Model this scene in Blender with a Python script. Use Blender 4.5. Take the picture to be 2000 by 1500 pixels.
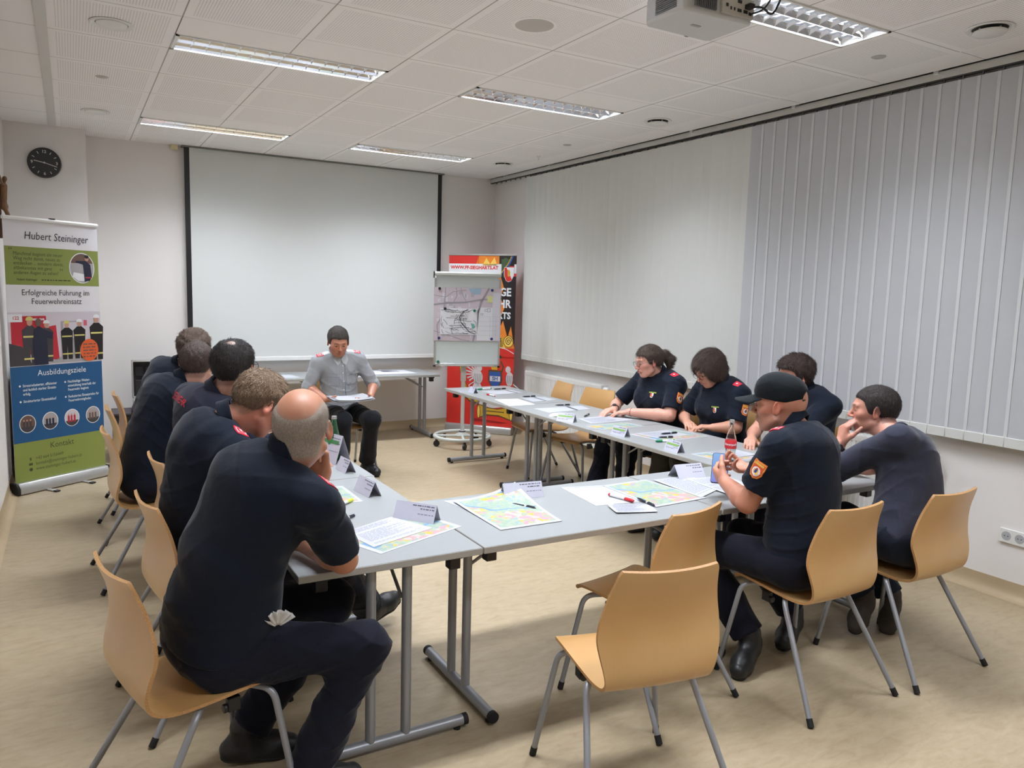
import bpy, bmesh, math, random
import numpy as np
from mathutils import Vector, Matrix

# ------------------------------------------------------------------ clean
for _o in list(bpy.data.objects):
    bpy.data.objects.remove(_o, do_unlink=True)
SC = bpy.context.scene
COL = SC.collection
R_ = math.radians

# ------------------------------------------------------------------ camera
def cam_axes(yaw, pitch, roll):
    f = np.array([math.sin(yaw)*math.cos(pitch), math.cos(yaw)*math.cos(pitch), -math.sin(pitch)])
    r0 = np.array([math.cos(yaw), -math.sin(yaw), 0.0]); u0 = np.cross(r0, f)
    r = math.cos(roll)*r0+math.sin(roll)*u0
    u = -math.sin(roll)*r0+math.cos(roll)*u0
    return r, u, f
_r, _u, _f = cam_axes(R_(29.926), R_(6.805), R_(1.570))
cam_d = bpy.data.cameras.new('camera')
cam_d.sensor_width = 36.0; cam_d.lens = 1496.6/2000*36.0
cam_d.clip_start = 0.05; cam_d.clip_end = 60
cam = bpy.data.objects.new('camera', cam_d); COL.objects.link(cam)
cam.matrix_world = Matrix(((_r[0], _u[0], -_f[0], 0), (_r[1], _u[1], -_f[1], 0), (_r[2], _u[2], -_f[2], 1.668), (0, 0, 0, 1)))
SC.camera = cam

# ------------------------------------------------------------------ world, view
W = bpy.data.worlds.new('world'); SC.world = W; W.use_nodes = True
W.node_tree.nodes['Background'].inputs[0].default_value = (0.75, 0.8, 0.9, 1)
W.node_tree.nodes['Background'].inputs[1].default_value = 0.2
SC.view_settings.view_transform = 'Standard'
SC.view_settings.look = 'None'
SC.view_settings.gamma = 1.0
SC.view_settings.use_curve_mapping = False
SC.view_settings.exposure = 0.22

# ------------------------------------------------------------------ lamps of the room
# (x0, y0, y1, plate side): the recessed louvre fittings, each with its own lamp
LX = (0.552, 2.427)
FITTINGS = [(LX[0], 4.800, 5.105, -1), (LX[1], 4.800, 5.105, -1), (LX[0], 7.300, 7.605, -1), (LX[1], 7.300, 7.605, -1),
            (LX[0], 2.605, 2.910, 1), (LX[1], 2.605, 2.910, 1), (LX[0], 0.105, 0.410, 1), (LX[1], 0.105, 0.410, 1)]
CEIL = 3.04
LAMP_W = [58, 60, 52, 52, 56, 58, 46, 46]
LAMPS = []
for _i, (_x, _y0, _y1, _s) in enumerate(FITTINGS):
    L = bpy.data.lights.new('tube_light', 'AREA'); L.shape = 'RECTANGLE'
    L.size = 1.18; L.size_y = 0.25; L.energy = LAMP_W[_i]; L.color = (0.86, 0.91, 1.0)
    L.spread = R_(136)
    lo = bpy.data.objects.new('tube_light', L); COL.objects.link(lo)
    lo.location = (_x+0.625, (_y0+_y1)/2, CEIL+0.055)
    LAMPS.append(lo)

# ------------------------------------------------------------------ helpers
def s2l(c):
    return tuple((v/12.92 if v <= 0.04045 else ((v+0.055)/1.055)**2.4) for v in c)
def rgb(r, g, b):
    return s2l((r/255, g/255, b/255))+(1.0,)

MATS = {}
def mat(name, col, rough=0.6, metal=0.0, spec=0.5, var=0.0, vscale=8.0, bump=0.0, bscale=60.0, sss=0.0, trans=0.0, ior=1.45, emit=None, estr=1.0, coat=0.0, sheen=0.0):
    if name in MATS: return MATS[name]
    m = bpy.data.materials.new(name); m.use_nodes = True
    nt = m.node_tree; b = nt.nodes['Principled BSDF']
    b.inputs['Base Color'].default_value = col
    b.inputs['Roughness'].default_value = rough
    b.inputs['Metallic'].default_value = metal
    b.inputs['Specular IOR Level'].default_value = spec
    if trans: b.inputs['Transmission Weight'].default_value = trans; b.inputs['IOR'].default_value = ior
    if sss:
        b.inputs['Subsurface Weight'].default_value = sss
        b.inputs['Subsurface Radius'].default_value = (0.6, 0.25, 0.15); b.inputs['Subsurface Scale'].default_value = 0.02
    if coat: b.inputs['Coat Weight'].default_value = coat; b.inputs['Coat Roughness'].default_value = 0.15
    if sheen: b.inputs['Sheen Weight'].default_value = sheen
    if emit:
        b.inputs['Emission Color'].default_value = emit; b.inputs['Emission Strength'].default_value = estr
    tc = nt.nodes.new('ShaderNodeTexCoord')
    if var or bump:
        n = nt.nodes.new('ShaderNodeTexNoise'); n.inputs['Scale'].default_value = vscale; n.inputs['Detail'].default_value = 5
        nt.links.new(tc.outputs['Object'], n.inputs['Vector'])
        if var:
            mx = nt.nodes.new('ShaderNodeMix'); mx.data_type = 'RGBA'
            mx.inputs['A'].default_value = tuple(c*(1-var) for c in col[:3])+(1,)
            mx.inputs['B'].default_value = tuple(min(1, c*(1+var)) for c in col[:3])+(1,)
            nt.links.new(n.outputs['Fac'], mx.inputs['Factor'])
            nt.links.new(mx.outputs['Result'], b.inputs['Base Color'])
    if bump:
        n2 = nt.nodes.new('ShaderNodeTexNoise'); n2.inputs['Scale'].default_value = bscale; n2.inputs['Detail'].default_value = 3
        nt.links.new(tc.outputs['Object'], n2.inputs['Vector'])
        bp = nt.nodes.new('ShaderNodeBump'); bp.inputs['Strength'].default_value = bump; bp.inputs['Distance'].default_value = 0.003
        nt.links.new(n2.outputs['Fac'], bp.inputs['Height']); nt.links.new(bp.outputs['Normal'], b.inputs['Normal'])
    MATS[name] = m
    return m

class NB:
    """small node-graph builder"""
    def __init__(s, name, rough=0.6):
        s.m = bpy.data.materials.new(name); s.m.use_nodes = True; s.nt = s.m.node_tree; s.b = s.nt.nodes['Principled BSDF']
        s.b.inputs['Roughness'].default_value = rough; MATS[name] = s.m
        tc = s.nt.nodes.new('ShaderNodeTexCoord'); s.obj = tc.outputs['Object']
    def new(s, t, **k):
        n = s.nt.nodes.new(t)
        for a, v in k.items(): setattr(n, a, v)
        return n
    def link(s, a, b): s.nt.links.new(a, b)
    def val(s, x, inp):
        if hasattr(x, 'is_linked') or hasattr(x, 'links'): s.link(x, inp)
        else: inp.default_value = x
    def math(s, op, a, b=0.0, c=0.0, clamp=False):
        n = s.new('ShaderNodeMath', operation=op); n.use_clamp = clamp
        s.val(a, n.inputs[0]); s.val(b, n.inputs[1])
        if len(n.inputs) > 2: s.val(c, n.inputs[2])
        return n.outputs[0]
    def xyz(s, v=None):
        n = s.new('ShaderNodeSeparateXYZ'); s.link(v or s.obj, n.inputs[0]); return n.outputs
    def noise(s, scale, detail=4, vec=None, dist=0.0, rough=0.5):
        n = s.new('ShaderNodeTexNoise'); n.inputs['Scale'].default_value = scale; n.inputs['Detail'].default_value = detail
        n.inputs['Distortion'].default_value = dist; n.inputs['Roughness'].default_value = rough
        s.link(vec or s.obj, n.inputs['Vector']); return n.outputs['Fac']
    def mapping(s, scale=(1, 1, 1), vec=None, rot=(0, 0, 0)):
        n = s.new('ShaderNodeMapping'); n.inputs['Scale'].default_value = scale; n.inputs['Rotation'].default_value = rot
        s.link(vec or s.obj, n.inputs['Vector']); return n.outputs[0]
    def mix(s, f, a, b, mode='MIX'):
        n = s.new('ShaderNodeMix', data_type='RGBA', blend_type=mode)
        s.val(f, n.inputs['Factor']); s.val(a, n.inputs['A']); s.val(b, n.inputs['B'])
        return n.outputs['Result']
    def ramp(s, f, stops, interp='LINEAR'):
        n = s.new('ShaderNodeValToRGB'); n.color_ramp.interpolation = interp
        e = n.color_ramp.elements
        while len(e) < len(stops): e.new(0.5)
        for k, (p, c) in enumerate(stops): e[k].position = p; e[k].color = c
        s.link(f, n.inputs[0]); return n.outputs['Color']
    def bump(s, h, strength=0.3, dist=0.003):
        n = s.new('ShaderNodeBump'); n.inputs['Strength'].default_value = strength; n.inputs['Distance'].default_value = dist
        s.link(h, n.inputs['Height']); s.link(n.outputs[0], s.b.inputs['Normal'])
    def color(s, c): s.val(c, s.b.inputs['Base Color'])

def tag(o, label=None, cat=None, group=None, kind=None):
    if label: o['label'] = label
    if cat: o['category'] = cat
    if group: o['group'] = group
    if kind: o['kind'] = kind
    return o

def empty(name, loc=(0, 0, 0), rz=0.0, label=None, cat=None, group=None):
    o = bpy.data.objects.new(name, None); COL.objects.link(o)
    o.location = loc; o.rotation_euler = (0, 0, rz); o.empty_display_size = 0.1
    return tag(o, label, cat, group)

def link_mesh(name, verts, faces, mats, parent=None, midx=None, smooth=40, bevel=0.0, label=None):
    me = bpy.data.meshes.new(name)
    me.from_pydata([tuple(v) for v in verts], [], [tuple(f) for f in faces])
    if not isinstance(mats, (list, tuple)): mats = [mats]
    for m in mats: me.materials.append(m)
    if midx is not None: me.polygons.foreach_set('material_index', midx)
    if smooth:
        me.polygons.foreach_set('use_smooth', [True]*len(me.polygons))
        me.update()
        me.set_sharp_from_angle(angle=R_(smooth))
    me.update()
    o = bpy.data.objects.new(name, me); COL.objects.link(o)
    if parent is not None: o.parent = parent
    if bevel:
        bv = o.modifiers.new('bevel', 'BEVEL'); bv.width = bevel; bv.segments = 2; bv.limit_method = 'ANGLE'; bv.angle_limit = R_(40)
    if label: o['label'] = label
    return o

def orth(d):
    d = np.asarray(d, float); d = d/np.linalg.norm(d)
    a = np.array([0, 0, 1.0]) if abs(d[2]) < 0.9 else np.array([1.0, 0, 0])
    x = np.cross(a, d); x /= np.linalg.norm(x); y = np.cross(d, x)
    return x, y, d

class MB:
    def __init__(s): s.v = []; s.f = []; s.m = []
    def add(s, verts, faces, mi=0):
        n = len(s.v); s.v += [tuple(map(float, p)) for p in verts]
        s.f += [tuple(i+n for i in f) for f in faces]; s.m += [mi]*len(faces); return s
    def box(s, lo, hi, mi=0, M=None):
        x0, y0, z0 = lo; x1, y1, z1 = hi
        v = [(x0, y0, z0), (x1, y0, z0), (x1, y1, z0), (x0, y1, z0), (x0, y0, z1), (x1, y0, z1), (x1, y1, z1), (x0, y1, z1)]
        if M is not None: v = [tuple(M @ Vector(p)) for p in v]
        return s.add(v, [(0, 3, 2, 1), (4, 5, 6, 7), (0, 1, 5, 4), (1, 2, 6, 5), (2, 3, 7, 6), (3, 0, 4, 7)], mi)
    def tube(s, pts, r, n=12, mi=0, caps=True):
        pts = [np.asarray(p, float) for p in pts]; rr = r if isinstance(r, (list, tuple)) else [r]*len(pts)
        t0 = pts[1]-pts[0]; x, y, _ = orth(t0); base = len(s.v); vs = []
        for i, p in enumerate(pts):
            if i == 0: t = pts[1]-pts[0]
            elif i == len(pts)-1: t = pts[-1]-pts[-2]
            else:
                a = pts[i]-pts[i-1]; b = pts[i+1]-pts[i]; t = a/np.linalg.norm(a)+b/np.linalg.norm(b)
            t = t/np.linalg.norm(t); x = x-t*(x@t); x /= np.linalg.norm(x); y = np.cross(t, x)
            for k in range(n):
                a = 2*math.pi*k/n; vs.append(p+rr[i]*(math.cos(a)*x+math.sin(a)*y))
        fs = []
        for i in range(len(pts)-1):
            for k in range(n):
                fs.append((i*n+k, i*n+(k+1) % n, (i+1)*n+(k+1) % n, (i+1)*n+k))
        if caps:
            fs.append(tuple(reversed(range(n)))); fs.append(tuple((len(pts)-1)*n+k for k in range(n)))
        return s.add(vs, fs, mi)
    def lathe(s, prof, c=(0, 0, 0), n=32, mi=0, axis=(0, 0, 1), closed=False):
        x, y, d = orth(axis); c = np.asarray(c, float); vs = []; fs = []
        for (r, z) in prof:
            for k in range(n):
                a = 2*math.pi*k/n; vs.append(c+d*z+max(r, 1e-5)*(math.cos(a)*x+math.sin(a)*y))
        for i in range(len(prof)-1):
            for k in range(n): fs.append((i*n+k, i*n+(k+1) % n, (i+1)*n+(k+1) % n, (i+1)*n+k))
        if not closed:
            if prof[0][0] > 1e-4: fs.append(tuple(reversed(range(n))))
            if prof[-1][0] > 1e-4: fs.append(tuple((len(prof)-1)*n+k for k in range(n)))
        return s.add(vs, fs, mi)
    def prism(s, poly, z0, z1, mi=0, M=None):
        n = len(poly); v = [(p[0], p[1], z0) for p in poly]+[(p[0], p[1], z1) for p in poly]
        if M is not None: v = [tuple(M @ Vector(p)) for p in v]
        f = [tuple(reversed(range(n))), tuple(range(n, 2*n))]+[(i, (i+1) % n, n+(i+1) % n, n+i) for i in range(n)]
        return s.add(v, f, mi)
    def build(s, name, mats, parent=None, smooth=40, bevel=0.0, label=None):
        return link_mesh(name, s.v, s.f, mats, parent, s.m, smooth, bevel, label)

def bend(pts, r=0.03, n=5):
    """round the corners of a polyline"""
    pts = [np.asarray(p, float) for p in pts]; out = [pts[0]]
    for i in range(1, len(pts)-1):
        a = pts[i-1]-pts[i]; b = pts[i+1]-pts[i]; la = np.linalg.norm(a); lb = np.linalg.norm(b)
        q = min(r, la*0.45, lb*0.45); p0 = pts[i]+a/la*q; p1 = pts[i]+b/lb*q
        for k in range(n+1):
            t = k/n; out.append((1-t)**2*p0+2*t*(1-t)*pts[i]+t*t*p1)
    out.append(pts[-1]); return out

def rrect(w, h, r, n=5, cx=0, cy=0):
    out = []
    for sx, sy, a0 in ((1, 1, 0), (-1, 1, 90), (-1, -1, 180), (1, -1, 270)):
        for k in range(n+1):
            a = R_(a0+90*k/n); out.append((cx+sx*(w/2-r)+r*math.cos(a), cy+sy*(h/2-r)+r*math.sin(a)))
    return out

def copy_tree(o, parent=None):
    c = o.copy(); COL.objects.link(c)
    if parent is not None: c.parent = parent
    for ch in [x for x in bpy.data.objects if x.parent == o]:
        copy_tree(ch, c)
    return c

_TXT = {}
def text_geo(body, size=1.0, align='CENTER', sx=1.0, shear=0.0, bold=0.0):
    key = (body, size, align, sx, shear, bold)
    if key in _TXT: return _TXT[key]
    cu = bpy.data.curves.new('lettering', 'FONT'); cu.body = body; cu.size = size; cu.align_x = align; cu.align_y = 'CENTER'
    cu.shear = shear; cu.offset = bold; cu.resolution_u = 2
    o = bpy.data.objects.new('lettering', cu); COL.objects.link(o)
    bpy.context.view_layer.update()
    me = o.evaluated_get(bpy.context.evaluated_depsgraph_get()).to_mesh()
    v = [(p.co.x*sx, p.co.y) for p in me.vertices]; f = [tuple(p.vertices) for p in me.polygons]
    o.to_mesh_clear() if False else None
    bpy.data.objects.remove(o, do_unlink=True); bpy.data.curves.remove(cu)
    _TXT[key] = (v, f); return v, f

class Art:
    """flat print on a plane: origin + u*U + v*V, layers lifted along N"""
    def __init__(s, O, U, V, lift=0.0006):
        s.O = np.asarray(O, float); s.U = np.asarray(U, float); s.V = np.asarray(V, float)
        N = np.cross(s.U, s.V); s.N = N/np.linalg.norm(N); s.mb = MB(); s.mats = []; s.lift = lift
    def mi(s, m):
        if m not in s.mats: s.mats.append(m)
        return s.mats.index(m)
    def P(s, u, v, l): return s.O+s.U*u+s.V*v+s.N*(s.lift*l)
    def poly(s, pts, m, l=1):
        a = sum(pts[i][0]*pts[(i+1) % len(pts)][1]-pts[(i+1) % len(pts)][0]*pts[i][1] for i in range(len(pts)))
        if a < 0: pts = pts[::-1]
        s.mb.add([s.P(u, v, l) for u, v in pts], [tuple(range(len(pts)))], s.mi(m))
    def rect(s, u0, v0, u1, v1, m, l=1): s.poly([(u0, v0), (u1, v0), (u1, v1), (u0, v1)], m, l)
    def ell(s, u, v, ru, rv, m, l=1, n=28, a0=0, a1=360):
        s.poly([(u+ru*math.cos(R_(a0+(a1-a0)*k/n)), v+rv*math.sin(R_(a0+(a1-a0)*k/n))) for k in range(n+(0 if a1-a0 == 360 else 1))], m, l)
    def line(s, pts, w, m, l=1):
        for (a, b) in zip(pts[:-1], pts[1:]):
            dx, dy = b[0]-a[0], b[1]-a[1]; L = math.hypot(dx, dy) or 1e-6; nx, ny = -dy/L*w/2, dx/L*w/2; ex, ey = dx/L*w*.3, dy/L*w*.3
            s.poly([(a[0]+nx-ex, a[1]+ny-ey), (a[0]-nx-ex, a[1]-ny-ey), (b[0]-nx+ex, b[1]-ny+ey), (b[0]+nx+ex, b[1]+ny+ey)], m, l)
    def text(s, body, u, v, size, m, l=2, align='CENTER', sx=1.0, shear=0.0, bold=0.0, rot=0.0):
        vs, fs = text_geo(body, size, align, sx, shear, bold); c, sn = math.cos(R_(rot)), math.sin(R_(rot))
        s.mb.add([s.P(u+x*c-y*sn, v+x*sn+y*c, l) for x, y in vs], fs, s.mi(m))
    def words(s, u0, v, u1, h, m, l=2, seed=0):
        """line of print too small to read: short word marks"""
        rn = random.Random(seed); u = u0
        while u < u1-h:
            w = h*rn.uniform(1.2, 4.5); e = min(u+w, u1); s.rect(u, v-h/2, e, v+h/2, m, l); u = e+h*0.9
    def build(s, name, parent=None, label=None):
        return s.mb.build(name, s.mats, parent, smooth=0, label=label)
# ------------------------------------------------------------------ materials of the room
def m_floor():
    n = NB('linoleum_floor', 0.42)
    a = n.noise(1.3, 8, n.mapping((1.0, 2.6, 1.0)), 1.2, 0.62); b = n.noise(11, 7, n.mapping((1.0, 2.6, 1)), 0.5, 0.65); c = n.noise(90, 3)
    c1 = n.ramp(a, [(0.3, rgb(160, 143, 115)), (0.52, rgb(166, 149, 121)), (0.72, rgb(172, 156, 129))])
    c2 = n.ramp(b, [(0.28, rgb(142, 124, 97)), (0.46, rgb(165, 149, 121)), (0.68, rgb(180, 165, 138))])
    col = n.mix(0.45, c1, c2)
    col = n.mix(n.math('MULTIPLY', n.math('GREATER_THAN', c, 0.66), 0.25), col, rgb(140, 124, 98))
    # welded seams between the sheets
    x = n.xyz(); sm = n.math('LESS_THAN', n.math('ABSOLUTE', n.math('SUBTRACT', n.math('FRACT', n.math('DIVIDE', n.math('ADD', x[1], 0.55), 2.0)), 0.5)), 0.0009)
    col = n.mix(n.math('MULTIPLY', sm, 0.25), col, rgb(112, 98, 76))
    n.color(col); n.bump(n.noise(40, 3), 0.03, 0.003)
    r = n.math('MULTIPLY_ADD', n.noise(5, 4), 0.12, 0.34); n.link(r, n.b.inputs['Roughness']); n.b.inputs['Specular IOR Level'].default_value = 0.4
    return n.m
M_FLOOR = m_floor()
M_WALL = mat('white_wall_paint', rgb(234, 230, 226), 0.85, var=0.012, vscale=2.0, bump=0.12, bscale=180)
M_COVE = mat('linoleum_cove', rgb(176, 156, 124), 0.5, var=0.08, vscale=9)
M_WHITE = mat('white_enamel', rgb(232, 232, 228), 0.4, bump=0.02)
M_PLAIN = mat('plain_panel_white', rgb(247, 245, 243), 0.7, var=0.01)
M_DARKGAP = mat('shadow_gap_grey', rgb(92, 90, 86), 0.9, var=0.05)
M_ALU = mat('brushed_aluminium', rgb(196, 196, 194), 0.35, metal=0.75, var=0.05, vscale=20)
M_BLACK = mat('black_plastic', rgb(26, 26, 28), 0.45, var=0.1, vscale=20)
M_RUBBER = mat('black_rubber', rgb(22, 22, 22), 0.75, var=0.1, vscale=30)
M_MIRROR = mat('louvre_mirror', (0.86, 0.87, 0.89, 1), 0.12, metal=1.0, var=0.02)

def m_tiles():
    n = NB('perforated_ceiling_tiles', 0.8); x = n.xyz()
    fx = n.math('FRACT', n.math('DIVIDE', n.math('SUBTRACT', x[0], 0.552-6.25), 0.625))
    fy = n.math('FRACT', n.math('DIVIDE', n.math('SUBTRACT', x[1], 3.855-12.5), 0.625))
    ex = n.math('MULTIPLY', n.math('SUBTRACT', 0.5, n.math('ABSOLUTE', n.math('SUBTRACT', fx, 0.5))), 0.625)
    ey = n.math('MULTIPLY', n.math('SUBTRACT', 0.5, n.math('ABSOLUTE', n.math('SUBTRACT', fy, 0.5))), 0.625)
    joint = n.math('MAXIMUM', n.math('LESS_THAN', ex, 0.0035), n.math('LESS_THAN', ey, 0.0028))
    bar = n.math('MULTIPLY', n.math('LESS_THAN', ex, 0.022), 1.0)
    inside = n.math('MULTIPLY', n.math('GREATER_THAN', ex, 0.045), n.math('GREATER_THAN', ey, 0.045))
    inside = n.math('MULTIPLY', inside, n.math('GREATER_THAN', x[0], -0.07))
    p = 0.0141
    dx = n.math('SUBTRACT', n.math('FRACT', n.math('DIVIDE', x[0], p)), 0.5); dy = n.math('SUBTRACT', n.math('FRACT', n.math('DIVIDE', x[1], p)), 0.5)
    d2 = n.math('ADD', n.math('MULTIPLY', dx, dx), n.math('MULTIPLY', dy, dy))
    hole = n.math('MULTIPLY', n.math('LESS_THAN', d2, 0.062), inside)
    c = n.mix(n.math('MULTIPLY', hole, 0.45), rgb(249, 247, 245), rgb(110, 108, 104))
    c = n.mix(n.math('MULTIPLY', joint, 0.75), c, rgb(120, 117, 112))
    n.color(c); return n.m
M_TILE = m_tiles()

XL, XR, YB, YF = -0.47, 4.62, 8.57, -2.6
def struct(name, mb, mats, parent=None, **k):
    o = mb.build(name, mats, parent, **k)
    if parent is None: o['kind'] = 'structure'
    return o
struct('floor', MB().box((XL-0.1, YF-0.1, -0.1), (XR+0.1, YB+0.1, 0)), M_FLOOR, smooth=0)
struct('wall_left', MB().box((XL-0.1, YF, 0), (XL, YB, 3.2)), M_WALL, smooth=0)
struct('wall_right', MB().box((XR, YF, 0), (XR+0.1, YB, 3.2)), M_WALL, smooth=0)
# far wall with the pilaster that carries the clock
struct('wall_back', MB().box((XL, YB, 0), (XR, YB+0.1, 3.2)).box((XL, 8.22, 0), (0.165, YB, 3.2)), M_WALL, smooth=0)
struct('wall_front', MB().box((XL-0.1, YF-0.1, 0), (XR+0.1, YF, 3.2)), M_WALL, smooth=0)
def cove(name, a, b, nrm):
    """coved linoleum skirting between a and b; nrm points into the room"""
    a = np.array(a); b = np.array(b); nrm = np.array(nrm, float); prof = [(0.004, 0.10), (0.006, 0.06), (0.012, 0.035), (0.025, 0.015), (0.045, 0.0045), (0.06, 0.001)]
    mb = MB(); vs = []; base = (0.0, 0.10), *prof, (0.0, 0.0)
    for p in (a, b):
        for (d, z) in base: vs.append((p[0]+nrm[0]*d, p[1]+nrm[1]*d, z))
    n = len(base); mb.add(vs, [(i, (i+1) % n, n+(i+1) % n, n+i) for i in range(n)]+[tuple(reversed(range(n))), tuple(range(n, 2*n))])
    o = struct(name, mb, M_COVE, smooth=50); return o
cove('baseboard_left', (XL, YF), (XL, 8.22), (1, 0))
cove('baseboard_right', (XR, YB), (XR, YF), (-1, 0))
cove('baseboard_back', (0.165, YB), (XR, YB), (0, -1))
cove('baseboard_pilaster', (XL, 8.22), (0.165, 8.22), (0, -1))

# ceiling: field of tiles with the openings of the louvre fittings left out
def ceiling():
    mb = MB(); xs = sorted({XL, 0.552, 1.802, 2.427, 3.677, 4.27}); ys = {YF, YB}
    holes = []
    for (x, y0, y1, s) in FITTINGS:
        h = (x, x+1.25, y0-0.3200 if s < 0 else y0, y1 if s < 0 else y1+0.3200); holes.append(h); ys |= {h[2], h[3]}
    ys = sorted(ys)
    for i in range(len(xs)-1):
        for j in range(len(ys)-1):
            cx = (xs[i]+xs[i+1])/2; cy = (ys[j]+ys[j+1])/2
            if any(h[0] < cx < h[1] and h[2] < cy < h[3] for h in holes): continue
            mb.add([(xs[i], ys[j], CEIL), (xs[i], ys[j+1], CEIL), (xs[i+1], ys[j+1], CEIL), (xs[i+1], ys[j], CEIL)], [(0, 1, 2, 3)])
    return struct('ceiling', mb, M_TILE, smooth=0)
ceiling()
# raised plain margin along the window wall, its joints, and the dark gap behind the rail
mb = MB(); y = 3.855-0.625*10
while y < YB:
    mb.box((4.275, y+0.003, CEIL+0.004), (4.515, min(y+0.622, YB), CEIL+0.02)); y += 0.625
struct('trim_1', mb, M_PLAIN, smooth=0)
struct('trim_2', MB().box((4.515, YF, CEIL+0.03), (XR, YB, CEIL+0.05)).box((4.27, YF, CEIL+0.02), (4.52, YB, CEIL+0.03)), M_DARKGAP, smooth=0)
# broad white profile between the plain and the perforated strips at the left
struct('trim_3', MB().box((-0.115, YF, CEIL-0.012), (-0.062, 8.22, CEIL-0.001)), mat('grey_white_profile', rgb(216, 215, 210), 0.5, var=0.02), smooth=0)
struct('wall_plenum', MB().box((XL, YF, 3.2), (XR, YB, 3.25)), M_DARKGAP, smooth=0)

# ------------------------------------------------------------------ louvre ceiling lights
def make_fitting(k, x, y0, y1, s, label):
    t = empty('ceiling_light', (x, y0, CEIL), 0, label, 'ceiling light', 'louvre lights in the ceiling')
    w, d = 1.25, y1-y0
    mb = MB()   # white steel frame
    mb.box((0.004, 0.004, -0.006), (w-0.004, 0.018, 0.02)).box((0.004, d-0.018, -0.006), (w-0.004, d-0.004, 0.02))
    mb.box((0.004, 0.004, -0.006), (0.022, d-0.004, 0.02)).box((w-0.022, 0.004, -0.006), (w-0.004, d-0.004, 0.02))
    mb.build('frame', M_WHITE, t)
    mb = MB()   # trough behind the louvre
    mb.box((0.01, 0.01, 0.075), (w-0.01, d-0.01, 0.085)).box((0.0, 0.0, 0.0), (0.012, d, 0.08)).box((w-0.012, 0, 0), (w, d, 0.08)).box((0, 0, 0), (w, 0.012, 0.08)).box((0, d-0.012, 0), (w, d, 0.08))
    mb.build('housing', M_WHITE, t)
    mb = MB()   # three long curved side reflectors
    for yc, ww in ((0.020, 1), (d/2, 0), (d-0.020, -1)):
        for sgn in ((1, -1) if ww == 0 else (ww,)):
            pr = [(0.0, 0.001), (0.006, 0.014), (0.010, 0.028), (0.012, 0.045)]
            pr = [(yc+sgn*0.002, 0.0)] + [(yc+sgn*(0.002+q*1.4), z) for q, z in pr[1:]]
            for (a, b) in zip(pr[:-1], pr[1:]):
                mb.add([(0.02, a[0], a[1]), (w-0.02, a[0], a[1]), (w-0.02, b[0], b[1]), (0.02, b[0], b[1])], [(0, 1, 2, 3)])
    mb.build('side_reflector', M_MIRROR, t)
    nb = 14    # cross blades, wedge shaped, in two rows
    MB().box((0.022, d/2-0.0025, 0.004), (w-0.022, d/2+0.0025, 0.040)).build('louvre_spine', M_MIRROR, t)
    for i in range(nb+1):
        mb = MB()
        xc = 0.03+(w-0.06)*i/nb
        for (a, b) in ((0.022, d-0.022),):
            n = 16; vs = []; fs = []
            for q in range(n+1):
                yy = a+(b-a)*q/n; sag = 0.018*(1-(2*((2*q/n) % 1.0)-1)**2)
                for (dx, z) in ((-0.0010, 0.0+sag*0.8), (0.0010, 0.0+sag*0.8), (0.007, 0.040), (-0.007, 0.040)): vs.append((xc+dx, yy, z))
            for q in range(n):
                for e in range(4): fs.append((q*4+e, q*4+(e+1) % 4, (q+1)*4+(e+1) % 4, (q+1)*4+e))
            mb.add(vs, fs)
        mb.build('louvre_blade', M_MIRROR, t, smooth=50)
    mb = MB()   # plain cover plate in the other half of the tiles
    ya, yb = (-0.3195, -0.002) if s < 0 else (d+0.002, d+0.3195)
    for a, b in ((0.003, 0.622), (0.628, 1.247)): mb.box((a, ya, 0.0), (b, yb, 0.01))
    mb.build('cover_panel', M_PLAIN, t)
    lo = LAMPS[k]; lo.parent = t; lo.location = (0.625, d/2, 0.062)
    return t
FL = ['louvre ceiling light above the left tables, nearer of the left pair by the screen', 'louvre ceiling light in the middle of the ceiling, right of the round speaker disc',
      'farthest left louvre light, reflecting warm orange, in front of the screen', 'farthest right louvre light near the screen top right corner',
      'louvre ceiling light above the left tables, outside the frame at the top', 'large louvre light at the top right beside the projector',
      'louvre light behind the camera on the left', 'louvre light behind the camera on the right']
for k, (x, y0, y1, s) in enumerate(FITTINGS): make_fitting(k, x, y0, y1, s, FL[k])

# ------------------------------------------------------------------ round things in the ceiling
def downlight(x, y, label, drop=0.022, r=0.085):
    t = empty('downlight', (x, y, CEIL), 0, label, 'downlight', 'round downlights along the ceiling edges')
    MB().lathe([(r-0.004, 0.0), (r+0.02, 0.0), (r+0.024, -0.004), (r+0.018, -0.009), (r-0.004, -0.004), (r-0.004, 0.0)], n=48, closed=True).build('trim_ring', M_WHITE, t)
    MB().lathe([(0.0, -0.001), (r-0.004, -0.001), (r-0.004, 0.0)], n=48).build('recess', M_DARKGAP, t)
    MB().lathe([(0.0, -drop), (r-0.014, -drop), (r-0.008, -drop+0.004), (r-0.008, -drop+0.012), (r-0.03, -drop+0.016), (0.0, -drop+0.016)], n=48).build('disc', M_WHITE, t)
    for a in (30, 150, 270):
        MB().box((math.cos(R_(a))*0.05-0.004, math.sin(R_(a))*0.05-0.004, -drop+0.014), (math.cos(R_(a))*0.05+0.004, math.sin(R_(a))*0.05+0.004, -0.0005)).build('spacer', M_WHITE, t)
downlight(0.24, 4.82, 'round downlight with wide rim at the top left of the ceiling', 0.010, 0.085)
downlight(0.227, 7.30, 'round downlight above the clock, the farther left one', 0.010, 0.085)
downlight(4.056, 4.86, 'round downlight with dark gap above the middle of the white blinds', 0.03)
downlight(4.07, 7.40, 'round downlight in the far right corner of the ceiling', 0.03)
downlight(4.02, 2.31, 'round downlight at the top right corner, above the grey blinds', 0.03)
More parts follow.
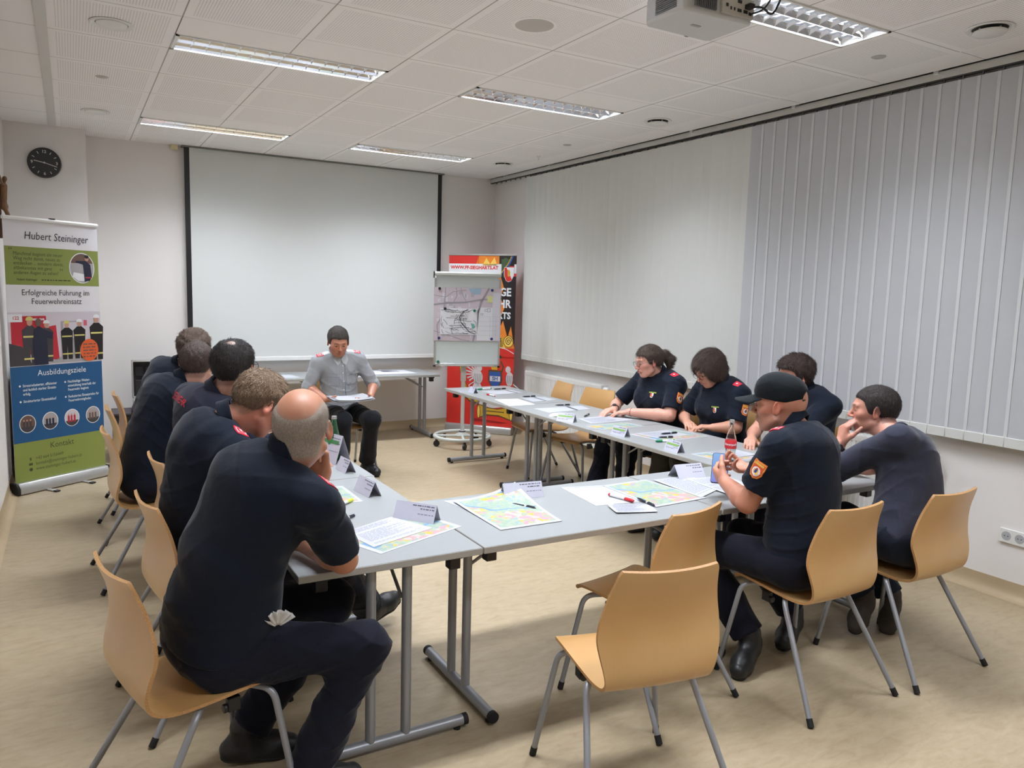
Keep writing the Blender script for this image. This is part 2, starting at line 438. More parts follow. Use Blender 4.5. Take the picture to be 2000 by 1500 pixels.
t = empty('ceiling_speaker', (2.12, 3.553, CEIL), 0, 'large flat round speaker disc in the ceiling between the louvre lights', 'speaker')
MB().lathe([(0, -0.006), (0.085, -0.006), (0.10, -0.005)], n=48).build('grille', mat('speaker_mesh', rgb(196, 193, 187), 0.7, bump=0.3, bscale=700), t)
MB().lathe([(0.10, -0.005), (0.116, -0.005), (0.12, 0.0)], n=48, closed=True).build('rim', M_PLAIN, t)
def sensor(x, y, label):
    o = MB().lathe([(0, -0.004), (0.035, -0.004), (0.040, 0)], (x, y, CEIL), n=32).build('smoke_detector', mat('cap_grey', rgb(186, 184, 178), 0.6, var=0.02)); tag(o, label, 'smoke detector', 'small round caps in the ceiling')
sensor(0.233, 6.07, 'small round cap in the ceiling between the two left downlights')
sensor(3.99, 2.90, 'small round cap in the ceiling beside the large louvre light at right')
sensor(4.041, 6.115, 'small round cap in the ceiling between the two far right downlights')
t = empty('sprinkler', (4.14, 6.78, CEIL), 0, 'tiny bright sprinkler head under the ceiling near the far right corner', 'sprinkler')
MB().lathe([(0, 0), (0.02, -0.002), (0.02, -0.006), (0.006, -0.008), (0.006, -0.03), (0, -0.032)], n=16).build('head', mat('bright_nickel', rgb(250, 250, 248), 0.25), t)
MB().lathe([(0, -0.034), (0.012, -0.034), (0.012, -0.037), (0, -0.037)], n=16).build('deflector', M_WHITE, t)
o = MB().prism(rrect(0.07, 0.05, 0.01), -0.045, 0).build('junction_box', mat('cream_plastic', rgb(214, 200, 160), 0.5, var=0.03), bevel=0.004)
o.location = (0.945, 8.535, CEIL); tag(o, 'small cream box on the ceiling at the top left corner of the screen', 'box')

# ------------------------------------------------------------------ projection screen
t = empty('projection_screen', (1.03, 8.50, 0.86), 0, 'large white projection screen with black side borders hanging on the far wall', 'projection screen')
M_SCREEN = mat('screen_cloth', rgb(212, 215, 212), 0.75, var=0.006, vscale=1.5)
MB().box((0.05, 0, 0.045), (2.78, 0.003, 2.20)).build('screen_sheet', M_SCREEN, t)
MB().box((0, -0.001, 0.045), (0.05, 0.004, 2.20)).build('black_border', M_BLACK, t)
MB().box((2.78, -0.001, 0.045), (2.83, 0.004, 2.20)).build('black_border', M_BLACK, t)
MB().box((0.0, -0.008, 0.0), (2.83, 0.014, 0.045)).build('bottom_bar', M_WHITE, t, bevel=0.004)
MB().box((-0.02, -0.03, 2.165), (2.85, 0.06, 2.178)).build('housing', mat('casing_grey', rgb(120, 120, 116), 0.5, var=0.03), t)

# ------------------------------------------------------------------ wall clock
t = empty('wall_clock', (-0.165, 8.218, 2.705), 0, 'round black wall clock with pale hands on the white pilaster', 'clock')
M_CLK = mat('clock_black', rgb(52, 54, 54), 0.5, var=0.05); M_CLKW = mat('clock_marks', rgb(205, 205, 198), 0.5)
MB().lathe([(0.0, 0), (0.128, 0), (0.132, 0.006), (0.132, 0.026), (0.122, 0.034), (0.118, 0.030), (0, 0.030)], axis=(0, -1, 0), n=64).build('case', M_CLK, t)
a = Art((0, -0.0305, 0), (1, 0, 0), (0, 0, 1))
for h in range(12):
    th = R_(90-30*h); c, s_ = math.cos(th), math.sin(th)
    if h % 3 == 0:
        a.text(('12', '3', '6', '9')[h//3], 0.096*c, 0.096*s_, 0.036, M_CLKW, 1, bold=0.0008)
    else: a.line([(0.088*c, 0.088*s_), (0.106*c, 0.106*s_)], 0.006, M_CLKW, 1)
a.build('dial_marks', t)
a = Art((0, -0.0335, 0), (1, 0, 0), (0, 0, 1))
th = R_(90-30*3.2-10); a.line([(0, 0), (0.100*math.cos(R_(-17)), 0.100*math.sin(R_(-17)))], 0.006, M_CLKW, 1)
a.ell(0, 0, 0.008, 0.008, M_CLKW, 2); a.build('minute_hand', t)
a = Art((0, -0.0325, 0), (1, 0, 0), (0, 0, 1)); a.line([(0, 0), (0.080*math.cos(R_(170)), 0.080*math.sin(R_(170)))], 0.007, M_CLKW, 1); a.build('hour_hand', t)

# ------------------------------------------------------------------ blinds and their rail
def m_blind(name, c, tr):
    n = NB(name, 0.8); n.color(n.mix(n.noise(3, 3), tuple(q*0.985 for q in c[:3])+(1,), c)); n.bump(n.noise(900, 1, n.mapping((1, 1, 0.3))), 0.1, 0.001)
    return n.m
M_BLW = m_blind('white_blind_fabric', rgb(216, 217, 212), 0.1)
M_BLG = m_blind('blind_fabric_greyed', rgb(194, 196, 199), 0.3)  # same fabric as the white one, greyed for the dark window behind
M_BLO = m_blind('blind_overlap_lightened', rgb(214, 216, 217), 0.3)  # lighter tone painted on where doubled slats cover the dark window
XB = 4.56
t = empty('blind_rail', (XB, 0, 3.0), 0, 'long white curtain rail under the ceiling along the right wall', 'curtain rail')
MB().box((-0.02, YF+0.01, 0.0), (0.02, YB-0.005, 0.042)).build('rail', mat('rail_white', rgb(205, 204, 198), 0.45, var=0.02), t)
MB().box((-0.012, YF+0.01, -0.008), (0.012, YB-0.005, 0.0)).build('track', mat('track_dark', rgb(58, 58, 56), 0.6), t)
y = -1.0
while y < 8.5:
    MB().box((-0.006, y-0.004, -0.026), (0.004, y+0.004, -0.008)).build('carrier', M_BLACK if False else mat('carrier_grey', rgb(90, 90, 88), 0.5), t); y += 0.1135
for yy in (1.2, 2.9, 3.95, 5.0, 6.1, 7.2, 8.2):
    MB().box((-0.03, yy-0.015, 0.03), (0.015, yy+0.015, 0.07)).build('bracket', M_WHITE, t)
def slat(tn, y0, w, z0, z1, m, ang, x0, t):
    """one vertical slat, slightly bowed and turned about its hook"""
    n = 6; vs = []; fs = []; c, s_ = math.cos(R_(ang)), math.sin(R_(ang))
    for side in (0, 1):
        for zi, z in enumerate((z0, z1)):
            for k in range(n+1):
                u = (k/n-0.5)*w; b = 0.004*(1-(2*k/n-1)**2)
                th = 0.0009*side
                vs.append((x0-(b+th)*c-u*s_*1.0, y0+u*c, z))
    def I(side, zi, k): return side*2*(n+1)+zi*(n+1)+k
    for k in range(n):
        fs.append((I(1, 0, k), I(1, 1, k), I(1, 1, k+1), I(1, 0, k+1))); fs.append((I(0, 0, k), I(0, 0, k+1), I(0, 1, k+1), I(0, 1, k)))
    fs.append((I(0, 0, 0), I(0, 1, 0), I(1, 1, 0), I(1, 0, 0))); fs.append((I(0, 0, n), I(1, 0, n), I(1, 1, n), I(0, 1, n)))
    return MB().add(vs, fs).build('slat', m, t, smooth=60)
# far, closed white blind
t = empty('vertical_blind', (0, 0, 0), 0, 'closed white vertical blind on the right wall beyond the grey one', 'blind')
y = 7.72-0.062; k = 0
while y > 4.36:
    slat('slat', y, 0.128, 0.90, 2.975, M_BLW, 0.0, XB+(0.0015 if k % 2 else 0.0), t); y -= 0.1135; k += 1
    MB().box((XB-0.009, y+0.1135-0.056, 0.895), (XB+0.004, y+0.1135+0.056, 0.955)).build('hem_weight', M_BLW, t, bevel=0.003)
yl = y+0.1135-0.062
t = empty('vertical_blind', (0, 0, 0), 0, 'vertical blind toned grey for the dark window behind, light overlap stripes, nearest the camera', 'blind')
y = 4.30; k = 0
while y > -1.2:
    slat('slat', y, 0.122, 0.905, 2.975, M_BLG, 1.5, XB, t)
    n_ = MB().box((XB-0.0075, y-0.070, 0.905), (XB-0.0055, y-0.050, 2.974)).build('overlap_light_strip', M_BLO, t)
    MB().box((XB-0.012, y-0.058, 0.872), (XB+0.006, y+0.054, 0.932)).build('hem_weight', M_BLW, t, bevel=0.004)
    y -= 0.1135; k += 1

# ------------------------------------------------------------------ radiators
def radiator(y0, y1, z0, z1, label):
    t = empty('radiator', (4.50, y0, z0), 0, label, 'radiator', 'white panel radiators on the right wall'); L = y1-y0; H = z1-z0; mb = MB()
    # ribbed front panel
    pts = []; y = 0.0
    while y < L-0.033:
        pts += [(0.0, y), (0.0, y+0.018), (0.006, y+0.021), (0.006, y+0.030)]; y += 0.0333
    pts.append((0.0, L)); vs = [(p[0], p[1], 0.03) for p in pts]+[(p[0], p[1], H-0.045) for p in pts]; n = len(pts)
    mb.add(vs, [(i, n+i, n+i+1, i+1) for i in range(n-1)])
    mb.box((0.008, 0, 0.0), (0.012, L, H)); mb.box((-0.001, 0, 0), (0.010, L, 0.032)); mb.box((-0.001, 0, H-0.047), (0.010, L, H-0.012))
    mb.build('panel', M_WHITE, t, smooth=30)
    MB().box((0.07, 0.02, 0.0), (0.078, L-0.02, H-0.01)).box((0.03, 0.03, 0.02), (0.06, L-0.03, H-0.02)).build('rear_panel', M_WHITE, t)
    mb = MB().box((0.0, -0.004, H-0.012), (0.085, 0.004+L, H-0.008))
    y = 0.02
    while y < L-0.03: mb.box((0.004, y, H-0.0085), (0.078, y+0.014, H-0.002)); y += 0.028
    mb.build('top_grille', M_WHITE, t)
    MB().box((0.0, -0.006, 0), (0.085, 0.0, H)).build('side_cover', M_WHITE, t); MB().box((0.0, L, 0), (0.085, L+0.006, H)).build('side_cover', M_WHITE, t)
    MB().lathe([(0.0, 0), (0.018, 0), (0.022, 0.01), (0.024, 0.05), (0.020, 0.075), (0.0, 0.08)], (0.03, -0.012, H-0.04), axis=(0, -1, 0), n=24).build('thermostat_knob', M_WHITE, t)
    MB().box((0.078, 0.1, H*0.2), (0.115, L-0.1, H*0.26)).build('wall_bracket', M_WHITE, t)
    return t
radiator(6.06, 7.52, 0.14, 0.785, 'white ribbed panel radiator under the far blind, behind the two empty chairs')
radiator(2.75, 4.10, 0.14, 0.80, 'white panel radiator on the right wall, seen past the man in the grey shirt')

# ------------------------------------------------------------------ wall sockets
t = empty('wall_socket', (XR-0.001, 2.24, 0.36), 0, 'white multiple wall socket low on the right wall', 'socket')
MB().box((-0.012, -0.16, -0.041), (0, 0.075, 0.041)).build('cover_plate', M_WHITE, t, bevel=0.003)
for yy in (0.035, -0.037, -0.108):
    MB().lathe([(0.026, 0.0005), (0.024, -0.004), (0.020, -0.008), (0, -0.008)][::-1], (-0.0125, yy, 0), axis=(-1, 0, 0), n=32).build('socket_recess', mat('socket_grey', rgb(176, 178, 180), 0.5), t)
    for dz in (-0.009, 0.009):
        MB().lathe([(0.003, 0), (0.003, 0.001), (0, 0.001)], (-0.013, yy+dz, 0), axis=(-1, 0, 0), n=10).build('pin_hole', M_BLACK, t)

# ------------------------------------------------------------------ crucifix on the left wall
M_WOOD_D = mat('dark_stained_wood', rgb(92, 58, 36), 0.5, var=0.25, vscale=12, bump=0.15)
t = empty('crucifix', (XL+0.001, 7.25, 1.98), 0, 'carved wooden crucifix at the left edge, on the left wall beside the clock', 'crucifix')
MB().box((0, -0.02, 0.0), (0.022, 0.02, 0.66)).box((0, -0.19, 0.44), (0.022, 0.19, 0.48)).build('cross', M_WOOD_D, t, bevel=0.003)
CRUX = t

# ------------------------------------------------------------------ projector
t = empty('projector', (2.215, 2.475, CEIL), 0, 'white ceiling projector with rear sockets at the top of the picture', 'projector')
M_PROJ = mat('projector_white', rgb(200, 201, 200), 0.5, var=0.015)
zb = -0.215
MB().prism([(-0.02, 0.02), (0.33, 0.0), (0.35, 0.02), (0.35, 0.25), (0.33, 0.275), (-0.01, 0.275), (-0.03, 0.25), (-0.03, 0.04)], zb, zb+0.105).build('body', M_PROJ, t, bevel=0.012)
mb = MB()
for k in range(9): mb.box((-0.034, 0.06, zb+0.02+k*0.008), (-0.029, 0.19, zb+0.024+k*0.008))
mb.build('side_vent', mat('vent_grey', rgb(110, 112, 114), 0.6), t)
mb = MB()
for k in range(12): mb.box((0.02+k*0.010, -0.0, zb+0.02), (0.024+k*0.010, 0.012, zb+0.09))
mb.build('rear_vent', mat('vent_grey', rgb(110, 112, 114), 0.6), t)
MB().box((0.16, -0.004, zb+0.018), (0.34, 0.010, zb+0.096)).build('socket_panel', mat('panel_grey', rgb(190, 186, 176), 0.5), t, bevel=0.002)
for (xx, zz, w_) in ((0.18, 0.045, 0.012), (0.205, 0.036, 0.006), (0.225, 0.036, 0.006), (0.245, 0.07, 0.022), (0.245, 0.035, 0.022), (0.28, 0.035, 0.022), (0.31, 0.032, 0.016)):
    MB().box((xx, -0.0065, zb+zz), (xx+w_, -0.0035, zb+zz+0.012)).build('port', M_BLACK, t)
MB().lathe([(0, 0), (0.03, 0), (0.034, 0.01), (0.034, 0.03), (0.02, 0.034), (0, 0.034)], (0.25, 0.28, zb+0.05), axis=(0, 1, 0), n=32).build('lens', M_BLACK, t)
MB().prism(rrect(0.05, 0.018, 0.004, cx=0.15, cy=0.14), zb-0.002, zb).build('badge', mat('badge_grey', rgb(150, 152, 155), 0.5), t)
MB().lathe([(0.0, 0.0), (0.022, 0.0), (0.022, zb+0.10), (0.05, zb+0.10), (0.05, zb+0.104), (0, zb+0.104)][::-1], (0.16, 0.14, 0), n=24).build('ceiling_mount', M_WHITE, t)
MB().tube(bend([(0.30, -0.005, zb+0.06), (0.33, -0.06, zb+0.055), (0.40, -0.05, zb+0.03), (0.42, -0.09, zb+0.12), (0.16, 0.09, zb+0.16), (0.16, 0.12, 0.0)], 0.05, 6), 0.005, 8).build('cable', M_BLACK, t)
MB().tube(bend([(0.325, -0.005, zb+0.04), (0.345, -0.05, zb+0.045), (0.37, -0.08, zb+0.10), (0.18, 0.10, zb+0.15), (0.18, 0.13, 0.0)], 0.05, 6), 0.004, 8).build('cable', M_BLACK, t)
MB().box((0.285, -0.035, zb+0.052), (0.315, -0.004, zb+0.070)).build('plug', M_BLACK, t, bevel=0.002)
# ------------------------------------------------------------------ furniture materials
def m_ply(name, seed):
    n = NB(name, 0.34); v = n.mapping((1.0, 0.35, 0.35))
    w = n.new('ShaderNodeTexWave', wave_type='RINGS', rings_direction='X'); w.inputs['Scale'].default_value = 1.6; w.inputs['Distortion'].default_value = 7.0; w.inputs['Detail'].default_value = 2.0; w.inputs['Detail Scale'].default_value = 0.7
    mp = n.new('ShaderNodeMapping'); mp.inputs['Location'].default_value = (seed, 0.3, 0.2); mp.inputs['Scale'].default_value = (1.3, 0.5, 0.5)
    n.link(n.obj, mp.inputs[0]); n.link(mp.outputs[0], w.inputs['Vector'])
    c = n.ramp(w.outputs['Fac'], [(0.0, rgb(184, 140, 84)), (0.55, rgb(194, 152, 97)), (1.0, rgb(200, 162, 108))])
    fine = n.noise(60, 4, n.mapping((6.0, 1.0, 0.25)))
    c = n.mix(n.math('MULTIPLY', fine, 0.30), c, rgb(178, 126, 70)); c = n.mix(n.math('MULTIPLY', n.noise(3.0, 3), 0.25), c, rgb(220, 180, 122))
    n.color(c); n.b.inputs['Coat Weight'].default_value = 0.25; n.b.inputs['Coat Roughness'].default_value = 0.25
    return n.m
M_PLY = m_ply('moulded_beech_ply', 0.37)
def m_plyedge():
    n = NB('ply_edge', 0.5); x = n.noise(700, 1, n.mapping((1, 1, 1)))
    n.color(n.ramp(x, [(0.4, rgb(168, 122, 74)), (0.6, rgb(205, 160, 108))])); return n.m
M_PLYE = m_plyedge()
M_TUBE = mat('silver_grey_tube', rgb(150, 152, 156), 0.38, metal=0.35, var=0.03, vscale=12)
M_TTOP = mat('light_grey_laminate', rgb(148, 151, 151), 0.38, var=0.02, vscale=160, spec=0.4)
M_TEDGE = mat('table_edge_band', rgb(170, 168, 162), 0.45, var=0.02)
M_TUBEH = mat('table_steel', rgb(152, 154, 158), 0.36, metal=0.4, var=0.03, vscale=12)

# ------------------------------------------------------------------ chair
CH_PROF = [(0.245, 0.428, .175), (0.235, 0.443, .185), (0.20, 0.452, .192), (0.12, 0.450, .193), (0.02, 0.440, .190), (-0.07, 0.434, .187), (-0.125, 0.438, .185), (-0.160, 0.452, .186), (-0.183, 0.480, .190),
           (-0.192, 0.520, .199), (-0.188, 0.570, .210), (-0.180, 0.615, .216), (-0.178, 0.660, .212), (-0.184, 0.710, .200), (-0.196, 0.760, .188), (-0.212, 0.805, .178), (-0.222, 0.832, .172), (-0.227, 0.846, .164)]
def chair_shell():
    P = np.array(CH_PROF); n = 64; t = np.linspace(0, len(P)-1, n)
    def cat(c):
        out = []
        for q in t:
            i = int(min(q, len(P)-2)); f = q-i; p0 = c[max(i-1, 0)]; p1 = c[i]; p2 = c[i+1]; p3 = c[min(i+2, len(c)-1)]
            out.append(0.5*((2*p1)+(-p0+p2)*f+(2*p0-5*p1+4*p2-p3)*f*f+(-p0+3*p1-3*p2+p3)*f**3))
        return np.array(out)
    Y, Z, Wd = cat(P[:, 0]), cat(P[:, 1]), cat(P[:, 2])
    m = 16; th = 0.0105; vs = []
    for side in (0, 1):
        for i in range(n):
            a, b = max(i-1, 0), min(i+1, n-1); ty, tz = Y[b]-Y[a], Z[b]-Z[a]; L = math.hypot(ty, tz); ny, nz = -tz/L, ty/L   # normal
            if True: ny, nz = tz/L, -ty/L
            for k in range(m+1):
                s = 2*k/m-1; back = min(1, max(0, (Z[i]-0.47)/0.15)); curl = 0.020*s*s*back + 0.006*s*s*(1-back)
                off = curl - th*(side)
                vs.append((s*Wd[i], Y[i]+ny*off if False else Y[i]+(tz/L)*off, Z[i]-(ty/L)*off))
    def I(sd, i, k): return sd*n*(m+1)+i*(m+1)+k
    fs = []; mi = []
    for i in range(n-1):
        for k in range(m):
            fs.append((I(0, i, k), I(0, i, k+1), I(0, i+1, k+1), I(0, i+1, k))); mi.append(0)
            fs.append((I(1, i, k), I(1, i+1, k), I(1, i+1, k+1), I(1, i, k+1))); mi.append(0)
        fs.append((I(0, i, 0), I(0, i+1, 0), I(1, i+1, 0), I(1, i, 0))); mi.append(1)
        fs.append((I(0, i, m), I(1, i, m), I(1, i+1, m), I(0, i+1, m))); mi.append(1)
    for k in range(m):
        fs.append((I(0, 0, k), I(1, 0, k), I(1, 0, k+1), I(0, 0, k+1))); mi.append(1)
        fs.append((I(0, n-1, k), I(0, n-1, k+1), I(1, n-1, k+1), I(1, n-1, k))); mi.append(1)
    return vs, fs, mi, n, m
def make_chair():
    t = empty('shell_chair', (0, 0, 0), 0)
    vs, fs, mi, n, m = chair_shell()
    # seat and backrest are one bent sheet in the photograph: two parts that meet at the bend
    cut = 26
    def sub(i0, i1, name):
        keep = [(f, q) for f, q in zip(fs, mi) if all(i0 <= ((v % (n*(m+1)))//(m+1)) <= i1 for v in f)]
        used = sorted({v for f, _ in keep for v in f}); mp = {v: k for k, v in enumerate(used)}
        return link_mesh(name, [vs[v] for v in used], [tuple(mp[v] for v in f) for f, _ in keep], [M_PLY, M_PLYE], t, [q for _, q in keep], 50)
    sub(0, cut, 'seat'); sub(cut, n-1, 'backrest')
    for sx in (1, -1):
        for (top, foot) in (((0.188, 0.190), (0.250, 0.245)), ((0.190, -0.045), (0.265, -0.270))):
            f = np.array([sx*foot[0], foot[1], 0.022]); tp = np.array([sx*top[0], top[1], 0.4165])
            inn = np.array([sx*0.09, 0.075+(top[1]-0.075)*0.45, 0.4165])
            o = MB().tube(bend([f, tp, inn], 0.045, 7), 0.011, 14).build('leg', M_TUBE, t, smooth=50)
            d = (tp-f)/np.linalg.norm(tp-f); e = f-d*0.021
            MB().tube([e, f+d*0.012], 0.0125, 14).build('rubber_foot', M_RUBBER, o)
    mb = MB().box((-0.10, -0.03, 0.408), (0.10, 0.18, 0.4215))
    mb.build('mounting_plate', M_TUBE, t, bevel=0.003)
    for sx in (1, -1):
        mb = MB().box((sx*0.155-0.012, 0.055, 0.372), (sx*0.155+0.012, 0.095, 0.416)).tube([(sx*0.155, 0.055, 0.385), (sx*0.155, 0.043, 0.385)], 0.014, 12)
        mb.build('linking_clip', M_BLACK, t, bevel=0.003)
    return t
CHAIR0 = make_chair(); _used = [False]
CHG = 'moulded wooden shell chairs on grey tube legs'
def chair(x, y, face, label):
    """face: direction the sitter looks, degrees from +x"""
    o = CHAIR0 if not _used[0] else copy_tree(CHAIR0); _used[0] = True
    o.location = (x, y, 0); o.rotation_euler = (0, 0, R_(face-90)); tag(o, label, 'chair', CHG); return o
chair(0.28, 2.47, 13, 'wooden shell chair under the bald man at the near left')
chair(0.43, 3.18, 9, 'wooden shell chair under the fair-haired man who rests his head on his hand')
chair(0.53, 3.93, 6, 'wooden shell chair under the dark-haired man with glasses')
chair(0.35, 4.76, 4, 'wooden shell chair seen from the side, right of the blue and green banner')
chair(0.40, 5.62, 2, 'wooden shell chair fifth along the left row, backrest before the banner foot')
chair(0.47, 6.32, 2, 'farthest wooden shell chair of the left row, empty, beside the open case')
chair(1.60, 1.915, 79, 'empty wooden shell chair in the foreground, nearest the camera')
chair(2.05, 2.37, 103, 'empty wooden shell chair pulled up behind the foreground one')
chair(2.73, 2.13, 90, 'wooden shell chair under the man in the black cap')
chair(3.36, 2.10, 91, 'wooden shell chair under the man in the dark grey shirt')
chair(3.76, 5.93, 172, 'farther empty wooden shell chair before the radiator')
chair(3.80, 5.36, 192, 'nearer empty wooden shell chair before the radiator, beside the woman with glasses')
chair(4.08, 4.60, 185, 'wooden shell chair under the woman with the ponytail')
chair(4.10, 4.02, 182, 'wooden shell chair under the woman with the brown bob')
chair(4.12, 3.34, 180, 'wooden shell chair hidden behind the man in the black cap')
chair(2.09, 6.74, 276, 'wooden shell chair under the man in the light grey shirt')

# ------------------------------------------------------------------ tables
TH = 0.73
def make_table(L=1.2, Wd=0.68):
    """folding table, length along x, top at TH, origin at the near left corner on the floor"""
    t = empty('folding_table', (0, 0, 0), 0)
    MB().box((0.0015, 0.0015, TH-0.026), (L-0.0015, Wd-0.0015, TH-0.001)).build('table_edge', M_TEDGE, t, bevel=0.002)
    MB().box((0.003, 0.003, TH-0.0012), (L-0.003, Wd-0.003, TH)).build('tabletop', M_TTOP, t)
    for sx, xx in ((1, 0.07), (-1, L-0.07)):
        yc = Wd/2
        g = MB().tube([(xx, 0.035, 0.032), (xx, Wd-0.035, 0.032)], 0.0215, 16).build('foot_bar', M_TUBEH, t, smooth=50)
        for yy, s2 in ((0.020, 1), (Wd-0.020, -1)):
            MB().tube([(xx, yy, 0.032), (xx, yy+s2*0.020, 0.032)], 0.0225, 16).build('end_cap', M_RUBBER, g, smooth=50)
            MB().lathe([(0, 0), (0.014, 0), (0.014, 0.012), (0, 0.012)], (xx, yy+s2*0.04, 0), n=14).build('glide', M_RUBBER, g)
        for dy in (-0.068, 0.068):
            MB().tube([(xx, yc+dy, 0.045), (xx, yc+dy, TH-0.028)], 0.0185, 16).build('leg', M_TUBEH, t, smooth=50)
        MB().tube([(xx, yc-0.20, TH-0.040), (xx, yc+0.20, TH-0.040)], 0.012, 10).build('cross_bar', M_TUBEH, t, smooth=50)
        for dy in (-0.055, 0.055):
            MB().tube([(xx+sx*0.02, yc+dy, TH-0.17), (xx+sx*0.26, yc+dy*1.2, TH-0.033)], 0.007, 8).build('brace', M_TUBEH, t, smooth=50)
        for yy in (0.09, Wd-0.09):
            MB().prism([(xx-0.022, yy-0.022), (xx+0.022, yy-0.022), (xx+0.022, yy+0.022), (xx-0.022, yy+0.022)], TH-0.085, TH-0.0265).box((xx-0.030, yy-0.028, TH-0.045), (xx+0.030, yy+0.028, TH-0.0262)).build('stacking_block', M_BLACK, t, bevel=0.004)
    return t
TAB0 = make_table(); _tu = [False]
TG = 'light grey folding tables'
def table(x, y, rot, label):
    o = TAB0 if not _tu[0] else copy_tree(TAB0); _tu[0] = True
    o.location = (x, y, 0); o.rotation_euler = (0, 0, R_(rot)); tag(o, label, 'table', TG); return o
# left column (length along y): rotated 90 deg, origin at the near right corner
table(1.288, 2.415, 90, 'light grey folding table before the bald man, nearest of the left column')
table(1.300, 3.622, 90, 'light grey folding table in the middle of the left column')
table(1.300, 4.83, 90, 'light grey folding table at the far end of the left column, mostly hidden')
table(1.292, 2.415, 0, 'light grey folding table in the centre foreground with the loose town map')
table(2.498, 2.415, 0, 'light grey folding table in front of the man in the black cap')
table(3.790, 3.105, 90, 'light grey folding table nearest of the right column, with the glass bottle')
table(3.790, 4.310, 90, 'light grey folding table before the woman with the ponytail')
table(3.790, 5.515, 90, 'light grey folding table at the far end of the right column, by the flip chart')
table(2.375, 8.00-0.165, 0, 'light grey folding table under the screen, right of the man in the grey shirt')
table(1.170, 8.00-0.165, 0, 'light grey folding table under the screen, behind the left row of men')

# ------------------------------------------------------------------ left roll-up banner
M_PRW = mat('banner_white', rgb(228, 226, 230), 0.55, bump=0.08, bscale=4)
M_GREEN = mat('banner_green', rgb(134, 146, 70), 0.55, bump=0.08, bscale=4)
M_BLUE = mat('banner_blue', rgb(24, 84, 132), 0.5, bump=0.08, bscale=4)
M_INK = mat('print_ink', rgb(40, 40, 44), 0.6); M_INKG = mat('print_olive_ink', rgb(66, 72, 38), 0.6); M_INKW = mat('print_white', rgb(232, 234, 236), 0.55)
M_ORANGE = mat('print_orange', rgb(226, 96, 44), 0.5); M_PRED = mat('print_red', rgb(186, 36, 52), 0.5); M_NAVY = mat('print_navy', rgb(28, 34, 58), 0.55)
M_SKINP = mat('print_skin', rgb(196, 150, 130), 0.6); M_PGREY = mat('print_grey', rgb(170, 166, 168), 0.6); M_PDG = mat('print_dark_grey', rgb(66, 62, 66), 0.6)
M_PLILAC = mat('print_pale_lilac', rgb(208, 200, 208), 0.6); M_PYEL = mat('print_yellow', rgb(214, 204, 120), 0.6); M_PBROWN = mat('print_brown', rgb(110, 84, 74), 0.6); M_PPINK = mat('print_pink_red', rgb(205, 90, 110), 0.6); M_PBLK = mat('print_black', rgb(26, 24, 28), 0.5)
A = np.array([-0.425, 6.935, 0.0]); B = np.array([0.205, 7.385, 0.0]); wB = float(np.linalg.norm(B-A)); U = (B-A)/wB
ang = math.atan2(U[1], U[0])
t = empty('rollup_banner', tuple(A), ang, 'tall roll-up banner in white, green and blue with lettering and photographs at the left wall', 'banner')
HB = 2.125
MB().prism([(-0.06, 0.0), (0.06, 0.0), (0.06, 0.045), (0.035, 0.085), (-0.035, 0.085), (-0.06, 0.045)], 0.0, wB, M=Matrix(((0, 0, 1, 0), (1, 0, 0, 0), (0, 1, 0, 0.006), (0, 0, 0, 1)))).build('base_housing', M_ALU, t, bevel=0.006)
for xx in (-0.022, wB):
    MB().prism([(-0.064, 0.0), (0.064, 0.0), (0.064, 0.048), (0.038, 0.09), (-0.038, 0.09), (-0.064, 0.048)], xx, xx+0.022, M=Matrix(((0, 0, 1, 0), (1, 0, 0, 0), (0, 1, 0, 0.004), (0, 0, 0, 1)))).build('end_cap', M_BLACK, t, bevel=0.006)
for xx in (0.22, 0.53):
    o = MB().box((xx-0.018, -0.145, 0.003), (xx+0.018, -0.05, 0.011)).build('swivel_foot', M_ALU, t, bevel=0.002)
    MB().box((xx-0.019, -0.180, 0.0), (xx+0.019, -0.143, 0.013)).build('foot_tip', M_BLACK, o, bevel=0.003)
MB().tube([(wB/2, 0.02, 0.08), (wB/2, 0.02, HB-0.01)], 0.009, 10).build('support_pole', M_ALU, t)
MB().prism([(-0.012, -0.012), (0.012, -0.012), (0.014, 0.004), (0.006, 0.016), (-0.006, 0.016), (-0.014, 0.004)], -0.005, wB+0.005, M=Matrix(((0, 0, 1, 0), (1, 0, 0, 0), (0, 1, 0, HB), (0, 0, 0, 1)))).build('top_bar', M_WHITE, t, bevel=0.002)
MB().box((wB/2-0.02, -0.010, HB+0.014), (wB/2+0.02, 0.012, HB+0.024)).build('pole_hook', M_BLACK, t)
MB().box((0.0, -0.002, 0.09), (wB, 0.0005, HB)).build('banner_sheet', M_PRW, t)
a = Art((0, -0.0022, 0), (1, 0, 0), (0, 0, 1), 0.0005)
Z0, Z1 = 0.09, HB
# bands (measured down the sheet)
a.rect(0, 1.625, wB, 1.915, M_GREEN, 1); a.rect(0, 0.40, wB, 0.995, M_BLUE, 1); a.rect(0, Z0, wB, 0.40, M_GREEN, 1)
a.rect(0, 0.995, wB, 1.415, M_PLILAC, 1)
a.build('printed_bands', t)
a = Art((0, -0.0022, 0), (1, 0, 0), (0, 0, 1), 0.0005)
a.text('Hubert Steininger', 0.42, 2.00, 0.084, M_INK, 2, sx=0.88, shear=0.12)
a.build('lettering', t); a = Art((0, -0.0022, 0), (1, 0, 0), (0, 0, 1), 0.0005)
q = ['Manchmal beginnt ein neuer', 'Weg nicht damit, neues zu', 'entdecken ... sondern damit,', 'altbekanntes mit ganz', 'anderen Augen zu sehen!']
for i, l in enumerate(q): a.text(l, 0.062, 1.862-0.036*i, 0.038, M_INKG, 2, 'LEFT', sx=0.92, shear=0.15)
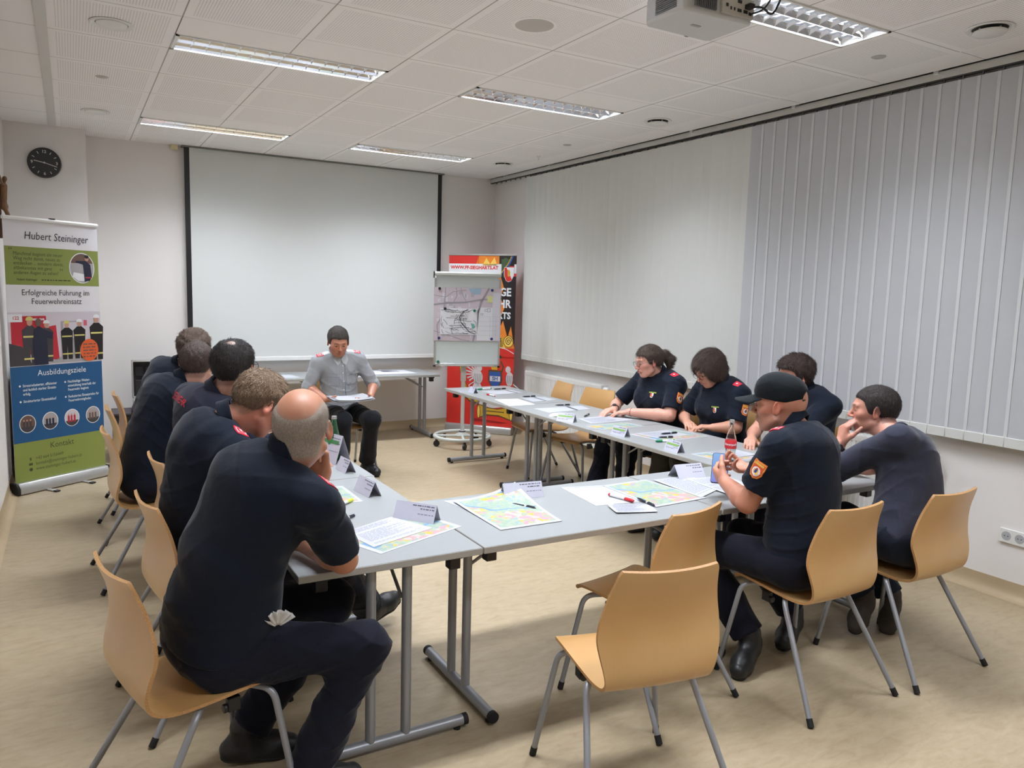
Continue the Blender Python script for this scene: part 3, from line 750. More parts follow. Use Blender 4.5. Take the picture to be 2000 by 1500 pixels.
a.build('lettering', t); a = Art((0, -0.0022, 0), (1, 0, 0), (0, 0, 1), 0.0005); a.text('\u201c', 0.03, 1.880, 0.07, M_INKG, 2, 'LEFT'); a.text('\u201d', 0.43, 1.73, 0.07, M_INKG, 2, 'LEFT')
a.build('quotation_marks', t); a = Art((0, -0.0022, 0), (1, 0, 0), (0, 0, 1), 0.0005); a.text('Hubert Steininger', 0.085, 1.665, 0.022, M_INKG, 2, 'LEFT', bold=0.0006); a.build('lettering', t); a = Art((0, -0.0022, 0), (1, 0, 0), (0, 0, 1), 0.0005); a.words(0.28, 1.665, 0.52, 0.008, M_INKG, 2, 4); a.build('small_print', t)
a.build('lettering', t); a = Art((0, -0.0022, 0), (1, 0, 0), (0, 0, 1), 0.0005)
a.text('Erfolgreiche Führung im', 0.40, 1.565, 0.064, M_INK, 2, sx=0.92); a.text('Feuerwehreinsatz', 0.40, 1.497, 0.064, M_INK, 2, sx=0.92)
a.build('lettering', t); a = Art((0, -0.0022, 0), (1, 0, 0), (0, 0, 1), 0.0005)
a.text('Ausbildungsziele', 0.42, 0.935, 0.066, M_INKW, 2, sx=0.95)
for x0, rows in ((0.09, [(0.845, 'Stressreduzierter, effizienter'), (0.812, 'und fachlich starker Einsatz-'), (0.779, 'erfolg.'), (0.722, 'Strukturierter Einsatzablauf')]),
                 (0.46, [(0.845, 'Nachhaltige Weiter-'), (0.812, 'entwicklung innerhalb der'), (0.779, 'Feuerwehr beginnt'), (0.722, 'Reduziertes Einsatzrisiko für'), (0.689, 'Feuerwehrmitglieder.')])):
    for z, l in rows: a.text(l, x0, z, 0.030, M_INKW, 2, 'LEFT', sx=0.80, bold=0.0004)
    for z in (0.845, 0.722): a.ell(x0-0.022, z, 0.008, 0.008, M_INKW, 2, 12)
a.build('lettering', t); a = Art((0, -0.0022, 0), (1, 0, 0), (0, 0, 1), 0.0005)
a.text('Kontakt', 0.39, 0.345, 0.066, M_INKG, 2, sx=0.95)
for i, l in enumerate(('+43 664 5156449', 'kontakt@steininger-hubert.at', 'www.steininger-hubert.at')): a.text(l, 0.165, 0.262-0.042*i, 0.038, M_INKG, 2, 'LEFT', sx=0.86)
a.ell(0.125, 0.262, 0.006, 0.014, M_INKG, 2, 12); a.rect(0.110, 0.212, 0.140, 0.230, M_INKG, 2); a.ell(0.125, 0.178, 0.014, 0.014, M_INKG, 2, 16)
a.build('lettering', t)
# photograph of the crew
a = Art((0, -0.0022, 0), (1, 0, 0), (0, 0, 1), 0.0005)
a.rect(0.0, 1.0, wB, 1.41, M_PLILAC, 2); a.poly([(0.02, 1.15), (0.02, 1.385), (0.30, 1.385), (0.31, 1.12), (0.20, 1.07)], M_PRED, 3); a.rect(0.0, 1.34, 0.11, 1.40, M_INKW, 4)
a.text('122', 0.06, 1.37, 0.036, M_PRED, 5, bold=0.0008); a.text('FEUERWEHR', 0.225, 1.357, 0.022, M_INKW, 5, bold=0.0008)
a.poly([(0.32, 1.04), (0.32, 1.30), (0.38, 1.31), (0.40, 1.03)], M_PRED, 3); a.poly([(0.0, 1.0), (0.0, 1.18), (0.10, 1.15), (0.18, 1.0)], M_PDG, 4)
a.rect(0.42, 1.06, 0.60, 1.34, M_PGREY, 3); a.rect(0.44, 1.20, 0.59, 1.33, M_PLILAC, 4); a.rect(0.62, 1.30, 0.65, 1.345, M_PPINK, 4)
a.poly([(0.30, 1.005), (0.78, 1.005), (0.78, 1.05), (0.45, 1.07)], M_PGREY, 3)
def pfig(x, s, z, coat, helm, stripes=True, k=5):
    a.poly([(x-0.045*s, z), (x-0.05*s, z+0.16*s), (x-0.055*s, z+0.24*s), (x-0.02*s, z+0.27*s), (x+0.02*s, z+0.27*s), (x+0.055*s, z+0.24*s), (x+0.05*s, z+0.16*s), (x+0.045*s, z), (x+0.006*s, z), (x, z+0.12*s), (x-0.006*s, z)], coat, k)
    a.ell(x, z+0.295*s, 0.020*s, 0.027*s, M_SKINP, k+1, 14); a.ell(x, z+0.312*s, 0.026*s, 0.020*s, helm, k+2, 14, 0, 180)
    a.rect(x-0.026*s, z+0.305*s, x+0.026*s, z+0.313*s, helm, k+2)
    if stripes:
        for zz in (0.04, 0.19): a.rect(x-0.046*s, z+zz*s, x+0.046*s, z+(zz+0.012)*s, M_PYEL, k+1)
pfig(0.165, 1.15, 1.0, M_PDG, M_PYEL); pfig(0.30, 1.0, 1.02, M_PDG, M_INKW); pfig(0.47, 0.95, 1.03, M_PBLK, M_PYEL); pfig(0.58, 0.98, 1.03, M_PBLK, M_INKW); pfig(0.735, 1.15, 1.01, M_PBLK, M_INKW)
a.poly([(0.19, 1.0), (0.185, 1.19), (0.20, 1.28), (0.235, 1.31), (0.28, 1.28), (0.35, 1.25), (0.345, 1.20), (0.30, 1.21), (0.305, 1.0)], M_NAVY, 8); a.ell(0.235, 1.335, 0.026, 0.032, M_PBROWN, 9, 16)
a.ell(0.662, 1.095, 0.082, 0.092, M_ORANGE, 10)
for i in range(5): a.words(0.605, 1.145-0.026*i, 0.72, 0.010, M_PBROWN, 11, i)
a.build('crew_photograph', t)
# round pictures
a = Art((0, -0.0022, 0), (1, 0, 0), (0, 0, 1), 0.0005)
a.ell(0.625, 1.77, 0.112, 0.124, M_INKW, 2, 40); a.ell(0.625, 1.77, 0.105, 0.117, M_PGREY, 3, 40)
a.ell(0.625, 1.77, 0.105, 0.117, M_PBROWN, 4, 24, 20, 160); a.poly([(0.54, 1.70), (0.55, 1.735), (0.66, 1.72), (0.64, 1.665), (0.59, 1.665)], M_INKW, 4)
a.poly([(0.645, 1.662), (0.635, 1.80), (0.57, 1.815), (0.57, 1.828), (0.66, 1.83), (0.70, 1.80), (0.712, 1.70), (0.69, 1.668)], M_NAVY, 5); a.ell(0.668, 1.852, 0.018, 0.024, M_SKINP, 6, 14); a.ell(0.668, 1.864, 0.019, 0.014, M_PBLK, 7, 14); a.rect(0.652, 1.69, 0.70, 1.70, M_PRED, 6)
a.build('round_picture', t)
for i, xx in enumerate((0.115, 0.30, 0.485, 0.675)):
    a = Art((0, -0.0022, 0), (1, 0, 0), (0, 0, 1), 0.0005)
    zc = 0.545; a.ell(xx, zc, 0.066, 0.072, M_INKW, 2, 32); bgm = (M_PBROWN, M_PGREY, M_PLILAC, M_PGREY)[i]
    a.ell(xx, zc, 0.060, 0.066, bgm, 3, 32); a.ell(xx, zc, 0.060, 0.066, M_PDG, 4, 20, 200, 340)
    for d in (-0.03, -0.005, 0.022):
        a.rect(xx+d-0.008, zc-0.035, xx+d+0.008, zc+0.02, (M_PDG, M_NAVY, M_PRED, M_PBROWN)[i], 5); a.ell(xx+d, zc+0.027, 0.006, 0.008, M_SKINP, 5, 10)
    a.build('round_picture', t)

# ------------------------------------------------------------------ right roll-up banner
M_RED = mat('banner_red', rgb(214, 46, 36), 0.5, bump=0.06, bscale=4); M_BBLK = mat('banner_black', rgb(30, 22, 22), 0.5); M_FIRE = mat('flame_orange', rgb(236, 132, 38), 0.5, var=0.25, vscale=14); M_FIREY = mat('flame_yellow', rgb(246, 206, 96), 0.5, var=0.1, vscale=14)
M_GOLD = mat('crest_gold', rgb(206, 164, 44), 0.5); M_GOLDD = mat('crest_gold_dark', rgb(96, 70, 34), 0.5); M_CB = mat('crest_blue', rgb(40, 84, 158), 0.5); M_CGR = mat('crest_green', rgb(60, 84, 50), 0.5); M_SILV = mat('crest_silver', rgb(214, 210, 212), 0.5); M_DRED = mat('banner_deep_red', rgb(150, 22, 22), 0.5)  # crest print colours, with a darker gold-brown for the outlines
A = np.array([3.90, 8.345, 0.0]); B = np.array([4.45, 7.70, 0.0]); wR = float(np.linalg.norm(B-A)); U = (B-A)/wR; ang = math.atan2(U[1], U[0])
t = empty('rollup_banner', tuple(A), ang, 'red roll-up banner with flames and a coat of arms behind the flip chart', 'banner')
MB().prism([(-0.05, 0.0), (0.05, 0.0), (0.05, 0.06), (0.035, 0.085), (-0.035, 0.085), (-0.05, 0.06)], 0.0, wR, M=Matrix(((0, 0, 1, 0), (1, 0, 0, 0), (0, 1, 0, 0.003), (0, 0, 0, 1)))).build('base_housing', M_ALU, t, bevel=0.005)
MB().tube([(wR/2, 0.02, 0.08), (wR/2, 0.02, 2.09)], 0.009, 10).build('support_pole', M_ALU, t)
MB().box((-0.004, -0.010, 2.085), (wR+0.004, 0.010, 2.102)).build('top_bar', M_ALU, t, bevel=0.002)
MB().box((0.0, -0.002, 0.085), (wR, 0.0005, 2.09)).build('banner_sheet', M_RED, t)
a = Art((0, -0.0022, 0), (1, 0, 0), (0, 0, 1), 0.0006); w = wR
a.rect(0, 1.97, w*0.45, 2.085, M_RED, 1); a.poly([(w*0.40, 1.97), (w*0.45, 2.085), (w*0.75, 2.085), (w*0.75, 1.97)], M_FIRE, 1); a.poly([(w*0.5, 1.97), (w*0.56, 2.06), (w*0.62, 1.99), (w*0.68, 2.07), (w*0.72, 1.97)], M_FIREY, 2); a.rect(w*0.75, 1.97, w, 2.085, M_BBLK, 1)
a.rect(0, 1.885, w*0.80, 1.99, M_INKW, 2); a.rect(w*0.97, 1.885, w, 1.99, M_INKW, 2)
a.text('WWW.FF-SIEGHARTS.AT', 0.325, 1.945, 0.054, M_RED, 3, sx=1.0, bold=0.0022)
a.rect(0, 1.02, w, 1.85, M_BBLK, 1)
fl = [(0.55, 1.85), (0.66, 1.85), (0.70, 1.72), (0.66, 1.60), (0.72, 1.50), (0.66, 1.36), (0.60, 1.30), (0.56, 1.44), (0.62, 1.56), (0.56, 1.68)]
a.poly(fl, M_FIRE, 2); a.poly([(0.58, 1.84), (0.63, 1.84), (0.66, 1.72), (0.60, 1.70)], M_FIREY, 3)
a.poly([(0.40, 1.02), (0.46, 1.30), (0.52, 1.16), (0.58, 1.40), (0.64, 1.20), (0.70, 1.34), (0.76, 1.14), (0.80, 1.28), (w, 1.02)], M_FIRE, 2); a.poly([(0.5, 1.02), (0.56, 1.16), (0.6, 1.06), (0.66, 1.18), (0.74, 1.02)], M_FIREY, 3)
a.poly([(0.05, 1.02), (0.10, 1.36), (0.18, 1.14), (0.26, 1.42), (0.32, 1.16), (0.40, 1.30), (0.46, 1.02)], M_FIRE, 2)
for l, z, sz in (('FREIWILLIGE', 1.665, 0.128), ('FEUERWEHR', 1.530, 0.128), ('SIEGHARTS', 1.395, 0.105)):
    a.text(l, w-0.055, z, sz, M_INKW, 4, 'RIGHT', sx=0.92, bold=0.004)
a.build('printed_top', t)
a = Art((0, -0.0022, 0), (1, 0, 0), (0, 0, 1), 0.0006)   # small crest at the top right
a.poly([(0.665, 1.97), (0.665, 2.05), (0.69, 2.045), (0.70, 2.06), (0.735, 2.06), (0.74, 2.045), (0.765, 2.05), (0.765, 1.87), (0.70, 1.83), (0.665, 1.87)], M_CGR, 5)
a.line([(0.80, 2.075), (0.765, 2.00), (0.66, 1.86), (0.62, 1.84)], 0.022, M_CB, 6); a.line([(0.785, 2.075), (0.75, 2.00), (0.645, 1.86)], 0.010, M_GOLD, 7)
sh = [(0.70, 1.955), (0.82, 1.955), (0.82, 1.86), (0.79, 1.80), (0.755, 1.785), (0.725, 1.80), (0.70, 1.86)]
a.poly(sh, M_INKW, 7); a.poly([(0.705, 1.95), (0.73, 1.95), (0.80, 1.81), (0.755, 1.79), (0.727, 1.803), (0.705, 1.86)], M_RED, 8); a.poly([(0.745, 1.85), (0.742, 1.91), (0.758, 1.935), (0.775, 1.90), (0.772, 1.85)], M_GOLD, 9)
a.build('small_crest', t)
a = Art((0, -0.0022, 0), (1, 0, 0), (0, 0, 1), 0.0006)   # large coat of arms
# scroll with spiral end
a.rect(0.0, 1.02, w, 1.035, M_RED, 1); a.poly([(0.22, 0.90), (0.30, 0.98), (0.45, 1.035), (0.60, 1.04), (0.75, 1.01), (w, 0.96), (w, 0.90)], M_RED, 2); a.rect(0.0, 0.085, w, 0.92, M_RED, 2)
a.poly([(0.30, 1.05), (0.70, 1.02), (0.74, 1.14), (0.34, 1.17)], M_GOLD, 3); a.ell(0.775, 1.10, 0.062, 0.070, M_GOLDD, 4); a.ell(0.775, 1.10, 0.055, 0.063, M_FIREY, 5)
sp = [(0.775+0.045*(1-k/26)*math.cos(k*0.5), 1.10+0.052*(1-k/26)*math.sin(k*0.5)) for k in range(24)]
a.line(sp, 0.008, M_PBLK, 6); a.text('F', 0.66, 1.095, 0.10, M_PBLK, 5, bold=0.003)
a.line([(0.45, 1.035), (0.60, 1.04), (0.75, 1.01), (w-0.004, 0.962)], 0.008, M_INKW, 4)
# left gold bracket curve
g = [(0.16, 0.86), (0.19, 0.70), (0.24, 0.56), (0.26, 0.48), (0.22, 0.42)]
a.line(g, 0.034, M_GOLDD, 4); a.line(g, 0.022, M_GOLD, 5)
a.poly([(0.22, 0.50), (0.30, 0.52), (0.44, 0.42), (0.42, 0.34), (0.30, 0.36), (0.22, 0.42)], M_GOLDD, 5); a.poly([(0.24, 0.49), (0.30, 0.50), (0.42, 0.41), (0.40, 0.36), (0.30, 0.38), (0.24, 0.43)], M_GOLD, 6)
# white winged lion / eagle
for sx, cx in ((1, 0.40), (-1, 0.80)):
    for i in range(8):
        th = R_(100+i*17); c0 = (cx+sx*0.0, 0.70); L = 0.155-0.006*abs(i-3)
        if sx < 0: L = 0.03
        p = (c0[0]+sx*L*math.cos(th), c0[1]+L*math.sin(th)); a.line([c0, p], 0.017, M_SILV, 5); a.ell(p[0], p[1], 0.011, 0.011, M_SILV, 5, 10)
    a.ell(cx, 0.66, 0.045 if sx < 0 else 0.062, 0.085, M_SILV, 6); a.ell(cx+sx*0.02, 0.77, 0.032, 0.04, M_SILV, 6); a.poly([(cx-0.03, 0.62), (cx-0.09*sx, 0.50), (cx-0.07*sx, 0.44), (cx-0.02*sx, 0.46), (cx+0.02, 0.56)], M_SILV, 6)
    a.poly([(cx+0.01, 0.62), (cx+sx*0.07, 0.52), (cx+sx*0.08, 0.44), (cx+sx*0.04, 0.44), (cx, 0.55)], M_SILV, 6); a.line([(cx-sx*0.05, 0.60), (cx-sx*0.11, 0.56), (cx-sx*0.10, 0.50)], 0.012, M_SILV, 6)
    for k in range(5): a.line([(cx-0.05+k*0.022, 0.61), (cx-0.045+k*0.022, 0.70)], 0.005, M_PDG, 7)
# snake, crown, shield
th = [R_(20+k*15) for k in range(20)]; a.line([(0.63+0.062*math.cos(q), 0.885+0.055*math.sin(q)) for q in th], 0.022, M_CGR, 7); a.line([(0.69, 0.86), (0.72, 0.80), (0.70, 0.74)], 0.016, M_CGR, 7)
a.poly([(0.575, 0.76), (0.565, 0.80), (0.59, 0.785), (0.60, 0.82), (0.62, 0.79), (0.65, 0.80), (0.645, 0.76)], M_GOLD, 8)
s2 = [(0.535, 0.755), (0.70, 0.755), (0.71, 0.64), (0.675, 0.56), (0.62, 0.53), (0.565, 0.56), (0.53, 0.64)]
a.poly(s2, M_GOLDD, 8); s3 = [(0.62+(p[0]-0.62)*0.82, 0.65+(p[1]-0.65)*0.82) for p in s2]; a.poly(s3, M_CB, 9); a.rect(0.555, 0.625, 0.685, 0.685, M_SILV, 10); a.text('SH', 0.62, 0.655, 0.062, M_CB, 11, bold=0.002)
a.poly([(0.30, 0.44), (0.86, 0.44), (0.82, 0.34), (0.58, 0.30), (0.36, 0.36)], M_SILV, 4)
for k in range(7): a.line([(0.40+k*0.065, 0.43), (0.42+k*0.06, 0.34)], 0.004, M_PGREY, 5)
a.poly([(0.40, 0.35), (0.52, 0.31), (0.66, 0.30), (0.84, 0.34), (0.85, 0.16), (0.68, 0.21), (0.52, 0.21), (0.42, 0.17)], M_GOLDD, 6); a.poly([(0.42, 0.335), (0.53, 0.30), (0.66, 0.29), (0.82, 0.325), (0.83, 0.18), (0.68, 0.225), (0.52, 0.225), (0.44, 0.19)], M_GOLD, 7)
a.line([(0.50, 0.265), (0.74, 0.262)], 0.012, M_GOLDD, 8)
for cx in (0.42, 0.83): a.ell(cx, 0.25, 0.024, 0.085, M_GOLDD, 7); a.ell(cx, 0.25, 0.016, 0.075, M_FIREY, 8)
a.poly([(0.30, 0.17), (0.80, 0.14), (0.70, 0.125), (0.36, 0.13)], M_DRED, 4)
a.build('coat_of_arms', t)

# ------------------------------------------------------------------ flip chart
A = np.array([3.352, 7.528, 0]); B = np.array([4.008, 7.250, 0]); wF = float(np.linalg.norm(B-A)); U = (B-A)/wF; ang = math.atan2(U[1], U[0])
t = empty('flip_chart', tuple(A), ang, 'mobile flip chart with pinned maps on a round castor base', 'flip chart')
M_FW = mat('whiteboard_enamel', rgb(208, 218, 216), 0.25, var=0.01); M_STAND = mat('stand_light_grey', rgb(196, 200, 194), 0.4)
MB().box((0.02, 0, 0.89), (wF-0.02, 0.012, 1.83)).build('whiteboard', M_FW, t)
mb = MB().box((0, -0.006, 0.875), (0.022, 0.018, 1.80)).box((wF-0.022, -0.006, 0.875), (wF, 0.018, 1.80)).box((0, -0.006, 0.862), (wF, 0.018, 0.892)); mb.build('frame', M_ALU, t, bevel=0.003)
for xx in (0.0, wF-0.02): MB().box((xx-0.003, -0.010, 0.855), (xx+0.024, 0.020, 0.875)).build('corner_cap', M_BLACK, t, bevel=0.004)
MB().prism([(0.0, -0.028), (wF, -0.028), (wF, 0.028), (0, 0.028)], 1.825, 1.868).build('paper_clamp', M_STAND, t, bevel=0.012)
for xx in (-0.012, wF): MB().box((xx, -0.026, 1.80), (xx+0.012, 0.02, 1.872)).build('clamp_cap', M_BLACK, t, bevel=0.004)
MB().box((0.06, -0.055, 0.868), (wF-0.06, -0.004, 0.876)).build('pen_tray', M_ALU, t)
px_ = wF/2-0.03
MB().box((px_-0.028, 0.02, 0.70), (px_+0.028, 0.045, 1.60)).box((px_-0.10, 0.012, 1.2), (px_+0.10, 0.02, 1.26)).build('upper_column', M_STAND, t)
MB().tube([(px_, 0.045, 0.10), (px_, 0.045, 1.10)], 0.021, 20).build('column', M_STAND, t)
MB().lathe([(0.0, 0.10), (0.075, 0.10), (0.07, 0.115), (0.035, 0.135), (0.024, 0.16), (0, 0.16)], (px_, 0.045, 0), n=32).build('base_hub', M_STAND, t)
MB().lathe([(0, .14), (0.036, 0.14), (0.036, 0.15), (0, 0.155)], (px_, 0.045, 0), n=24).build('base_collar', M_PDG, t)
rr = 0.30; cy_ = 0.02
ring = [(px_+rr*math.cos(R_(k*6)), cy_+rr*math.sin(R_(k*6)), 0.10) for k in range(61)]
o = MB().tube(ring, 0.020, 12, caps=False).build('base_ring', M_STAND, t, smooth=60)
MB().tube([(px_-rr, cy_, 0.10), (px_+rr, cy_, 0.10)], 0.014, 10).tube([(px_, cy_-rr, 0.10), (px_, cy_+rr, 0.10)], 0.014, 10).build('base_spoke', M_STAND, t)
for k in range(5):
    th = R_(200+72*k); c = np.array([px_+(rr)*math.cos(th), cy_+rr*math.sin(th), 0])
    o = MB().lathe([(0, -0.012), (0.030, -0.012), (0.034, -0.006), (0.034, 0.006), (0.030, 0.012), (0, 0.012)], (c[0], c[1], 0.034), axis=(math.cos(th+1), math.sin(th+1), 0), n=24).build('castor', M_BLACK, t)
    MB().tube([(c[0], c[1], 0.05), (c[0], c[1], 0.095)], 0.012, 10).box((c[0]-0.014, c[1]-0.018, 0.055), (c[0]+0.014, c[1]+0.018, 0.078)).build('castor_fork', M_BLACK, o)
FLIP = (A, U, ang, wF)
# maps pinned to it
M_MAPP = mat('map_pinkish', rgb(204, 192, 200), 0.7, var=0.05, vscale=6); M_ROAD = mat('map_road_grey', rgb(160, 156, 164), 0.7); M_BLK2 = mat('map_block_grey', rgb(182, 178, 188), 0.7); M_WATER = mat('map_water', rgb(160, 186, 206), 0.7); M_PAPER = mat('paper_white', rgb(180, 182, 188), 0.6, var=0.01, vscale=20)
M_PALE = mat('paper_pale_grey', rgb(214, 214, 222), 0.6, var=0.02, vscale=10)
def flat(name, label, cat, x0, z0, x1, z1, y, base, group=None):
    t2 = empty(name, tuple(A), ang, label, cat, group); MB().box((x0, y, z0), (x1, y+0.0006, z1)).build('paper_sheet', base, t2); return t2
rn = random.Random(3)
t2 = flat('city_map', 'large pinkish street map pinned across the flip chart', 'map', -0.005, 1.135, 0.715, 1.705, -0.0085, M_MAPP)
a = Art((0, -0.0087, 0), (1, 0, 0), (0, 0, 1), 0.0004)
a.rect(0.0, 1.14, 0.71, 1.70, M_MAPP, 1)
a.poly([(0.36, 1.70), (0.50, 1.70), (0.49, 1.64), (0.40, 1.63)], M_WATER, 2); a.poly([(0.10, 1.49), (0.19, 1.50), (0.20, 1.55), (0.11, 1.56)], M_BLK2, 2)
for i in range(46):
    x, z = rn.uniform(0.02, 0.42), rn.uniform(1.16, 1.66); a.rect(x, z, x+rn.uniform(0.012, 0.035), z+rn.uniform(0.02, 0.06), rn.choice((M_BLK2, M_PLILAC, M_PALE)), 3)
for rd, w_ in (([(0.0, 1.52), (0.15, 1.54), (0.33, 1.55), (0.48, 1.58), (0.71, 1.60)], 0.016), ([(0.42, 1.14), (0.46, 1.30), (0.47, 1.45), (0.50, 1.56), (0.58, 1.70)], 0.020), ([(0.05, 1.14), (0.03, 1.3), (0.10, 1.44), (0.12, 1.70)], 0.009), ([(0.20, 1.54), (0.24, 1.62), (0.23, 1.70)], 0.008), ([(0.34, 1.55), (0.30, 1.63), (0.28, 1.70)], 0.006), ([(0.0, 1.24), (0.15, 1.20), (0.3, 1.15), (0.38, 1.14)], 0.008), ([(0.0, 1.62), (0.12, 1.60), (0.2, 1.66), (0.34, 1.68)], 0.006)):
    a.line(rd, w_, M_ROAD, 4)
a.rect(0.46, 1.145, 0.70, 1.50, MATS['map_white'] if 'map_white' in MATS else mat('map_white', rgb(226, 227, 232), 0.6), 4); a.rect(0.62, 1.145, 0.705, 1.66, M_PALE, 5)
for (x, z, w_, h_) in ((0.54, 1.46, 0.03, 0.02), (0.57, 1.455, 0.03, 0.035), (0.50, 1.42, 0.022, 0.016)):
    a.line([(x, z), (x+w_, z), (x+w_, z+h_), (x, z+h_), (x, z)], 0.0025, M_INK, 6)
for i in range(5): a.line([(0.48, 1.40-i*0.05), (0.69, 1.405-i*0.05)], 0.0015, M_PGREY, 6)
a.line([(0.60, 1.16), (0.60, 1.40)], 0.002, M_PGREY, 6); a.line([(0.66, 1.16), (0.665, 1.40)], 0.002, M_PGREY, 6)
a.rect(0.565, 1.555, 0.62, 1.625, mat('sticky_note_yellow', rgb(214, 216, 150), 0.7), 7); a.build('map_print', t2)
t2 = flat('line_map', 'smaller black and white line map pinned over the street map', 'map', 0.065, 1.205, 0.46, 1.485, -0.0135, mat('map_white', rgb(232, 233, 238), 0.6))
a = Art((0, -0.0137, 0), (1, 0, 0), (0, 0, 1), 0.0004)
for i in range(34):
    x, z = rn.uniform(0.08, 0.43), rn.uniform(1.22, 1.47); pts = [(x, z)]; d = rn.uniform(0, 6.28)
    for k in range(rn.randint(2, 4)):
        d += rn.uniform(-0.6, 0.6); q = (pts[-1][0]+0.045*math.cos(d), pts[-1][1]+0.03*math.sin(d)); pts.append((min(0.45, max(0.075, q[0])), min(1.475, max(1.215, q[1]))))
    a.line(pts, rn.choice((0.0018, 0.0028, 0.004)), M_INK, 1)
a.line([(0.44, 1.215), (0.38, 1.235), (0.29, 1.33), (0.27, 1.39), (0.31, 1.45), (0.36, 1.475)], 0.008, M_PDG, 2)
for i in range(12): a.words(rn.uniform(0.08, 0.36), rn.uniform(1.22, 1.47), rn.uniform(0.2, 0.44), 0.005, M_PDG, 2, i)
a.poly([(0.39, 1.33), (0.43, 1.32), (0.44, 1.28), (0.41, 1.27)], mat('map_teal', rgb(120, 176, 168), 0.6), 1); a.build('map_print', t2)
def magnet(x, z, y, m, label):
    o = MB().lathe([(0, 0), (0.013, 0), (0.015, 0.003), (0.015, 0.007), (0.012, 0.010), (0, 0.010)], (0, 0, 0), axis=(0, -1, 0), n=20).build('magnet', m)
    p = A+U*x; o.location = (p[0]+(-U[1])*y*1.0, p[1]+U[0]*y, z); o.rotation_euler = (0, 0, ang); tag(o, label, 'magnet', 'round magnets on the flip chart')
M_MGK = mat('magnet_black', rgb(24, 30, 28), 0.4); M_MGB = mat('magnet_blue', rgb(36, 44, 110), 0.4); M_MGG = mat('magnet_green', rgb(20, 100, 80), 0.4)
magnet(0.055, 1.69, -0.0095, M_MGK, 'black magnet at the top left corner of the street map'); magnet(0.615, 1.685, -0.0095, M_MGB, 'blue magnet at the top right of the street map')
magnet(0.115, 1.48, -0.0145, M_MGK, 'black magnet on the top left of the line map'); magnet(0.43, 1.465, -0.0145, M_MGG, 'green magnet on the top right of the line map')
magnet(0.055, 1.165, -0.0095, M_MGB, 'blue magnet at the lower left of the street map'); magnet(0.62, 1.165, -0.0095, M_MGB, 'blue magnet at the lower right of the street map')
magnet(0.05, 0.91, -0.001, M_MGG, 'green magnet alone at the lower left of the whiteboard')

# ------------------------------------------------------------------ open case on a trolley, far left
t = empty('equipment_case', (0.48, 8.14, 0.56), 0, 'open aluminium case with dark foam lining behind the left row of men', 'case')
M_FOAM = mat('dark_foam', rgb(48, 48, 50), 0.9, var=0.15, vscale=40)
mb = MB().box((0, 0.05, 0.0), (0.44, 0.07, 0.36)); mb.build('lid_back', M_FOAM, t)
mb = MB().box((0, 0, 0), (0.44, 0.07, 0.012)).box((0, 0, 0.348), (0.44, 0.07, 0.36)).box((0, 0, 0), (0.012, 0.07, 0.36)).box((0.428, 0, 0), (0.44, 0.07, 0.36)); mb.build('lid_frame', M_ALU, t, bevel=0.003)
for (x, z, w_, h_) in ((0.03, 0.21, 0.07, 0.09), (0.12, 0.20, 0.09, 0.10), (0.23, 0.24, 0.06, 0.07), (0.03, 0.04, 0.10, 0.13), (0.31, 0.22, 0.10, 0.10)):
    MB().box((x, 0.030, z), (x+w_, 0.052, z+h_)).build('foam_pocket', M_PBLK, t, bevel=0.003)
MB().box((0.13, 0.02, 0.03), (0.30, 0.05, 0.19)).build('blue_folder', mat('folder_blue', rgb(16, 78, 160), 0.5), t)
MB().box((0, -0.30, -0.10), (0.44, 0.05, 0.0)).build('case_base', M_ALU, t, bevel=0.004)
MB().box((0.33, 0.02, 0.30), (0.352, 0.03, 0.335)).build('tag_pink', mat('tag_pink', rgb(230, 70, 90), 0.5), t)
t = empty('media_cabinet', (0.30, 7.84, 0), 0, 'low black cabinet under the open case', 'cabinet')
MB().box((0, 0, 0.04), (0.66, 0.37, 0.45)).build('body', M_BLACK, t, bevel=0.004); MB().box((-0.005, -0.005, 0.443), (0.665, 0.372, 0.459)).build('top', M_PDG, t)
MB().box((0.02, -0.006, 0.06), (0.325, 0.0, 0.435)).build('door', M_BLACK, t); MB().box((0.335, -0.006, 0.06), (0.64, 0.0, 0.435)).build('door', M_BLACK, t)
for xx in (0.03, 0.60): MB().box((xx, 0.03, 0), (xx+0.03, 0.34, 0.04)).build('plinth', M_BLACK, t)
# dark shape tucked behind the banner
t = empty('equipment_bag', (-0.44, 7.35, 0), 0, 'dark grey padded bag leaning behind the left banner', 'bag')
MB().prism(rrect(0.16, 0.50, 0.05, cx=0.10, cy=0.25), 0.0, 0.95).build('body', mat('bag_grey', rgb(70, 68, 66), 0.8, var=0.1, bump=0.2), t, bevel=0.03)
MB().tube(bend([(0.10, 0.10, 0.94), (0.10, 0.12, 1.03), (0.10, 0.36, 1.03), (0.10, 0.40, 0.94)], 0.05), 0.008, 8).build('strap', M_BLACK, t)
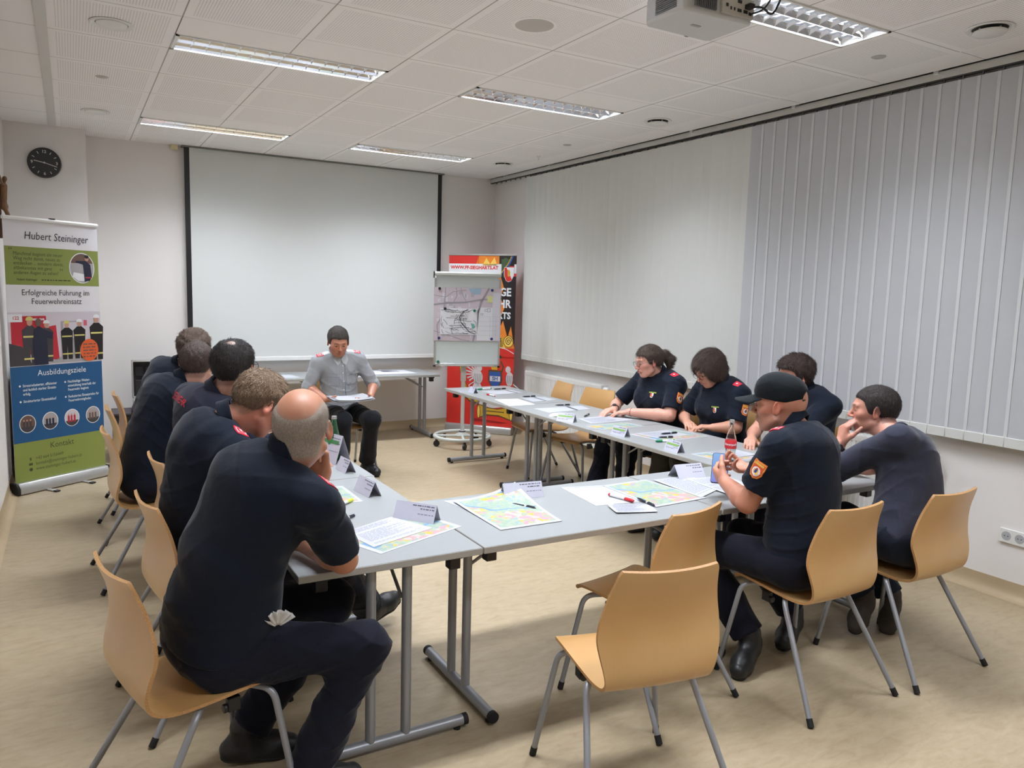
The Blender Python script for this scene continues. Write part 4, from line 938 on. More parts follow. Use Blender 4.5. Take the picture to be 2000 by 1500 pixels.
# ------------------------------------------------------------------ things lying on the tables
def m_map():
    n = NB('printed_town_map', 0.5); v = n.new('ShaderNodeTexVoronoi', feature='F1'); v.inputs['Scale'].default_value = 38; n.link(n.obj, v.inputs['Vector'])
    e = n.new('ShaderNodeTexVoronoi', feature='DISTANCE_TO_EDGE'); e.inputs['Scale'].default_value = 38; n.link(n.obj, e.inputs['Vector'])
    big = n.noise(4.5, 3, None, 0.4)
    sep = n.new('ShaderNodeSeparateColor'); n.link(v.outputs['Color'], sep.inputs[0])
    fields = n.ramp(sep.outputs[0], [(0.0, rgb(138, 162, 148)), (0.4, rgb(150, 168, 158)), (0.7, rgb(132, 158, 160)), (1.0, rgb(160, 168, 140))], 'CONSTANT')
    town = n.ramp(sep.outputs[1], [(0.0, rgb(184, 164, 66)), (0.25, rgb(182, 138, 154)), (0.6, rgb(148, 160, 138)), (0.85, rgb(178, 168, 170))], 'CONSTANT')
    c = n.mix(n.math('GREATER_THAN', big, 0.52), fields, town)
    c = n.mix(n.math('MULTIPLY', n.math('LESS_THAN', e.outputs['Distance'], 0.05), 0.55), c, rgb(184, 174, 108))
    river = n.math('LESS_THAN', n.math('ABSOLUTE', n.math('SUBTRACT', n.noise(2.2, 2), 0.47)), 0.012)
    c = n.mix(river, c, rgb(104, 142, 176)); n.color(c); return n.m
M_MAP = m_map()
M_TXT = mat('printed_text_grey', rgb(84, 84, 96), 0.6); M_TXTL = mat('printed_text_light', rgb(132, 132, 148), 0.6); M_CARD = mat('card_white', rgb(190, 190, 204), 0.55, var=0.01); M_GSTRIPE = mat('card_green_stripe', rgb(128, 172, 84), 0.55)
_zs = [0]
def quad_sheet(name, label, cat, pts, z, base, group=None, border=None, text=0, th=0.0008, textm=None, lift=None, bars=None):
    """sheet of paper from its four corners on the table; lift = heights of the corners above z"""
    P = np.array(pts, float); c = P.mean(0); e = P[1]-P[0]; ang = math.atan2(e[1], e[0])
    t = empty(name, (c[0], c[1], z), ang, label, cat, group); ca, sa = math.cos(-ang), math.sin(-ang)
    Q = [((p[0]-c[0])*ca-(p[1]-c[1])*sa, (p[0]-c[0])*sa+(p[1]-c[1])*ca) for p in P]
    lift = lift or (0, 0, 0, 0); n = 10
    def at(u, v, k=0.0):
        a_ = [(1-u)*(1-v), u*(1-v), u*v, (1-u)*v]; x = sum(a_[i]*Q[i][0] for i in range(4)); y = sum(a_[i]*Q[i][1] for i in range(4))
        zz = sum(a_[i]**2.2*lift[i] for i in range(4)); return (x, y, zz+k)
    def patch(u0, v0, u1, v1, k, m_, nm=n, par=t, name='print'):
        mb = MB(); vs = [at(u0+(u1-u0)*i/nm, v0+(v1-v0)*j/nm, k) for j in range(nm+1) for i in range(nm+1)]
        mb.add(vs, [(j*(nm+1)+i, j*(nm+1)+i+1, (j+1)*(nm+1)+i+1, (j+1)*(nm+1)+i) for j in range(nm) for i in range(nm)]); return mb
    mb = MB(); vs = []
    for k in (0, th): vs += [at(i/n, j/n, k) for j in range(n+1) for i in range(n+1)]
    I = lambda s, i, j: s*(n+1)**2+j*(n+1)+i
    fs = [(I(1, i, j), I(1, i+1, j), I(1, i+1, j+1), I(1, i, j+1)) for j in range(n) for i in range(n)]+[(I(0, i, j), I(0, i, j+1), I(0, i+1, j+1), I(0, i+1, j)) for j in range(n) for i in range(n)]
    for i in range(n): fs += [(I(0, i, 0), I(0, i+1, 0), I(1, i+1, 0), I(1, i, 0)), (I(0, i+1, n), I(0, i, n), I(1, i, n), I(1, i+1, n)), (I(0, 0, i+1), I(0, 0, i), I(1, 0, i), I(1, 0, i+1)), (I(0, n, i), I(0, n, i+1), I(1, n, i+1), I(1, n, i))]
    mb.add(vs, fs).build('paper_sheet', base, t, smooth=30)
    if border is not None: patch(0.05, 0.05, 0.95, 0.95, th+0.0003, None).build('map_print', M_MAP, t, smooth=30)
    if text:
        rn = random.Random(text); mb = MB(); v = 0.93
        while v > 0.10:
            if rn.random() < 0.85:
                u = 0.08; end = rn.uniform(0.55, 0.93)
                while u < end:
                    w_ = rn.uniform(0.03, 0.12); a_, b_, c_, d_ = (at(u, v, th+0.0003), at(min(u+w_, end), v, th+0.0003), at(min(u+w_, end), v+0.014, th+0.0003), at(u, v+0.014, th+0.0003)); mb.add([a_, b_, c_, d_], [(0, 1, 2, 3)]); u += w_+0.015
            v -= 0.036
        mb.build('print_lines', textm or M_TXTL, t, smooth=0)
    if bars:
        for (u0, v0, u1, v1) in bars:
            MB().add([at(u0, v0, th+0.0004), at(u1, v0, th+0.0004), at(u1, v1, th+0.0004), at(u0, v1, th+0.0004)], [(0, 1, 2, 3)]).build('print_bar', M_INK, t, smooth=0)
    return t
def tent(label, a, b, h=0.072, w=0.085, m_=None, stripe=False, seed=1, group='folded name cards on the tables', tilt=0.0):
    """folded card: the face that shows its print has its lower edge running from a to b (world), the card leans away to the left of a->b"""
    a = np.array(a, float); b = np.array(b, float); L = float(np.linalg.norm(b-a)); ang = math.atan2(b[1]-a[1], b[0]-a[0])
    t = empty('name_card', (a[0], a[1], TH+0.0006), ang, label, 'name card', group); th = 0.0009; m_ = m_ or M_CARD
    hy = w/2
    def panel(y0, y1, nm):
        d = 1 if y1 > y0 else -1; vs = [(0, y0, 0), (L, y0, 0), (L, y1, h), (0, y1, h), (0, y0+d*th*1.4, 0), (L, y0+d*th*1.4, 0), (L, y1, h-th*1.8), (0, y1, h-th*1.8)]
        return MB().add(vs, [(0, 1, 2, 3), (7, 6, 5, 4), (0, 4, 5, 1), (1, 5, 6, 2), (3, 2, 6, 7), (0, 3, 7, 4)]).build(nm, m_, t, smooth=0)
    panel(0, hy, 'front_panel'); panel(w, hy, 'back_panel')
    S = math.hypot(hy, h); ar = Art((0, 0, 0), (1, 0, 0), (0, hy/S, h/S), 0.0005)
    # the print reads from the other side: small lines near the fold
    ar.words(L*0.42, S*0.86, L*0.96, 0.0042, M_TXT, 1, seed); ar.words(L*0.62, S*0.70, L*0.96, 0.0042, M_TXT, 1, seed+5); ar.words(L*0.58, S*0.42, L*0.96, 0.0038, M_TXTL, 1, seed+9)
    if stripe: ar.rect(L*0.06, S*0.55, L*0.9, S*0.72, M_GSTRIPE, 2); ar.words(L*0.1, S*0.3, L*0.7, 0.005, M_TXTL, 1, seed)
    ar.build('card_print', t); return t
def pen(label, p0, p1, kind='ballpoint', z=TH+0.002, group='pens on the tables'):
    p0 = np.array(p0, float); p1 = np.array(p1, float); L = float(np.linalg.norm(p1-p0)); ang = math.atan2(p1[1]-p0[1], p1[0]-p0[0])
    r = 0.0055 if kind == 'ballpoint' else 0.0075; t = empty('pen' if kind == 'ballpoint' else 'marker', (p0[0], p0[1], z+r), ang, label, 'pen' if kind == 'ballpoint' else 'marker', group)
    if kind == 'ballpoint':
        MB().lathe([(0.0, 0), (0.0012, 0.0), (0.0045, L*0.12), (r, L*0.2), (r, L*0.55)], axis=(1, 0, 0), n=16).build('grip', mat('pen_navy', rgb(22, 28, 44), 0.4), t)
        MB().lathe([(r, L*0.55), (r, L*0.63)], axis=(1, 0, 0), n=16).build('ring', M_ALU, t)
        MB().lathe([(r, L*0.63), (r*0.95, L*0.95), (r*0.5, L*0.96), (r*0.4, L), (0, L)], axis=(1, 0, 0), n=16).build('barrel', mat('pen_navy', rgb(22, 28, 44), 0.4), t)
        MB().box((L*0.66, -0.0015, r), (L*0.95, 0.0015, r+0.002)).build('clip', M_BLACK, t)
    else:
        cm = {'red': mat('marker_red', rgb(204, 40, 50), 0.35), 'green': mat('marker_green', rgb(20, 122, 84), 0.35), 'black': M_BLACK, 'yellow': mat('marker_lime', rgb(196, 206, 60), 0.35)}[kind]
        MB().lathe([(0, 0), (r*0.9, 0), (r, 0.004), (r, L*0.66), (r*0.8, L*0.68)], axis=(1, 0, 0), n=18).build('barrel', M_WHITE, t)
        MB().lathe([(r*1.08, L*0.66), (r*1.08, L*0.95), (r*0.7, L), (0, L)], axis=(1, 0, 0), n=18).build('cap', cm, t)
        MB().lathe([(r*1.01, 0.002), (r*1.01, 0.012)], axis=(1, 0, 0), n=18).build('end_plug', cm, t)
    return t
S = quad_sheet; MG = 'town maps on the tables'; PG = 'sheets of print on the tables'
S('town_map', 'town map under the text sheet at the bald man\'s elbow', 'map', [(0.925, 2.51), (1.329, 2.68), (1.235, 2.95), (0.831, 2.742)], TH+0.0004, M_PAPER, MG, border=1)
S('text_sheet', 'printed sheet of text lying on the town map before the bald man', 'paper', [(0.925, 2.585), (1.212, 2.705), (1.118, 2.915), (0.88, 2.80)], TH+0.0022, M_PAPER, PG, text=3)
S('blank_sheet', 'white sheet showing under the left edge of the lifted centre map', 'paper', [(1.46, 2.86), (1.70, 2.75), (1.80, 3.02), (1.417, 3.05)], TH+0.0004, M_PAPER, PG)
S('town_map', 'curled town map with a dark pen on it in the middle of the front table', 'map', [(1.445, 2.568), (1.737, 2.569), (1.775, 3.03), (1.446, 3.01)], TH+0.0022, M_PAPER, MG, border=1, lift=(0, 0, 0.055, 0.006))
S('blank_sheet', 'blank white sheet left of the second front map', 'paper', [(2.005, 2.70), (2.26, 2.67), (2.29, 2.98), (2.039, 3.04)], TH+0.0004, M_PAPER, PG, bars=[(0.08, 0.93, 0.9, 0.938)])
S('town_map', 'town map beside the red marker on the front table', 'map', [(2.24, 2.567), (2.566, 2.59), (2.525, 2.99), (2.248, 2.98)], TH+0.0022, M_PAPER, MG, border=1)
S('folded_leaflet', 'folded white leaflet nearest the table edge under the dark pen', 'leaflet', [(2.01, 2.558), (2.191, 2.501), (2.246, 2.619), (2.046, 2.672)], TH+0.0042, M_PAPER, None, text=8, lift=(0.004, 0.001, 0, 0.006))
S('text_sheet', 'printed sheet under the standing name card by the phone', 'paper', [(2.54, 2.60), (2.77, 2.70), (2.80, 2.968), (2.555, 2.961)], TH+0.004, M_PAPER, PG, text=11)
S('text_sheet', 'printed sheet under the capped man\'s hands', 'paper', [(2.70, 2.55), (2.92, 2.60), (2.98, 2.88), (2.72, 2.90)], TH+0.0055, M_PAPER, PG, text=12)
S('town_map', 'town map half hidden under the bald man\'s shoulder, beside the lime marker', 'map', [(0.80, 3.19), (1.092, 3.19), (1.092, 3.49), (0.80, 3.49)], TH+0.0004, M_PAPER, MG, border=1)
S('town_map', 'town map before the fair-haired man on the left column', 'map', [(0.80, 3.66), (1.08, 3.68), (1.06, 4.05), (0.78, 4.04)], TH+0.0004, M_PAPER, MG, border=1)
S('blank_sheet', 'white sheet at the far corner of the right column of tables', 'paper', [(3.12, 6.372), (3.283, 6.351), (3.40, 6.52), (3.16, 6.53)], TH+0.0004, M_PAPER, PG, text=21)
S('blank_sheet', 'white sheet with dark bar farthest up the right column', 'paper', [(3.366, 6.15), (3.675, 6.17), (3.66, 6.38), (3.344, 6.383)], TH+0.0004, M_PAPER, PG, bars=[(0.78, 0.0, 0.84, 0.95)])
S('text_sheet', 'printed sheet with yellow edge second up the right column', 'paper', [(3.133, 5.48), (3.386, 5.475), (3.42, 5.83), (3.20, 5.86)], TH+0.0004, mat('paper_cream', rgb(228, 230, 218), 0.6), PG, text=22)
S('blank_sheet', 'white sheet with dark bar second up the right column', 'paper', [(3.45, 5.62), (3.72, 5.66), (3.72, 5.86), (3.47, 5.86)], TH+0.0004, M_PAPER, PG, bars=[(0.50, 0.0, 0.57, 0.97)])
S('blank_sheet', 'white sheet with dark bar before the nearer empty radiator chair', 'paper', [(3.254, 5.049), (3.686, 5.10), (3.73, 5.29), (3.247, 5.28)], TH+0.0004, M_PAPER, PG, bars=[(0.66, 0.0, 0.71, 0.97)])
S('text_sheet', 'printed sheet under the hands of the woman with glasses', 'paper', [(3.27, 4.50), (3.68, 4.52), (3.66, 4.78), (3.30, 4.72)], TH+0.0012, M_PAPER, PG, text=23)
S('town_map', 'pale town map before the woman with glasses', 'map', [(3.203, 4.262), (3.582, 4.275), (3.55, 4.46), (3.157, 4.42)], TH+0.0004, M_PAPER, MG, border=1)
S('town_map', 'town map before the woman with the brown bob', 'map', [(3.32, 3.76), (3.749, 3.79), (3.70, 4.09), (3.27, 4.06)], TH+0.0004, M_PAPER, MG, border=1)
S('text_sheet', 'printed sheet under the pen before the woman with the brown bob', 'paper', [(3.352, 3.868), (3.657, 3.88), (3.61, 4.06), (3.32, 4.05)], TH+0.0022, M_PAPER, PG, text=24)
S('town_map', 'town map beside the glass bottle on the right column', 'map', [(3.235, 3.13), (3.53, 3.15), (3.515, 3.40), (3.206, 3.39)], TH+0.0004, M_PAPER, MG, border=1)
S('text_sheet', 'printed sheet with black outline behind the glass bottle', 'paper', [(3.33, 3.20), (3.58, 3.21), (3.57, 3.39), (3.32, 3.38)], TH+0.0022, M_PAPER, PG, text=25, bars=[(0.02, 0.02, 0.98, 0.035), (0.02, 0.95, 0.98, 0.965)])
S('blank_sheet', 'map sheet spread over the right end of the table under the screen', 'paper', [(2.75, 8.02), (3.38, 8.03), (3.36, 8.40), (2.80, 8.40)], TH+0.0004, M_PALE, PG, bars=[(0.10, 0.1, 0.13, 0.6)])
S('text_sheet', 'small sheet on the map at the right end of the table under the screen', 'paper', [(3.05, 8.25), (3.25, 8.24), (3.26, 8.40), (3.06, 8.42)], TH+0.003, M_PAPER, PG, text=26, lift=(0.01, 0, 0, 0.01))
S('blank_sheet', 'sheet on the table behind the left arm of the man in grey', 'paper', [(1.75, 7.95), (2.03, 7.95), (2.02, 8.25), (1.74, 8.25)], TH+0.0004, M_PAPER, PG)
tent('name card in front of the bald man, largest and nearest', (1.119, 2.899), (1.236, 2.753), 0.07, 0.065, seed=2)
tent('name card behind the curled centre map', (1.68, 2.955), (1.873, 2.929), 0.068, 0.065, seed=3)
tent('name card at the capped man\'s hands', (2.696, 2.922), (2.867, 2.907), 0.068, 0.10, seed=4)
tent('name card alone on the left column, second from the camera', (1.115, 3.40), (1.132, 3.235), 0.070, 0.065, seed=5)
tent('name card on the left column beside the bald man\'s hand', (1.166, 3.849), (1.177, 3.721), 0.066, 0.06, seed=6)
tent('green striped name card before the woman with glasses', (3.09, 4.70), (3.165, 4.585), 0.062, 0.075, stripe=True, seed=7)
tent('green striped name card between the two women', (3.155, 4.12), (3.165, 3.98), 0.062, 0.055, stripe=True, seed=8)
tent('green striped name card by the green marker, nearest of the right column', (3.15, 3.57), (3.14, 3.437), 0.066, 0.06, stripe=True, seed=9)
tent('small name card at the far end of the right column', (3.20, 6.38), (3.20, 6.27), 0.055, 0.05, seed=10)
# the larger card stood up on the left column, leaning on a green bottle
t = tent('large leaning card with a green bar before the green bottle', (1.13, 4.13), (1.19, 3.93), 0.15, 0.10, seed=11, stripe=False)
ar = Art((0, 0, 0), (1, 0, 0), (0, 0.05/0.158, 0.15/0.158), 0.0006); ar.rect(0.02, 0.105, 0.19, 0.125, mat('card_dark_green', rgb(70, 130, 84), 0.55), 2); ar.build('green_bar', t)
pen('dark pen on the curled centre map', (1.66, 2.865), (1.72, 2.75), z=TH+0.0045)
pen('dark pen beside the red marker on the front table', (2.243, 2.708), (2.225, 2.56), z=TH+0.005)
pen('dark pen at the far end of the right column', (3.509, 6.45), (3.647, 6.45)); pen('dark pen second up the right column', (3.508, 5.90), (3.640, 5.885)); pen('dark pen on the sheet before the nearer radiator chair', (3.505, 5.35), (3.640, 5.325))
pen('dark pen before the hands of the woman with glasses', (3.389, 4.765), (3.50, 4.85)); pen('dark pen on the sheet before the woman with the brown bob', (3.46, 3.955), (3.60, 3.948), z=TH+0.004)
pen('black pen lying on the map by the green marker', (3.361, 3.865), (3.46, 3.831), z=TH+0.0035); pen('blue pen tip showing past the bald man\'s sleeve', (0.90, 2.93), (0.985, 2.98))
MGG2 = 'markers on the tables'
pen('red and white marker on the front table', (2.158, 2.81), (2.192, 2.668), 'red', group=MGG2, z=TH+0.003); pen('green marker before the brown-haired woman', (3.38, 3.73), (3.25, 3.762), 'green', group=MGG2)
pen('red marker far up the right column', (3.29, 6.00), (3.262, 6.125), 'red', group=MGG2); pen('green marker at the far corner of the right column', (3.51, 6.50), (3.34, 6.468), 'green', group=MGG2)
pen('lime green marker on the left column past the bald man\'s sleeve', (0.95, 3.135), (1.05, 3.208), 'yellow', group=MGG2)
t = empty('tablet_mouse', (3.225, 4.90, TH), 0.3, 'small white plastic bag lying before the woman with glasses', 'bag'); t.name = 'plastic_bag'
rn = random.Random(5); mb = MB(); n = 18; vs = []
for j in range(7):
    for i in range(n):
        th = 2*math.pi*i/n; r = math.cos(j/6*math.pi/2)**0.6 if j < 6 else 0.02; w_ = 1+0.10*math.sin(3*th+j)+0.05*rn.random(); vs.append((0.065*r*w_*math.cos(th), 0.045*r*w_*math.sin(th), 0.001+0.022*math.sin(j/6*math.pi/2)*(0.85+0.15*rn.random())))
mb.add(vs, [(j*n+i, j*n+(i+1) % n, (j+1)*n+(i+1) % n, (j+1)*n+i) for j in range(6) for i in range(n)]+[tuple(reversed(range(n))), tuple(6*n+i for i in range(n))]).build('bag_film', mat('bag_film', rgb(214, 214, 212), 0.3), t, smooth=60)
# glass bottle of water with red label
M_GLASS = mat('clear_glass', (0.93, 0.96, 0.95, 1), 0.02, trans=1.0, ior=1.45); M_GGLASS = mat('green_glass', (0.20, 0.50, 0.30, 1), 0.05, trans=0.9, ior=1.45); M_WAT = mat('water', (0.93, 0.96, 0.97, 1), 0.0, trans=1.0, ior=1.33)
def bottle(x, y, label, gm, lab, capm, green=False):
    t = empty('bottle', (x, y, TH+0.0005), 0, label, 'bottle'); s = 1.0
    pr = [(0.0, 0.006), (0.022, 0.003), (0.027, 0.0), (0.030, 0.005), (0.031, 0.02), (0.0285, 0.045), (0.0300, 0.07), (0.0330, 0.10), (0.0315, 0.125), (0.024, 0.155), (0.016, 0.19), (0.0125, 0.215), (0.0125, 0.232), (0.0135, 0.234)]
    inn = [(r-0.0028 if r > 0.004 else r, z+0.003) for r, z in pr[1:]][::-1]
    MB().lathe(pr+[(0.0105, 0.234)]+inn[1:]+[(0.0, 0.009)], n=40).build('glass', gm, t, smooth=60)
    MB().lathe([(0, 0.010), (0.024, 0.010), (0.0275, 0.02), (0.0255, 0.045), (0.0270, 0.07), (0.0300, 0.098), (0.029, 0.115), (0, 0.115)], n=40).build('water', M_WAT, t, smooth=60)
    MB().lathe([(0.0330, 0.078), (0.0338, 0.10), (0.0335, 0.118), (0.0318, 0.128)], n=40).build('label', lab, t, smooth=60)
    if not green:
        mb = MB(); vs, fs = text_geo('Römerquelle', 0.017, 'CENTER', 0.85, 0.2, 0.0004); th0 = math.atan2(-y, -x)
        vv = [(0.0345*math.cos(th0+u/0.034), 0.0345*math.sin(th0+u/0.034), 0.103+v) for u, v in vs]; mb.add(vv, fs).build('label_script', M_INKW, t, smooth=0)
    MB().lathe([(0, 0.244), (0.013, 0.244), (0.0142, 0.241), (0.0142, 0.229), (0.0138, 0.228)][::-1], n=28).build('cap', capm, t, smooth=60)
bottle(3.285, 3.15, 'clear glass water bottle with red label on the right column', M_GLASS, mat('label_red', rgb(205, 40, 50), 0.5), M_ALU)
bottle(1.22, 4.05, 'green glass bottle with silver cap behind the leaning card', M_GGLASS, mat('label_green', rgb(60, 150, 80), 0.5), M_ALU, True)
# ------------------------------------------------------------------ signed-distance modelling of people
def V3(*a): return np.array(a, float)
def nrm(v): v = np.asarray(v, float); return v/max(1e-9, np.linalg.norm(v))
def frame(fwd, up=(0, 0, 1)):
    """rows: right, forward, up"""
    f = nrm(fwd); r = nrm(np.cross(f, up)); u = np.cross(r, f); return np.array([r, f, u])
class SDF:
    def __init__(s): s.p = []
    def cap(s, a, b, ra, rb=None, k=0.02, op='u', M=None, sc=None):
        a = np.asarray(a, float); b = np.asarray(b, float); s.p.append(('c', a, b, ra, ra if rb is None else rb, k, op)); return s
    def ell(s, c, r, F=None, k=0.02, op='u'):
        s.p.append(('e', np.asarray(c, float), np.asarray(r, float), np.eye(3) if F is None else F, None, k, op)); return s
    def box(s, c, r, F=None, rr=0.01, k=0.01, op='u'):
        s.p.append(('b', np.asarray(c, float), np.asarray(r, float), np.eye(3) if F is None else F, rr, k, op)); return s
    def plane(s, c, n, k=0.0):   # keep the side against n
        s.p.append(('pl', np.asarray(c, float), nrm(n), None, None, k, 'i')); return s
    def sub(s, other, k=0.01, op='u', infl=0.0, shift=0.0):
        s.p.append(('g', other, infl, None, None, k, op)); return s
    def fn(s, f, op='i', k=0.0): s.p.append(('f', f, None, None, None, k, op)); return s
    def bounds(s):
        lo = np.full(3, 1e9); hi = -lo
        for q in s.p:
            if q[6] != 'u': continue
            if q[0] == 'c':
                for p, r in ((q[1], q[3]), (q[2], q[4])): lo = np.minimum(lo, p-r); hi = np.maximum(hi, p+r)
            elif q[0] in 'eb': r = np.linalg.norm(q[2]) if q[0] == 'b' else q[2].max(); lo = np.minimum(lo, q[1]-r); hi = np.maximum(hi, q[1]+r)
            elif q[0] == 'g': a, b = q[1].bounds(); lo = np.minimum(lo, a-q[2]); hi = np.maximum(hi, b+q[2])
        return lo, hi
    def __call__(s, P):
        d = np.full(len(P), 0.5)
        for q in s.p:
            t, k, op = q[0], q[5], q[6]; idx = None
            if t in 'ceb' and op == 'u':
                if t == 'c': lo = np.minimum(q[1]-q[3], q[2]-q[4]); hi = np.maximum(q[1]+q[3], q[2]+q[4])
                else: r = np.linalg.norm(q[2]) if t == 'b' else q[2].max(); lo = q[1]-r; hi = q[1]+r
                m = 0.09; idx = np.nonzero(((P > lo-m) & (P < hi+m)).all(1))[0]
                if len(idx) == 0: continue
                X = P[idx]
            else: X = P
            if t == 'c':
                a, b = q[1], q[2]; ab = b-a; h = np.clip(((X-a)@ab)/max(1e-9, ab@ab), 0, 1); v = np.linalg.norm(X-a-h[:, None]*ab, axis=1)-(q[3]+(q[4]-q[3])*h)
            elif t == 'e':
                y = (X-q[1])@q[3].T; k0 = np.linalg.norm(y/q[2], axis=1); k1 = np.linalg.norm(y/q[2]**2, axis=1)+1e-9; v = k0*(k0-1)/k1
            elif t == 'b':
                y = np.abs((X-q[1])@q[3].T)-q[2]+q[4]; v = np.linalg.norm(np.maximum(y, 0), axis=1)+np.minimum(y.max(1), 0)-q[4]
            elif t == 'pl': v = (X-q[1])@q[2]
            elif t == 'g': v = q[1](X)-q[2]
            elif t == 'f': v = q[1](X)
            cur = d if idx is None else d[idx]
            if op == 'u':
                if k > 0: h = np.clip(0.5+0.5*(cur-v)/k, 0, 1); o = cur*(1-h)+v*h-k*h*(1-h)
                else: o = np.minimum(cur, v)
            elif op == 'i':
                if k > 0: h = np.clip(0.5-0.5*(cur-v)/k, 0, 1); o = cur*(1-h)+v*h+k*h*(1-h)
                else: o = np.maximum(cur, v)
            elif op == 's':
                v = -v
                if k > 0: h = np.clip(0.5-0.5*(cur-v)/k, 0, 1); o = cur*(1-h)+v*h+k*h*(1-h)
                else: o = np.maximum(cur, v)
            elif op == 'add': o = cur+v
            if idx is None: d = o
            else: d[idx] = o
        return d

def surface(sdf, h):
    """surface nets over a sparse grid"""
    lo, hi = sdf.bounds(); lo = lo-0.05; hi = hi+0.05; B = 8
    nb = np.ceil((hi-lo)/(h*B)).astype(int)
    bx = np.stack(np.meshgrid(*[np.arange(n) for n in nb], indexing='ij'), -1).reshape(-1, 3)
    dc = sdf(lo+(bx+0.5)*h*B); act = bx[np.abs(dc) < h*B*0.95+0.012]
    N = nb*B+1; A = np.full(N, 1.0, np.float32)
    # inside fill from the coarse sign
    sg = dc.reshape(nb)
    for i in range(0): pass
    full = np.where(sg < 0, -1.0, 1.0).astype(np.float32)
    A[:-1, :-1, :-1] = np.repeat(np.repeat(np.repeat(full, B, 0), B, 1), B, 2)
    g = np.stack(np.meshgrid(*[np.arange(B+1)]*3, indexing='ij'), -1).reshape(-1, 3)
    CH = 400
    for s0 in range(0, len(act), CH):
        ids = (act[s0:s0+CH, None, :]*B+g[None]).reshape(-1, 3)
        v = sdf(lo+ids*h); A[ids[:, 0], ids[:, 1], ids[:, 2]] = v
    S = A < 0
    c = np.zeros(np.array(S.shape)-1, np.uint8)
    for dx in (0, 1):
        for dy in (0, 1):
            for dz in (0, 1): c += S[dx:S.shape[0]-1+dx, dy:S.shape[1]-1+dy, dz:S.shape[2]-1+dz]
    cells = np.argwhere((c > 0) & (c < 8)); idx = np.full(c.shape, -1, np.int32); idx[cells[:, 0], cells[:, 1], cells[:, 2]] = np.arange(len(cells))
    co = np.array([(x, y, z) for x in (0, 1) for y in (0, 1) for z in (0, 1)]); val = np.stack([A[cells[:, 0]+o[0], cells[:, 1]+o[1], cells[:, 2]+o[2]] for o in co], 1)
    acc = np.zeros((len(cells), 3)); cnt = np.zeros(len(cells))
    for i in range(8):
        for j in range(i+1, 8):
            if np.abs(co[i]-co[j]).sum() != 1: continue
            a, b = val[:, i], val[:, j]; m = (a < 0) != (b < 0); t = np.where(m, a/np.where(m, a-b, 1), 0)
            acc[m] += (co[i]+t[m, None]*(co[j]-co[i])); cnt[m] += 1
    verts = lo+(cells+acc/cnt[:, None])*h
    quads = []
    for ax in range(3):
        sl0 = [slice(None)]*3; sl1 = [slice(None)]*3; sl0[ax] = slice(0, -1); sl1[ax] = slice(1, None)
        d = S[tuple(sl0)] != S[tuple(sl1)]; e = np.argwhere(d); o1, o2 = [(1, 2), (2, 0), (0, 1)][ax]
        e = e[(e[:, o1] > 0) & (e[:, o2] > 0) & (e[:, o1] < c.shape[o1]) & (e[:, o2] < c.shape[o2])]
        def cell(d1, d2):
            q = e.copy(); q[:, o1] -= d1; q[:, o2] -= d2; return idx[q[:, 0], q[:, 1], q[:, 2]]
        Q = np.stack([cell(1, 1), cell(0, 1), cell(0, 0), cell(1, 0)], 1); inside = S[e[:, 0], e[:, 1], e[:, 2]]
        Q[~inside] = Q[~inside][:, ::-1]; quads.append(Q)
    Q = np.concatenate(quads); Q = Q[(Q >= 0).all(1)]; return verts, Q

def sdf_obj(name, sdf, h, m, parent, base, cols=None, smooth_it=1, label=None, strands=None):
    v, q = surface(sdf, h)
    for _ in range(smooth_it):   # one light relaxation then snap back to the surface
        s = np.zeros_like(v); n = np.zeros(len(v))
        for a, b in ((0, 1), (1, 2), (2, 3), (3, 0)):
            np.add.at(s, q[:, a], v[q[:, b]]); np.add.at(n, q[:, a], 1); np.add.at(s, q[:, b], v[q[:, a]]); np.add.at(n, q[:, b], 1)
        v = v*0.4+0.6*s/np.maximum(n, 1)[:, None]
    me = bpy.data.meshes.new(name); me.vertices.add(len(v)); me.vertices.foreach_set('co', (v-base).astype(np.float32).ravel())
    me.loops.add(len(q)*4); me.loops.foreach_set('vertex_index', q.astype(np.int32).ravel()); me.polygons.add(len(q))
    me.polygons.foreach_set('loop_start', np.arange(0, len(q)*4, 4, dtype=np.int32)); me.polygons.foreach_set('use_smooth', np.ones(len(q), bool)); me.update(calc_edges=True)
    if cols is not None:
        at = me.color_attributes.new('tone', 'FLOAT_COLOR', 'POINT'); at.data.foreach_set('color', cols(v).astype(np.float32).ravel())
    me.materials.append(m); o = bpy.data.objects.new(name, me); COL.objects.link(o); o.parent = parent
    if label: o['label'] = label
    if strands is not None:
        strands(o, v-base, q)
    return o

